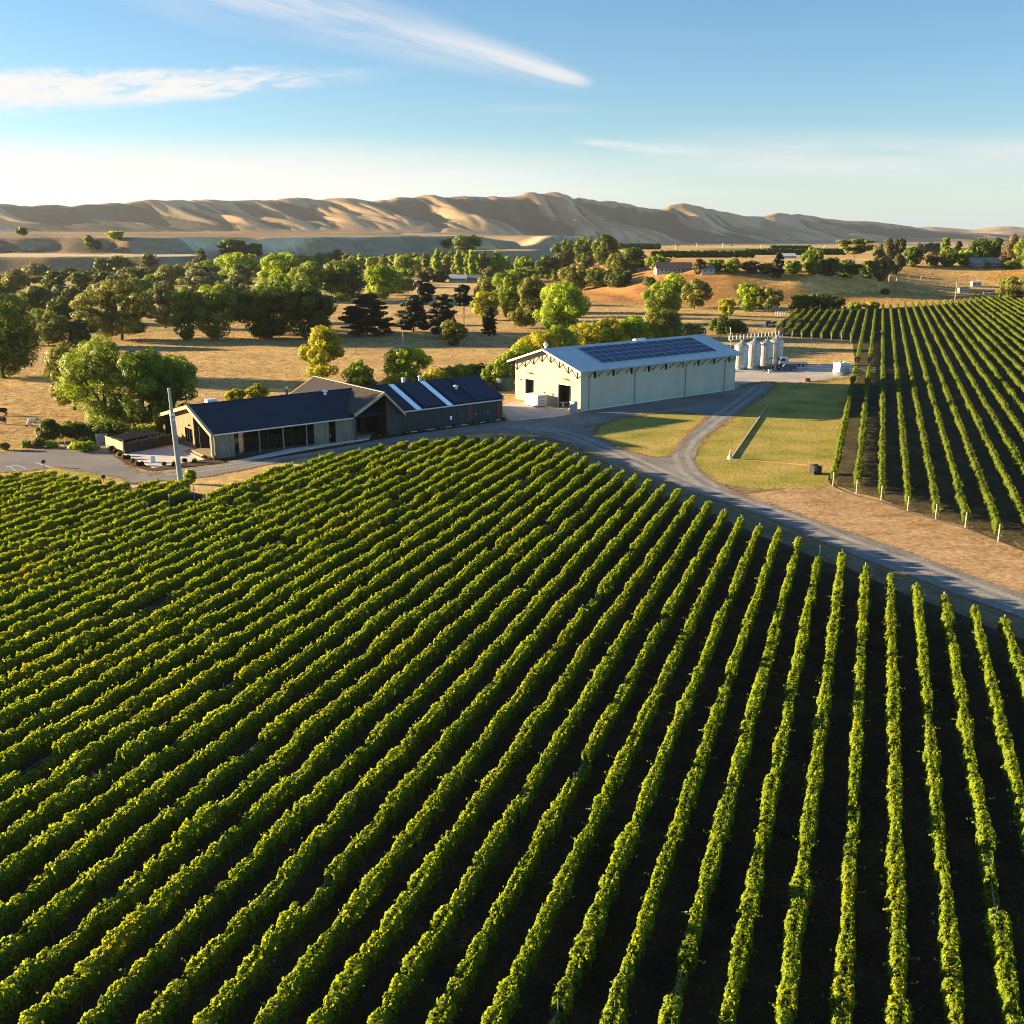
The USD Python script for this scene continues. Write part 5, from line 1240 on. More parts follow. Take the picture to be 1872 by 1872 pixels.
    ('broad_tree', 'round', 'leaf_lime', 352, 404, 478, 506, 'pale green tree left of the pale domed tree'),
    ('broad_tree', 'round', 'leaf_dark', 300, 342, 488, 512, 'dark tree in the scrub left of the pale green tree'),
    ('broad_tree', 'round', 'leaf_dark', 400, 440, 439, 470, 'dark tree on the terrace slope, left of three'),
    ('broad_tree', 'round', 'leaf_dark', 412, 452, 444, 472, 'dark tree on the terrace slope, middle of three'),
    ('broad_tree', 'round', 'leaf_dark', 450, 484, 446, 472, 'dark tree on the terrace slope, right of three'),
    ('broad_tree', 'round', 'leaf_dark', 608, 634, 460, 484, 'dark tree in the pale poplar line'),
    ('broad_tree', 'round', 'leaf_mid', 156, 172, 437, 460, 'small tree on the terrace face, left of a pair'),
    ('broad_tree', 'round', 'leaf_dark', 170, 186, 444, 459, 'small dark tree on the terrace face, right of a pair'),
    ('broad_tree', 'round', 'leaf_dark', 30, 50, 417, 431, 'dark tree alone on top of the upper terrace'),
    ('broad_tree', 'round', 'leaf_lime', 198, 226, 426, 440, 'light green tree at the notch of the upper terrace'),
    ('broad_tree', 'round', 'leaf_olive', 54, 74, 486, 504, 'faint grey tree on the pasture at the far left'),
]
for t_ in TREES:
    plant(*t_, bark='pale_bark' if t_[1] == 'gum' else 'bark')
# three umbrella pines at the far left
for i, (a, b) in enumerate(((-4, 26), (24, 52), (48, 82))):
    plant('pine_tree', 'umbrella', 'leaf_olive', a, b, 506, 532, f'flat-topped pine of the pale grove at the left edge, {ordinal(i + 1)} from the left', group='flat-topped pines at the left edge')
# pale poplars
rp = np.random.default_rng(77)
k_ = 0
for a, b, yt, yb, n in ((548, 608, 466, 484, 7), (630, 722, 458, 492, 11), (724, 800, 456, 498, 9), (796, 874, 448, 502, 10), (872, 930, 452, 504, 7)):
    for i in range(n):
        k_ += 1; x = a + (b - a) * (i + 0.5) / n; h = (yb - yt) * rp.uniform(0.6, 0.85)
        plant('poplar_tree', 'poplar', ['leaf_lime', 'leaf_lime', 'leaf_olive'][int(rp.integers(0, 3))], x - 8, x + 8, yb - h, yb + rp.uniform(-2, 3), f'pale green poplar in the long belt below the hills, {ordinal(k_)} from the left', group='poplar belt below the hills', dens=1.3, seed=900 + k_)
for i in range(12):
    x = 1677 + i * 3.4
    plant('poplar_tree', 'poplar', 'leaf_silver', x - 2.4, x + 2.4, 447 + rp.uniform(-1, 2), 464, f'pale bare poplar on the plain right of the gums, {ordinal(i + 1)} from the left', group='bare poplars on the plain', seed=300 + i)
# windbreak hedges on the plain
for x0, x1, yt, yb, lab in ((1196, 1372, 458, 471, 'long clipped dark windbreak hedge in front of the green field'), (1370, 1538, 455, 466, 'second clipped dark windbreak hedge, right of and beyond the first'), (1412, 1478, 449, 455.5, 'short dark windbreak hedge far out on the plain'), (1128, 1204, 445, 456, 'dark shelter belt behind the pine mass')):
    plant('windbreak_hedge', 'hedge', 'leaf_dark', x0, x1, yt, yb, lab, cat='hedge', dens=1.6)
# shrubs
SHRUBS = [
    ('shrub', 'leaf_dark', 70, 112, 766, 808, 'dark rounded bush at the left of the bushes behind the car park'), ('shrub', 'leaf_dark', 108, 162, 772, 806, 'olive-dark bush in the middle of the bushes behind the car park'),
    ('shrub', 'leaf_dark', 150, 236, 768, 803, 'largest dark bush behind the car park and the fence'), ('shrub', 'leaf_lime', 232, 292, 776, 804, 'yellow-green bush behind the dark fence'),
    ('shrub', 'leaf_yellow', 280, 304, 742, 800, 'tall yellow bush at the left edge of the timber gable'), ('shrub', 'leaf_yellow', 414, 452, 712, 742, 'yellow bush just behind the long ridge, left one'), ('shrub', 'leaf_yellow', 448, 492, 700, 736, 'yellow bush just behind the long ridge, right one'),
    ('shrub', 'leaf_lime', 126, 178, 806, 824, 'long bright green bush at the edge of the car park'),
    ('shrub', 'leaf_olive', 640, 688, 686, 712, 'olive bush behind the cross gable'), ('shrub', 'leaf_yellow', 700, 760, 682, 714, 'yellow bush below the light green tree'), ('shrub', 'leaf_olive', 790, 842, 668, 702, 'olive bush behind the panels'), ('shrub', 'leaf_lime', 834, 892, 664, 704, 'light green bush behind the right wing'), ('shrub', 'leaf_mid', 880, 944, 658, 712, 'dull green bush between the wing and the warehouse'),
    ('shrub', 'leaf_lime', 926, 976, 630, 700, 'tall yellow-green bush left of the warehouse eave'), ('shrub', 'leaf_yellow', 962, 1016, 602, 668, 'yellow willow bush behind the gable apex'), ('shrub', 'leaf_lime', 1000, 1052, 596, 660, 'lime willow bush behind the roof, first of the row'), ('shrub', 'leaf_yellow', 1040, 1098, 588, 650, 'bright yellow willow bush behind the middle of the roof'),
    ('shrub', 'leaf_yellow', 1086, 1140, 580, 646, 'largest yellow willow bush behind the roof vent'), ('shrub', 'leaf_lime', 1130, 1184, 578, 640, 'lime willow bush right of the roof vent'), ('shrub', 'leaf_olive', 1174, 1240, 566, 634, 'olive willow bush at the right end of the row'),
    ('shrub', 'leaf_yellow', 770, 826, 672, 712, 'yellow-green bush behind the first roof light of the wing'), ('shrub', 'leaf_lime', 812, 868, 664, 708, 'lime bush behind the second roof light of the wing'), ('shrub', 'leaf_olive', 856, 912, 660, 706, 'olive bush behind the far end of the wing roof'), ('shrub', 'leaf_lime', 896, 950, 648, 700, 'lime bush above the dark green water tank'),
    ('shrub', 'leaf_yellow', 906, 960, 640, 694, 'yellow bush left of the gable eave'), ('shrub', 'leaf_yellow', 984, 1036, 606, 660, 'yellow willow bush just right of the gable apex'), ('shrub', 'leaf_lime', 1064, 1120, 590, 648, 'lime willow bush before the bright yellow one'), ('shrub', 'leaf_yellow', 1112, 1166, 584, 640, 'yellow willow bush above the roof vent'), ('shrub', 'leaf_yellow', 1160, 1216, 582, 634, 'yellow willow bush near the right end of the row'),
    ('shrub', 'leaf_olive', 1236, 1290, 590, 622, 'low olive bush behind the far roof end'), ('shrub', 'leaf_dark', 1296, 1350, 576, 612, 'dark bush left of the small pump shed'), ('shrub', 'leaf_olive', 1330, 1366, 584, 612, 'olive bush touching the small pump shed'),
    ('shrub', 'leaf_lime', 1550, 1574, 552, 565, 'light green bush above the right vine block, left one'), ('shrub', 'leaf_yellow', 1574, 1606, 551, 565, 'light green bush above the right vine block, right one'), ('shrub', 'leaf_dark', 1610, 1626, 528, 538, 'small round bush at the foot of the leaning gum'),
    ('shrub', 'leaf_olive', 30, 80, 586, 632, 'olive scrub at the left edge of the paddock, first mound'), ('shrub', 'leaf_olive', 66, 130, 574, 634, 'tallest olive scrub mound left of the broad tree'), ('shrub', 'leaf_dark', 118, 176, 586, 634, 'dark scrub mound below the broad tree'),
    ('shrub', 'leaf_dark', 0, 46, 540, 590, 'dark scrub behind the tree cut by the left edge'), ('shrub', 'leaf_dark', 86, 150, 544, 592, 'dark scrub mound below the grey-green conifer'), ('shrub', 'leaf_mid', 50, 100, 566, 604, 'green scrub mound below the dark dome tree'),
    ('shrub', 'leaf_olive', 228, 292, 484, 518, 'olive scrub mound right of the three dark poplars'), ('shrub', 'leaf_olive', 282, 350, 482, 524, 'wide olive scrub mound below the terrace nose'), ('shrub', 'leaf_mid', 254, 312, 502, 534, 'green scrub mound behind the grey willow'), ('shrub', 'leaf_silver', 164, 222, 497, 520, 'silvery low scrub below the three dark poplars'),
    ('shrub', 'leaf_olive', 480, 540, 508, 546, 'olive scrub between the far domed trees and the dark pair'), ('shrub', 'leaf_mid', 690, 760, 500, 540, 'green scrub behind the black cypress'), ('shrub', 'leaf_olive', 926, 980, 560, 600, 'olive scrub left of the lone round tree'),
    ('shrub', 'leaf_olive', 0, 18, 812, 827, 'small weedy bush at the left edge beside the car park'), ('shrub', 'leaf_lime', 40, 58, 810, 823, 'small lime bush beside the car park fence posts'), ('shrub', 'leaf_olive', 60, 84, 804, 821, 'small pale bush beside the car park fence posts'), ('shrub', 'leaf_lime', 84, 108, 808, 821, 'small green bush beside the fence posts, right one'),
    ('shrub', 'leaf_lime', 338, 360, 860, 890, 'single bright vine bush right of the tall pole'), ('shrub', 'leaf_olive', 1440, 1480, 566, 574, 'low weeds along the top of the right vine block'),
]
for s_ in SHRUBS:
    if 'willow bush' in s_[6] or 'left of the warehouse eave' in s_[6]:
        w_ = (s_[3] - s_[2]) * 0.3; s_ = s_[:2] + (s_[2] - w_, s_[3] + w_, s_[4] - 3) + s_[5:]
    plant(s_[0], 'shrub', *s_[1:], cat='shrub')
# scrub belt of the valley, clumps one can tell apart but that look alike
k_ = 0
def scrub(n, xa, xb, ya, yb, wa, wb, leaves, label, group, skip=lambda x, y: False):
    global k_
    found = []
    for i in range(n):
        x = rp.uniform(xa, xb); y = ya + (yb - ya) * (i + rp.random()) / n; w = rp.uniform(wa, wb) * (0.6 + 0.4 * (y - ya) / (yb - ya)); h = w * rp.uniform(0.5, 0.8)
        if skip(x, y):
            continue
        k_ += 1
        found.append((x, y, w, h, leaves[int(rp.integers(0, len(leaves)))], 4000 + k_))
    look = {'leaf_olive': 'olive', 'leaf_mid': 'mid green', 'leaf_dark': 'dark green', 'leaf_silver': 'silvery', 'leaf_brown': 'brownish'}
    seen = {}
    for x, y, w, h, lf, sd in sorted(found):
        seen[lf] = seen.get(lf, 0) + 1
        plant('scrub_clump', 'shrub', lf, x - w / 2, x + w / 2, y - h, y, f'{look[lf]} {label}, {ordinal(seen[lf])} such from the left', cat='shrub', group=group, seed=sd)


scrub(58, -20, 620, 500, 560, 34, 72, ['leaf_olive', 'leaf_mid', 'leaf_dark', 'leaf_olive', 'leaf_silver'], 'scrub clump among the left valley trees', 'scrub clumps of the left valley', lambda x, y: y > 535 and x > 300)
scrub(30, 600, 1010, 486, 520, 24, 48, ['leaf_mid', 'leaf_dark', 'leaf_olive', 'leaf_mid'], 'scrub clump below the poplar belt', 'scrub clumps below the poplar belt', lambda x, y: 790 < x < 885 and y > 500)
scrub(14, 900, 1190, 494, 530, 26, 50, ['leaf_dark', 'leaf_olive', 'leaf_mid'], 'scrub clump around the pine mass', 'scrub clumps around the pine mass')
scrub(12, 1290, 1880, 478, 500, 16, 34, ['leaf_dark', 'leaf_brown', 'leaf_mid'], 'scrub clump along the plateau edge', 'scrub clumps along the plateau edge')


# distant tree line on the plain, one mass
def tree_line():
    rng = np.random.default_rng(8); V, F, Tn, k = [], [], [], 0
    for i in range(150):
        x = rng.uniform(1200, 1880); y = rng.uniform(443.5, 447.5); q = on_ground(x, y)
        H = rng.uniform(3.5, 8.5) * PXM(q); r = H * rng.uniform(0.7, 1.5)
        d = rng.normal(size=(50, 3)); d /= np.linalg.norm(d, axis=1, keepdims=True); d[:, 2] = np.abs(d[:, 2])
        v, f, kk = leaf_cards(q + d * [r, r, H] * rng.uniform(0.6, 1, (50, 1)), d, H * 0.5, rng, False)
        V.append(v); F.append(f + k); k += len(v); Tn.append(np.full(len(v), rng.random()))
    obj('tree_line', (np.vstack(V), np.vstack(F)), 'leaf_dark', prim={'tint': np.concatenate(Tn)}, kind='stuff', label='dark far tree line on the plain below the hills', cat='trees')


tree_line()


# dry grass tufts of the paddock and the banks
def grass_field():
    rng = np.random.default_rng(15); n = 44000
    px = rng.uniform(-30, 1900, n); py = rng.uniform(560, 835, n)
    px = np.concatenate([px, rng.uniform(980, 1890, 9000)]); py = np.concatenate([py, rng.uniform(497, 560, 9000)]); n = len(px)
    d = np.stack([(px - 936) / 1872, np.cos(PITCH) - (py - 936) / 1872 * np.sin(PITCH), -np.sin(PITCH) - (py - 936) / 1872 * np.cos(PITCH)], 1)
    t = (0 - CAM_H) / d[:, 2]; q = np.array([0, 0, CAM_H]) + t[:, None] * d
    q = q[q[:, 1] < 640]
    bad = shapely.contains_xy(FRONT.buffer(2).union(BLOCK2.buffer(1.5)).union(ROAD).union(CARPARK).union(YARD).union(APRON).union(LAWN).union(PATH), q[:, 0], q[:, 1])
    a = math.radians(38); A = P(394, 840)
    def inb(o, x0, x1, y0, y1):
        lx = (q[:, 0] - o[0]) * math.cos(a) + (q[:, 1] - o[1]) * math.sin(a); ly = -(q[:, 0] - o[0]) * math.sin(a) + (q[:, 1] - o[1]) * math.cos(a)
        return (lx > x0) & (lx < x1) & (ly > y0) & (ly < y1)
    bad |= inb(A, -14, 51, -8, 22) | inb(P(1061, 752.5), -6, 44, -8, 20)
    q = q[~bad]; q[:, 2] = height(q[:, 0], q[:, 1])
    ends = []
    for x, y in ((1524, 884), (1568, 900), (1611, 909), (1660, 931), (1710, 946), (1766, 961), (1818, 981), (1872, 1003)):
        e = P(x, y); ends.append(e + np.c_[rng.normal(size=(70, 2)) * [0.55, 0.9] + [0.0, 0.6], np.zeros(70)])
    e = rng.uniform(0, 1, 900); vg = np.array([P(1480 + 392 * t_ + rng.normal() * 14, 893 + 118 * t_ + rng.normal() * 7) for t_ in e]); ends.append(vg)
    for poly, cnt in ((ROAD, 2600), (LAWN, 900), (CARPARK, 500), (YARD, 500), (ISLAND, 500)):
        bd = poly.boundary; ln = bd.length
        e = np.array([bd.interpolate(t_ * ln).coords[0] for t_ in rng.random(cnt)]); e = e + rng.normal(size=e.shape) * 0.28
        e = e[(e[:, 1] > 80) & (e[:, 1] < 260) & (np.abs(e[:, 0]) < 130)]; e = e[~shapely.contains_xy(FRONT, e[:, 0], e[:, 1])]
        lx = (e[:, 0] - A[0]) * math.cos(a) + (e[:, 1] - A[1]) * math.sin(a); ly = -(e[:, 0] - A[0]) * math.sin(a) + (e[:, 1] - A[1]) * math.cos(a)
        e = e[~((lx > -3) & (lx < 51) & (ly > -3.5) & (ly < 22))]; g2 = P(1061, 752.5)
        lx = (e[:, 0] - g2[0]) * math.cos(a) + (e[:, 1] - g2[1]) * math.sin(a); ly = -(e[:, 0] - g2[0]) * math.sin(a) + (e[:, 1] - g2[1]) * math.cos(a)
        e = e[~((lx > -8) & (lx < 44) & (ly > -2) & (ly < 20))]
        ends.append(np.c_[e, np.full(len(e), 0.03)])
    q = np.vstack([q] + ends)
    k = 7; m = len(q)
    sz = (np.hypot(q[:, 0], q[:, 1]) / 1872 * 2.2)[:, None]
    base = np.repeat(q, k, 0) + np.c_[rng.normal(size=(m * k, 2)) * np.repeat(sz, k, 0) * 0.9, np.zeros(m * k)]
    an = rng.uniform(0, 2 * math.pi, m * k); h = np.repeat(sz[:, 0], k) * rng.uniform(0.25, 0.9, m * k) * 0.95; w = np.repeat(sz[:, 0], k) * 0.22
    ln = rng.normal(size=(m * k, 2)) * h[:, None] * 0.5
    side = np.c_[np.cos(an) * w, np.sin(an) * w, np.zeros(m * k)]
    v = np.stack([base - side, base + side, base + np.c_[ln, h]], 1).reshape(-1, 3); f = np.arange(len(v)).reshape(-1, 3)
    tint = np.repeat(rng.random(m * k), 3)
    obj('dry_grass', (v, f), 'straw', prim={'tint': tint}, kind='stuff', label='dry tufted grass standing over the golden paddocks', cat='grass')


leaf_mat('straw', (0.24, 0.165, 0.065), (0.40, 0.28, 0.115), trans=0.25, spec=0.05, rough=0.9)
grass_field()
#@@PART3
# ---------------------------------------------------------------- tanks, catwalk, vehicles of the yard
def build_yard():
    first = None
    spots = [(1353.5, 675), (1376.5, 672), (1398.5, 668.5), (1417, 665.5)]
    labs = ['steel wine tank nearest the warehouse, its left side sunlit', 'second steel wine tank from the warehouse, with a tall cone top', 'third steel wine tank from the warehouse, with a dark name plate', 'steel wine tank at the right end of the four, beside the truck']
    heights = (5.35, 5.4, 5.3, 5.5)
    for i, ((x, y), lab) in enumerate(zip(spots, labs)):
        q = P(x, y); t = thing('wine_tank', lab, 'tank', q, 30, 'four steel wine tanks')
        h = heights[i]; r = 1.6
        obj('body', [cyl(0, 0, 0.45, h, r, 40)], 'tank_steel', t, smooth=35)
        obj('cone_roof', [cyl(0, 0, h, h + (0.55 if i == 2 else 0.85), r, 40, 0.28), cyl(0, 0, h + (0.5 if i == 2 else 0.8), h + (0.75 if i == 2 else 1.1), 0.3, 16)], 'tank_steel', t, smooth=35)
        obj('bands', [cyl(0, 0, z, z + 0.07, r + 0.02, 40) for z in (0.6, 1.9, 3.2, 4.5, h - 0.12)], 'silver_frame', t, kind='stuff')
        obj('skirt', [cyl(0, 0, 0, 0.45, r * 0.93, 32)], 'downpipe_grey', t)
        a = math.radians(-120)
        obj('manway', [rod((math.cos(a) * 1.55, math.sin(a) * 1.55, 0.95), (math.cos(a) * 1.72, math.sin(a) * 1.72, 0.95), 0.3, 16)], 'silver_frame', t)
        obj('valve', [rod((math.cos(a + 0.5) * 1.4, math.sin(a + 0.5) * 1.4, 0.35), (math.cos(a + 0.5) * 1.95, math.sin(a + 0.5) * 1.95, 0.35), 0.07, 8), cyl(math.cos(a + 0.5) * 1.95, math.sin(a + 0.5) * 1.95, 0.05, 0.6, 0.09, 8)], 'dark_steel', t)
        obj('ladder', [rod((math.cos(a - 0.7 + s) * 1.66, math.sin(a - 0.7 + s) * 1.66, 0.3), (math.cos(a - 0.7 + s) * 1.66, math.sin(a - 0.7 + s) * 1.66, h), 0.025, 5) for s in (-0.13, 0.13)], 'silver_frame', t)
        if i == 2:
            obj('name_plate', [rbox(-0.75, 0.75, -1.72, -1.6, 1.75, 2.05, 0.03)], 'dark_steel', t)
    # catwalk behind the tanks with its white railing
    a_, b_ = P(1340, 672), P(1432, 660); back = np.array([-0.25, 0.97]) * 2.2
    a_[:2] += back; b_[:2] += back
    d = (b_ - a_)[:2]; ln = np.linalg.norm(d); yaw = math.degrees(math.atan2(d[1], d[0]))
    c = thing('tank_catwalk', 'white railed catwalk along the tops of the steel tanks', 'catwalk', a_, yaw)
    obj('deck', [box(0, ln, -0.4, 0.4, 5.9, 6.0)], 'downpipe_grey', c)
    for x in np.linspace(0.3, ln - 0.3, 5):
        obj('support', [cyl(x, 0, 0, 5.9, 0.07, 6)], 'downpipe_grey', c)
    for i in range(15):
        x = 0.1 + (ln - 0.2) * i / 14
        obj('rail_post', [box(x - 0.11, x + 0.11, 0.30, 0.42, 6.0, 6.95)], 'cream_trim', c)
    obj('top_rail', [box(0, ln, 0.43, 0.47, 6.9, 6.95), box(0, ln, 0.43, 0.47, 6.5, 6.54)], 'cream_trim', c)
    obj('light_mast', [cyl(0.6, 0.55, 5.9, 8.6, 0.06, 6), box(0.45, 0.75, 0.5, 0.6, 8.5, 8.75)], 'white_paint', c)

    def wheel(x, y, r, w=0.24):
        return [rod((x, y - w / 2, r), (x, y + w / 2, r), r, 18)], [rod((x, y - w / 2 - 0.012, r), (x, y + w / 2 + 0.012, r), r * 0.55, 14)]
    def wheels(root, spots):
        for x, y, r in spots:
            ty, rim = wheel(x, y, r); w = obj('wheel', ty, 'rubber', root); obj('rim', rim, 'silver_frame', w)
    # flat-deck truck, cab toward the tanks
    t = thing('flatbed_truck', 'white flat-deck truck with its cab toward the tanks', 'truck', P(1447, 670.5), 172)
    obj('chassis', [box(-3.2, 2.6, -0.35, 0.35, 0.55, 0.8)], 'dark_steel', t)
    obj('tray', [rbox(-3.5, 1.0, -1.1, 1.1, 0.86, 1.0, 0.03)], 'white_paint', t)
    obj('tray_edge', [box(-3.52, 1.0, s * 1.12 - 0.02, s * 1.12 + 0.02, 0.8, 1.02) for s in (-1, 1)], 'silver_frame', t)
    obj('headboard', [box(0.92, 1.0, -1.05, 1.05, 1.0, 1.9)], 'dark_steel', t)
    cb = [(1.05, 0.55), (2.85, 0.55), (2.95, 1.15), (2.6, 2.05), (2.35, 2.2), (1.05, 2.2)]
    cab = obj('cab', [prism_xz(cb, -0.95, 0.95)], 'white_paint', t)
    obj('windscreen', [prism_xz([(2.92, 1.25), (2.615, 2.0), (2.64, 2.01), (2.945, 1.26)], -0.85, 0.85)], 'far_window', cab)
    for s in (-1, 1):
        dr = obj('door', [box(1.5, 2.6, s * 0.965 - 0.012, s * 0.965 + 0.012, 0.7, 1.3)], 'white_paint', cab)
        obj('side_window', [box(1.55, 2.45, s * 0.965 - 0.012, s * 0.965 + 0.012, 1.35, 1.95)], 'far_window', cab)
        obj('mirror', [rbox(2.6, 2.7, s * 1.12 - 0.09, s * 1.12 + 0.09, 1.4, 1.75, 0.02)], 'black_plastic', cab)
        obj('headlight', [box(2.88, 2.94, s * 0.7 - 0.15, s * 0.7 + 0.15, 0.75, 0.9)], 'skylight', cab)
    obj('bumper', [rbox(2.85, 3.05, -0.95, 0.95, 0.4, 0.62, 0.03)], 'dark_steel', t)
    wheels(t, [(2.2, s * 0.85, 0.42) for s in (-1, 1)] + [(-2.0, s * 0.85, 0.42) for s in (-1, 1)] + [(-2.9, s * 0.85, 0.42) for s in (-1, 1)])
    cr = thing('crate_on_truck', 'dark crate standing in front of the truck cab', 'crate', P(1431, 670), 10)
    obj('sides', [box(-0.9, 0.9, s * 0.7 - 0.04, s * 0.7 + 0.04, 0.1, 1.9) for s in (-1, 1)] + [box(s * 0.9 - 0.04, s * 0.9 + 0.04, -0.655, 0.655, 0.1, 1.9) for s in (-1, 1)], 'car_blue', cr); obj('base', [box(-0.9, 0.9, -0.7, 0.7, 0.0, 0.095)], 'pallet_wood', cr)
    # dark trailer with a drum on its drawbar
    t = thing('trailer', 'low dark trailer parked before the third tank', 'trailer', P(1400, 678.5), 165)
    obj('bed', [box(-1.7, 1.7, -0.9, 0.9, 0.55, 0.65)], 'black_plastic', t)
    for s in (-1, 1):
        obj('side', [box(-1.7, 1.7, s * 0.9 - 0.03, s * 0.9 + 0.03, 0.655, 1.0)], 'black_plastic', t)
    obj('end', [box(-1.73, -1.67, -0.86, 0.86, 0.655, 1.0)], 'black_plastic', t); obj('end', [box(1.67, 1.73, -0.86, 0.86, 0.655, 1.0)], 'black_plastic', t)
    obj('drawbar', [rod((1.7, 0.4, 0.55), (2.8, 0, 0.5), 0.05), rod((1.7, -0.4, 0.55), (2.8, 0, 0.5), 0.05)], 'dark_steel', t)
    wheels(t, [(x, s * 1.05, 0.36) for x in (-0.45, 0.45) for s in (-1, 1)])
    lo = obj('load', [rbox(-1.4, -0.2, -0.6, 0.6, 0.66, 1.25, 0.06), rbox(0.0, 1.3, -0.7, 0.5, 0.66, 1.1, 0.06)], 'dark_steel', t)
    w = thing('white_drum', 'small white drum on the ground before the dark trailer', 'drum', P(1407.5, 681.5), 0)
    obj('shell', [rod((-0.35, 0, 0.38), (0.35, 0, 0.38), 0.38, 20)], 'white_paint', w); obj('bands', [rod((x, 0, 0.38), (x + 0.05, 0, 0.38), 0.4, 20) for x in (-0.33, -0.02, 0.28)], 'silver_frame', w)
    # small tractor
    t = thing('tractor', 'small grey and red tractor between the trailer and the blue car', 'tractor', P(1421, 675.5), 150)
    obj('bonnet', [rbox(0.2, 1.5, -0.35, 0.35, 0.7, 1.25, 0.06)], 'silver_frame', t); obj('grille', [box(1.5, 1.53, -0.28, 0.28, 0.75, 1.18)], 'dark_steel', t)
    obj('body', [rbox(-0.9, 0.2, -0.45, 0.45, 0.6, 1.0, 0.05)], 'red_paint', t); obj('seat', [rbox(-0.7, -0.3, -0.22, 0.22, 1.0, 1.15, 0.04), rbox(-0.75, -0.62, -0.22, 0.22, 1.1, 1.5, 0.04)], 'black_plastic', t)
    obj('roll_bar', [rod((-0.85, s * 0.42, 0.9), (-0.85, s * 0.42, 2.1), 0.035) for s in (-1, 1)] + [rod((-0.85, -0.42, 2.1), (-0.85, 0.42, 2.1), 0.035)], 'dark_steel', t)
    obj('steering_wheel', [rod((0.05, 0, 1.28), (0.08, 0, 1.31), 0.18, 14), rod((0.2, 0, 1.0), (0.06, 0, 1.29), 0.02)], 'black_plastic', t)
    wheels(t, [(-0.55, s * 0.72, 0.62) for s in (-1, 1)] + [(1.1, s * 0.6, 0.36) for s in (-1, 1)])
    # dark blue car
    t = thing('parked_car', 'dark blue car parked between the tractor and the truck', 'car', P(1438.5, 677), 175)
    prof = [(-2.0, 0.35), (2.0, 0.35), (2.05, 0.7), (1.1, 0.95), (0.5, 1.4), (-1.5, 1.45), (-2.05, 0.95)]
    obj('body', [prism_xz([(-2.0, 0.35), (2.0, 0.35), (2.05, 0.68), (1.1, 0.93), (-2.05, 0.95)], -0.85, 0.85)], 'car_blue', t)
    obj('cabin', [prism_xz([(1.05, 0.935), (0.45, 1.4), (-1.5, 1.45), (-2.0, 0.955)], -0.74, 0.74)], 'far_window', t); obj('roof', [rbox(-1.5, 0.45, -0.72, 0.72, 1.40, 1.49, 0.03)], 'car_blue', t)
    for s in (-1, 1):
        obj('door', [box(-1.2, 0.8, s * 0.86 - 0.008, s * 0.86 + 0.008, 0.45, 0.9)], 'car_blue', t); obj('headlight', [box(1.9, 2.06, s * 0.6 - 0.15, s * 0.6 + 0.15, 0.66, 0.76)], 'skylight', t); obj('tail_light', [box(-2.07, -2.0, s * 0.65 - 0.1, s * 0.65 + 0.1, 0.75, 0.92)], 'red_paint', t)
    wheels(t, [(x, s * 0.78, 0.32) for x in (-1.25, 1.25) for s in (-1, 1)])
    # pallet bins by the vines, three high
    bin0 = None; o = P(1547, 683)
    a = math.radians(20)
    for k in range(3):
        for j in range(2):
            for i in range(2):
                x, y = i * 1.27, j * 1.27
                loc = (o[0] - 1.3 + x * math.cos(a) - y * math.sin(a), o[1] + x * math.sin(a) + y * math.cos(a), k * 0.80)
                lab = f'pale blue-grey picking bin in the stack by the vines, {["bottom", "middle", "top"][k]} layer, {["front", "back"][j]} {["left", "right"][i]}'
                if bin0 is None:
                    bin0 = thing('picking_bin', lab, 'bin', loc, 20, 'stacked picking bins')
                    for s in (-1, 1):
                        obj('side', [box(-0.6, 0.6, s * 0.58 - 0.02, s * 0.58 + 0.02, 0.14, 0.78)], 'bin_pale', bin0); obj('end', [box(s * 0.58 - 0.02, s * 0.58 + 0.02, -0.555, 0.555, 0.14, 0.78)], 'bin_pale', bin0)
                    obj('floor', [box(-0.555, 0.555, -0.555, 0.555, 0.14, 0.18)], 'bin_pale', bin0)
                    for x_ in (-0.5, 0.0, 0.5):
                        obj('runner', [box(x_ - 0.06, x_ + 0.06, -0.58, 0.58, 0.0, 0.138)], 'bin_pale', bin0)
                    obj('rim', [box(-0.63, 0.63, s * 0.61 - 0.025, s * 0.61 + 0.025, 0.72, 0.78) for s in (-1, 1)], 'white_paint', bin0)
                else:
                    copy_of(bin0, loc, 20, lab)
    rk = trimesh.creation.icosphere(3, 1.0); v = rk.vertices; v = v * (0.75 + 0.5 * meshkit.fbm(v * 1.6 + 3, 3, 4))[:, None] * [1.5, 1.0, 0.75]; v[:, 2] = np.maximum(v[:, 2], -0.1)
    qk = P(1538, 686); obj('rubble_pile', (v + [qk[0], qk[1], 0.0], rk.faces), 'rock_grey', smooth=False, label='grey rubble pile at the foot of the pale picking bins', cat='rubble')
    t = thing('pallet_stack', 'small stack of brown pallets at the yard edge', 'pallets', P(1474.5, 697.5), 12)
    for k in range(5):
        for y in np.linspace(-0.45, 0.45, 4):
            obj('slat', [box(-0.6, 0.6, y - 0.07, y + 0.07, k * 0.145 + 0.10, k * 0.145 + 0.122)], 'pallet_wood', t)
        obj('bearers', [box(x - 0.05, x + 0.05, -0.5, 0.5, k * 0.145 + 0.0, k * 0.145 + 0.098) for x in (-0.52, 0, 0.52)], 'pallet_wood', t)
    tp = sheet(pxpoly([(1447, 708), (1452, 702.5), (1460.5, 703), (1456, 709)]), 0.12, step=0.4, rough=0.1)
    v = tp[0].copy(); obj('green_tarp', trimesh.Trimesh(*tp).subdivide() if False else extrude(pxpoly([(1447, 708), (1452, 702.5), (1460.5, 703), (1456, 709)]), 0.16, 0.03), 'tarp_green', label='flat folded green tarpaulin on the shaded grass below the yard', cat='tarpaulin')
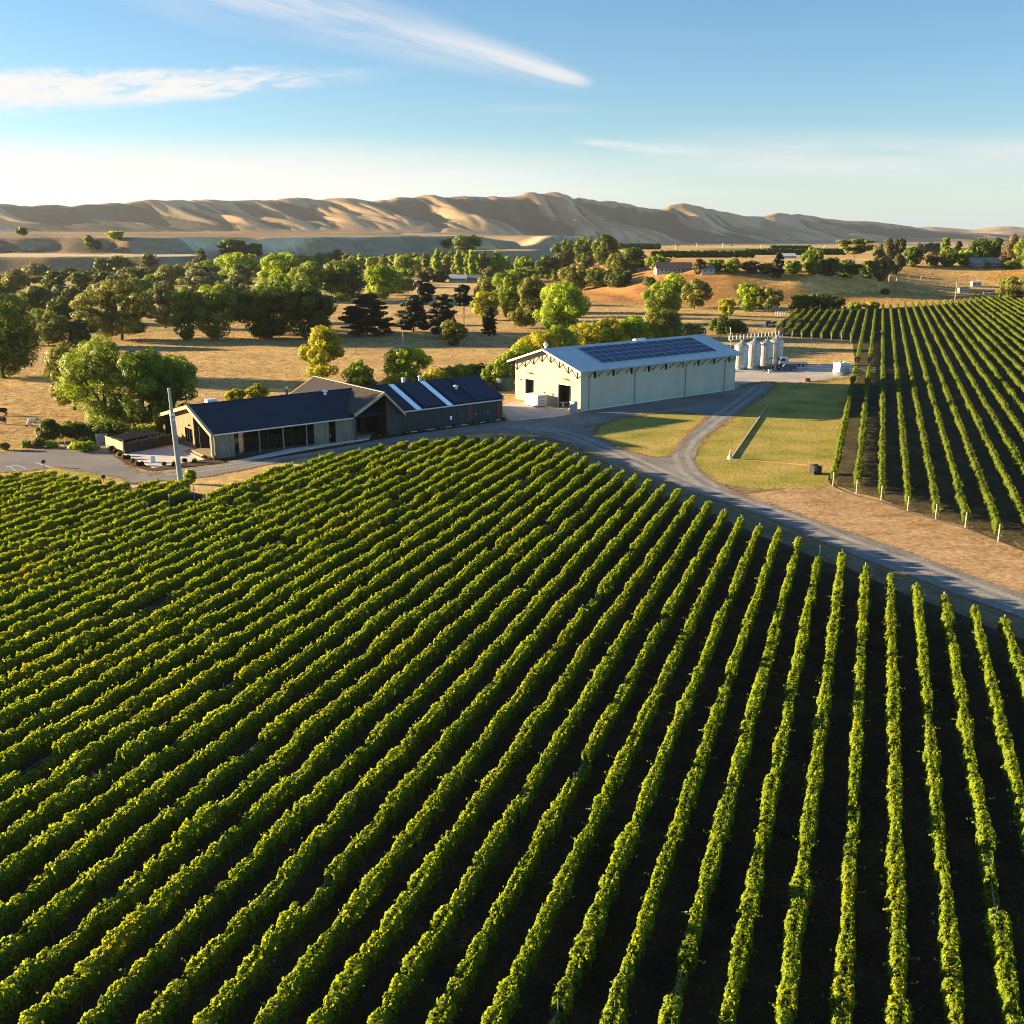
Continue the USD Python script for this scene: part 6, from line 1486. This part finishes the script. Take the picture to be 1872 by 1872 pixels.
    # shed and wreckage on the slope behind
    q = on_ground(1361, 610); t = thing('pump_shed', 'small white and blue pump shed above the yard', 'shed', q, 15)
    obj('wall', [box(-0.9, 0.9, -0.8, 0.8, 0, 1.6)], 'white_paint', t); obj('roof', [prism_yz([(-1.0, 1.605), (1.0, 1.605), (1.0, 1.7), (0, 2.0), (-1.0, 1.7)], -1.05, 1.05)], 'bin_pale', t); obj('door', [box(-0.3, 0.4, -0.84, -0.803, 0.05, 1.4)], 'car_blue', t)
    q = on_ground(1410, 596); t = thing('farm_trailer', 'dark open farm trailer on the slope behind the right vine block', 'trailer', q, 55)
    obj('bed', [box(-2.4, 2.0, -1.0, 1.0, 0.8, 0.95)], 'dark_steel', t); obj('side', [box(-2.4, 2.0, -1.02, -0.98, 0.955, 1.6)], 'dark_steel', t); obj('side', [box(-2.4, 2.0, 0.98, 1.02, 0.955, 1.6)], 'dark_steel', t); obj('drawbar', [rod((2.0, 0, 0.85), (3.6, 0, 0.5), 0.06)], 'dark_steel', t)
    wheels(t, [(-0.6, s * 1.1, 0.45) for s in (-1, 1)])
    q = on_ground(1397, 598); t = thing('white_tub', 'white tub beside the dark farm trailer', 'tub', q, 0)
    obj('tub', [cyl(0, 0, 0, 0.9, 0.6, 20, 0.75)], 'white_paint', t); obj('rim', [cyl(0, 0, 0.9, 0.98, 0.8, 20)], 'white_steel', t)
    for i, x in enumerate((1417, 1422, 1427, 1431)):
        q = on_ground(x, 577.5); t = thing('stock_pen_panel', f'white stock pen panel at the upper corner of the vines, {ordinal(i + 1)} from the left', 'pen panel', q, 20, 'white stock pen panels')
        for s in (0, 1):
            obj('post', [box(s * 0.9 - 0.06, s * 0.9 + 0.06, -0.05, 0.05, -0.1, 1.5)], 'white_paint', t)
        for z in (0.5, 1.2):
            obj('rail', [box(0.065, 0.835, -0.03, 0.03, z, z + 0.12)], 'white_paint', t)


build_yard()


# ---------------------------------------------------------------- things near the vines and the house
def build_near():
    # tall two-stage pole
    q = P(333, 905.5); t = thing('tall_pole', 'tall pale two-stage concrete pole standing in the vines before the patio', 'pole', q, 0)
    lean = np.array([-0.042, 0.0])
    pt = lambda z: (lean[0] * z, 0.02 * z, z)
    obj('lower_shaft', [rod(pt(-0.3), pt(9.5), 0.31, 20, 0.28)], 'pole_concrete', t, smooth=40)
    obj('collar', [rod(pt(9.45), pt(9.7), 0.32, 20, 0.30), rod(pt(8.9), pt(9.1), 0.305, 20)], 'silver_frame', t, smooth=40)
    obj('upper_shaft', [rod(pt(9.7), pt(12.5), 0.19, 16, 0.16)], 'pole_concrete', t, smooth=40)
    obj('cap', [rod(pt(12.5), pt(12.62), 0.18, 16, 0.1)], 'silver_frame', t)
    for s in (0, 1):
        obj('step_bolts', [rod(np.array(pt(2.2 + 0.5 * i)) + [0.25, 0, 0], np.array(pt(2.2 + 0.5 * i)) + [0.42, 0, 0], 0.015, 4) for i in range(s, 13, 2)], 'dark_steel', t, kind='stuff')
    # A-frame sign
    t = thing('a_frame_sign', 'white A-frame sign standing on the patio', 'sign', P(280, 846), 25)
    for s in (-1, 1):
        obj('board', [prism_yz([(s * 0.32, 0.0), (s * 0.36, 0.0), (s * 0.05, 0.85), (s * 0.01, 0.85)], -0.3, 0.3)], 'white_paint', t)
    obj('hinge', [rod((-0.28, 0, 0.86), (0.28, 0, 0.86), 0.015)], 'dark_steel', t); obj('handle', [rod((-0.1, 0, 0.92), (0.1, 0, 0.92), 0.012), rod((-0.1, 0, 0.86), (-0.1, 0, 0.92), 0.012), rod((0.1, 0, 0.86), (0.1, 0, 0.92), 0.012)], 'dark_steel', t)
    # fences of the patio
    def fence(name, a, b, h, m, label, cat, n, rails=True):
        a, b = P(*a), P(*b); d = b - a; ln = math.hypot(d[0], d[1]); t = thing(name, label, cat, a, math.degrees(math.atan2(d[1], d[0])))
        rg = np.random.default_rng(n); w = ln / n
        for i in range(n):
            obj('board', [box(i * w + 0.012, (i + 1) * w - 0.012, -0.02, 0.015 + rg.random() * 0.01, 0.05, h + rg.normal() * 0.01)], m, t)
        for i in range(max(2, int(ln / 2.0) + 1)):
            x = ln * i / max(1, int(ln / 2.0)); obj('post', [box(x - 0.06, x + 0.06, 0.03, 0.15, 0, h + 0.08)], m, t)
        for z in (0.4, h - 0.3):
            obj('rail', [box(0, ln, 0.028, 0.07, z, z + 0.1)], m, t)
        return t
    fence('timber_fence', (194, 818), (226, 830), 1.7, 'timber_pale', 'pale upright board fence at the left of the patio', 'fence', 18)
    fence('timber_fence', (229, 830.5), (322, 811), 1.65, 'timber_dark', 'dark board fence along the back of the patio', 'fence', 36)
    a_, b_ = P(230, 826), P(300, 812)
    d = b_ - a_; ln = math.hypot(d[0], d[1]); t = thing('lean_to', 'low dark-roofed lean-to behind the dark patio fence', 'shed', a_, math.degrees(math.atan2(d[1], d[0])))
    obj('roof', [prism_yz([(0.3, 1.62), (3.6, 1.85), (3.6, 1.78), (0.3, 1.55)], 0, ln)], 'charcoal_roof', t)
    for x in (0.2, ln - 0.2):
        for y in (0.5, 3.4):
            obj('post', [box(x - 0.06, x + 0.06, y - 0.06, y + 0.06, 0, 1.54)], 'timber_dark', t)
    obj('back_wall', [box(0.0, ln, 3.45, 3.5, 0, 1.74)], 'timber_dark', t)
    t = thing('stone_pier', 'square pale stone pier at the end of the board fence', 'pier', P(187, 813), 35)
    for i in range(6):
        obj('course', [rbox(-0.75 - 0.01 * (i % 2), 0.75, -0.45, 0.45 + 0.01 * (i % 2), i * 0.25, i * 0.25 + 0.243, 0.02)], 'stone', t)
    obj('cap', [rbox(-0.82, 0.82, -0.52, 0.52, 1.5, 1.6, 0.02)], 'stone', t)
    # field fence posts
    fp0 = None
    for i, (x, y) in enumerate(((41, 819), (52, 818.5), (86, 818), (95, 817), (108, 818), (120, 818), (132, 817))):
        lab = f'short weathered fence post between car park and paddock, {ordinal(i + 1)} from the left'
        if fp0 is None:
            fp0 = thing('fence_post', lab, 'post', P(x, y), 0, 'paddock fence posts')
            obj('shaft', [cyl(0, 0, -0.1, 1.05, 0.085, 8, 0.075), cyl(0, 0, 1.05, 1.09, 0.075, 8, 0.03)], 'post_wood', fp0)
            obj('staples', [rod((0.0, -0.09, z), (0.06, -0.09, z + 0.03), 0.012, 4) for z in (0.3, 0.6, 0.9)], 'wire', fp0)
        else:
            copy_of(fp0, P(x, y), 40 * i, lab)
    # small dark boxes on posts
    for (x, y), lab in (((190, 882.5), 'small black box on a post at the lower car park edge'), ((80.5, 854), 'small black bollard light beside the white parking line')):
        t = thing('post_box', lab, 'box on post', P(x, y), 10)
        obj('post', [cyl(0, 0, 0, 0.55, 0.04, 8)], 'dark_steel', t); obj('box', [rbox(-0.22, 0.22, -0.15, 0.15, 0.55, 0.95, 0.03)], 'black_plastic', t); obj('flap', [box(-0.18, 0.18, -0.165, -0.152, 0.75, 0.8)], 'dark_steel', t)
    # netting fence across the lawn, its end standpipe, line, black bin, hose
    a, b = P(1336, 840), P(1405.5, 739); d = b - a; ln = math.hypot(d[0], d[1]); t = thing('netting_fence', 'low dark netting fence running up the lawn', 'fence', a, math.degrees(math.atan2(d[1], d[0])))
    n = 22
    for i in range(n + 1):
        x = ln * i / n; obj('post', [cyl(x, 0, -0.1, 0.24, 0.035, 6)], 'post_wood', t)
    for i in range(n):
        obj('netting_panel', [box(ln * i / n + 0.05, ln * (i + 1) / n - 0.05, -0.02, 0.02, 0.03, 0.17)], 'netting', t)
    obj('top_wire', [box(0, ln, -0.09, 0.09, 0.175, 0.20)], 'post_wood', t)
    t = thing('standpipe', 'orange-capped standpipe on a white base at the near end of the netting fence', 'standpipe', P(1334.5, 839), 0)
    obj('base', [cyl(0, 0, 0, 0.36, 0.42, 14, 0.34)], 'white_paint', t); obj('cone', [cyl(0, 0, 0.36, 1.25, 0.24, 16, 0.05)], 'orange_cap', t); obj('band', [cyl(0, 0, 0.7, 0.85, 0.185, 16, 0.155)], 'white_paint', t)
    pts = [P(1338, 841), P(1390, 844.5), P(1440, 848.5), P(1483, 852.5)]
    obj('ground_line', tubeline([p + [0, 0, 0.09] for p in pts], 0.085, 6), 'cloth_line', label='pale orange pipe lying across the lawn to the black bin', cat='pipe')
    t = thing('black_bin', 'square black slatted bin at the end of the pipe by the right vines', 'bin', P(1490.5, 866), 15)
    for s in (-1, 1):
        for i in range(4):
            obj('slat', [box(-0.52, 0.52, s * 0.52 - 0.02, s * 0.52 + 0.02, 0.05 + i * 0.28, 0.28 + i * 0.28)], 'black_plastic', t); obj('slat', [box(s * 0.52 - 0.02, s * 0.52 + 0.02, -0.495, 0.495, 0.05 + i * 0.28, 0.28 + i * 0.28)], 'black_plastic', t)
    obj('floor', [box(-0.495, 0.495, -0.495, 0.495, 0.05, 0.1)], 'black_plastic', t)
    for sx in (-1, 1):
        for sy in (-1, 1):
            obj('corner_post', [box(sx * 0.565 - 0.022, sx * 0.565 + 0.022, sy * 0.565 - 0.022, sy * 0.565 + 0.022, 0, 1.2)], 'dark_steel', t)
    hp = [(1497, 866.5), (1510, 868.5), (1516, 870), (1514, 876), (1518, 884), (1527, 892), (1545, 900), (1570, 908.5), (1612, 918), (1660, 937), (1710, 951), (1766, 967), (1818, 987), (1872, 1008), (1960, 1045)]
    obj('irrigation_hose', tubeline([P(*p) + [0, 0, 0.05] for p in hp], 0.05, 6), 'black_plastic', label='thick black irrigation hose along the near row ends of the right block', cat='hose')
    # bedding plants along the patio
    rg = np.random.default_rng(3)
    for i, (x, y) in enumerate(((205, 826), (212, 829.5), (219, 834), (227, 839), (235, 844), (243, 848), (251, 852), (260, 857), (300, 855.5), (318, 852.5), (338, 850), (356, 846.5), (374, 843.5), (392, 841.5))):
        side = 'left' if i < 8 else 'front'
        plant('bedding_plant', 'shrub', 'leaf_rust' if i % 3 == 1 else ('leaf_olive' if i % 3 else 'leaf_dark'), x - 4, x + 4, y - 7, y + 1, f'small bedding plant at the {side} edge of the patio, {ordinal(i + 1 if i < 8 else i - 7)} from the left', cat='plant', group='bedding plants round the patio', dens=3.0, seed=600 + i)
    for i in range(26):
        f = (i + 0.5) / 26; x = 690 + 235 * f; y = 801 - 33 * f
        plant('edging_plant', 'shrub', 'leaf_dark' if i % 2 else 'leaf_silver', x - 2.6, x + 2.6, y - 3.5, y + 1, f'low edging plant along the dark wing, {ordinal(i + 1)} from the entry', cat='plant', group='edging plants along the dark wing', dens=4.0, seed=700 + i)
    # cattle in the paddock
    def cow(name, px, py, yaw, m, label, graze):
        J = {}
        S = manifold3d.Manifold.sphere
        def hull(*pr):
            return manifold3d.Manifold.batch_hull([S(r, 12).translate(tuple(map(float, p))) for p, r in pr])
        hd = (1.05, 0, 0.35) if graze else (1.18, 0, 1.18)
        ms = [hull(((-0.7, 0, 1.0), 0.30), ((-0.1, 0, 0.92), 0.36)), hull(((-0.1, 0, 0.92), 0.36), ((0.55, 0, 0.98), 0.33)), hull(((-0.75, 0, 1.08), 0.24), ((0.6, 0, 1.14), 0.2)),
              hull(((0.6, 0, 1.02), 0.26), (((0.6 + hd[0]) / 2, 0, (1.05 + hd[2]) / 2), 0.17)), hull((((0.6 + hd[0]) / 2, 0, (1.05 + hd[2]) / 2), 0.17), (hd, 0.13)),
              hull((hd, 0.13), ((hd[0] + (0.10 if graze else 0.3), 0, hd[2] - (0.26 if graze else 0.12)), 0.085))]
        for s in (-1, 1):
            ms += [hull(((0.5, s * 0.17, 0.85), 0.15), ((0.5, s * 0.18, 0.42), 0.07)), hull(((0.5, s * 0.18, 0.42), 0.07), ((0.48, s * 0.18, 0.06), 0.055)),
                   hull(((-0.72, s * 0.18, 0.9), 0.19), ((-0.6, s * 0.19, 0.62), 0.10)), hull(((-0.6, s * 0.19, 0.62), 0.10), ((-0.8, s * 0.19, 0.40), 0.065)), hull(((-0.8, s * 0.19, 0.40), 0.065), ((-0.76, s * 0.19, 0.06), 0.055)),
                   hull((np.array(hd) + [-0.04, s * 0.12, 0.08], 0.04), (np.array(hd) + [-0.08, s * 0.26, 0.06], 0.035))]
        ms += [hull(((-0.98, 0, 1.15), 0.04), ((-1.06, 0, 0.55), 0.03)), hull(((-1.06, 0, 0.55), 0.03), ((-1.06, 0, 0.4), 0.05)), hull(((-0.4, 0, 0.62), 0.13), ((-0.3, 0, 0.55), 0.10))]
        mm = manifold3d.Manifold.batch_boolean(ms, manifold3d.OpType.Add).refine_to_length(0.07).to_mesh()
        tm = trimesh.Trimesh(mm.vert_properties[:, :3], mm.tri_verts, process=False); trimesh.smoothing.filter_taubin(tm, iterations=10)
        q = on_ground(px, py); t = thing(name, label, 'cow', q, yaw)
        obj('body', tm, m, t, smooth=True)
    cow('cow', 63, 784, 200, 'cow_white', 'mostly white cow in the golden paddock above the bushes', True)
    cow('cow', 3, 778.5, 160, 'cow_black', 'dark cow at the left edge of the paddock, nearer one', False)
    cow('cow', 3, 762, 190, 'cow_black', 'black and white cow at the left edge of the paddock, farther one', True)
    # paddock post behind the trees
    t = thing('power_pole', 'thin pale pole at the paddock edge before the cypresses', 'pole', on_ground(737, 634), 0)
    obj('shaft', [cyl(0, 0, -0.2, 4.2, 0.09, 8, 0.07)], 'post_wood', t); obj('crossarm', [box(-0.5, 0.5, -0.05, 0.05, 3.9, 4.0)], 'post_wood', t)


build_near()


# ---------------------------------------------------------------- far buildings and poles
def far_house(name, label, x0, x1, y0, yb, depth, roof, wall, n_win, yaw=0, cat='house', flat=False):
    q = on_ground((x0 + x1) / 2, yb); m = PXM(q); w = (x1 - x0) * m; h = (yb - y0) * m
    t = thing(name, label, cat, q, yaw); hw = h * (0.5 if not flat else 0.85); W = w / 2; D = depth / 2
    obj('wall', [box(-W * 0.95, W * 0.95, -D * 0.9, D * 0.9, -1.0, hw)], wall, t)
    if flat:
        obj('roof', [box(-W, W, -D, D, hw + 0.004, h)], roof, t)
    else:
        obj('roof', [prism_yz([(-D - 0.3, hw - 0.1), (0, h), (D + 0.3, hw - 0.1), (D + 0.3, hw - 0.3), (0, h - 0.25), (-D - 0.3, hw - 0.3)], -W, W), prism_yz([(-D * 0.88, hw), (D * 0.88, hw), (0, h - 0.3)], -W * 0.93, W * 0.93)], roof, t)
    for i in range(n_win):
        x = -W * 0.8 + W * 1.6 * (i + 0.5) / n_win; ww = W * 0.5 / n_win
        f = obj('window', [box(x - ww, x + ww, -D * 0.9 - 0.06, -D * 0.9 - 0.004, hw * 0.28, hw * 0.82)], 'white_paint', t); obj('pane', [box(x - ww * 0.86, x + ww * 0.86, -D * 0.9 - 0.09, -D * 0.9 - 0.065, hw * 0.34, hw * 0.76)], 'far_window', f)
    return t


far_house('cottage', 'white cottage with dark openings beside the clipped conifers', 821, 853, 503, 514, 8, 'white_steel', 'far_wall', 4)
far_house('cottage', 'low grey-roofed cottage just right of the white cottage', 854, 878, 504, 513, 7, 'downpipe_grey', 'far_wall', 3)
far_house('farmhouse', 'long farmhouse with a brown-black roof on the plateau edge', 1198, 1262, 481, 499, 12, 'far_roof', 'far_wall', 7)
far_house('annex', 'small white annex right of the long dark-roofed farmhouse', 1280, 1304, 487, 499, 7, 'downpipe_grey', 'far_wall', 2)
far_house('farmhouse', 'white-gabled farmhouse half hidden by the pine mass', 1148, 1184, 483, 497, 9, 'downpipe_grey', 'far_wall', 4)
far_house('farmhouse', 'blue-grey house under the big dark trees at the right', 1774, 1844, 474, 488, 12, 'downpipe_grey', 'car_blue', 6)
far_house('barn', 'white barn far out on the plain behind the second hedge', 1428, 1452, 464, 472, 10, 'white_steel', 'far_wall', 3, cat='barn')
far_house('field_shed', 'white box shed on the slope above the right vines', 1776, 1791, 516, 524, 3.0, 'white_steel', 'far_wall', 2, cat='shed', flat=True)
far_house('field_shed', 'green-roofed shed left of the white box shed', 1752, 1768, 527, 536, 3.0, 'tarp_green', 'far_wall', 2, cat='shed', flat=True)
q = on_ground(1806, 538); t = thing('parked_car', 'pale car parked on the slope above the right vines', 'car', q, 8)
obj('body', [prism_xz([(-2.1, 0.35), (2.1, 0.35), (2.15, 0.75), (1.2, 0.98), (-2.1, 1.0)], -0.9, 0.9)], 'white_paint', t); obj('cabin', [prism_xz([(1.1, 0.985), (0.5, 1.5), (-1.5, 1.5), (-2.0, 1.0)], -0.78, 0.78)], 'far_window', t); obj('roof', [rbox(-1.5, 0.5, -0.76, 0.76, 1.5, 1.58, 0.03)], 'white_paint', t)
for x in (-1.3, 1.3):
    for s in (-1, 1):
        obj('wheel', [rod((x, s * 0.85 - 0.1, 0.33), (x, s * 0.85 + 0.1, 0.33), 0.33, 16)], 'rubber', t)
for i, (x, yt, yb) in enumerate(((1234, 448, 462), (1273.5, 445, 452), (1321.5, 445, 453), (1390, 449, 458), (1506, 450, 460), (1656, 446, 458), (1191, 447, 455))):
    q = on_ground(x, yb); m = PXM(q); t = thing('power_pole', f'white power pole out on the plain, {ordinal(i + 1)} built along the far fields' if False else f'white power pole on the far plain {["left of the long hedge", "above the green field, left one", "above the green field, right one", "behind the second hedge", "left of the flat-topped brown tree", "right of the gums", "above the pine mass edge"][i]}', 'pole', q, 20 * i, 'white poles on the plain')
    h = (yb - yt) * m; obj('shaft', [cyl(0, 0, -0.5, h, 0.28, 6, 0.2)], 'white_paint', t); obj('crossarm', [box(-1.1, 1.1, -0.1, 0.1, h * 0.9, h * 0.9 + 0.25)], 'white_paint', t)
for (x, yt, yb), lab in (((1745.5, 520, 550), 'timber power pole on the slope above the right vines'), ((1683.5, 505, 512), 'short white post on the slope right of the gums'), ((1787, 509, 517), 'thin post behind the white box shed')):
    q = on_ground(x, yb); m = PXM(q); h = (yb - yt) * m; t = thing('slope_pole', lab, 'pole', q, 15)
    obj('shaft', [cyl(0, 0, -0.3, h, 0.14, 8, 0.1)], 'post_wood', t); obj('crossarm', [box(-0.7, 0.7, -0.06, 0.06, h * 0.93, h * 0.93 + 0.12)], 'post_wood', t)


def litter():
    rng = np.random.default_rng(33); n = 42000
    px = rng.uniform(-40, 1910, n); py = 860 + 1012 * rng.random(n) ** 0.8
    q = np.array([P(a, b, 0.03) for a, b in zip(px, py)])
    q = q[shapely.contains_xy(FRONT, q[:, 0], q[:, 1])]
    sz = np.hypot(q[:, 0], q[:, 1]) / 1872 * 1.5
    v, f, k = leaf_cards(q + np.c_[np.zeros((len(q), 2)), rng.uniform(0, 0.05, len(q))], np.array([0, 0, 1.0]) + rng.normal(size=(len(q), 3)) * 0.4, 1.0, rng, False)
    v = (v.reshape(-1, 4, 3) - q[:, None]) * sz[:, None, None] * 1.3 + q[:, None]
    obj('leaf_litter', (v.reshape(-1, 3), f), 'litter', prim={'tint': np.repeat(rng.random(len(q)) ** 2, 4)}, kind='stuff', label='fallen leaves and weeds on the dark soil between the front vine rows', cat='leaf litter')


leaf_mat('litter', (0.045, 0.040, 0.014), (0.30, 0.24, 0.14), trans=0.2)
litter()

# ---------------------------------------------------------------- the air
usdkit.material(stage, LK + 'haze', {'v': ('principled_volume', {'color': (0.86, 0.92, 1.0), 'density': 0.000022, 'anisotropy': 0.3})}, [], volume='v.volume')
obj('haze', box(-11000, 11000, -11000, 11000, -40.0, 420.0), 'haze', kind='stuff', label='thin pale haze over the valley', cat='haze')
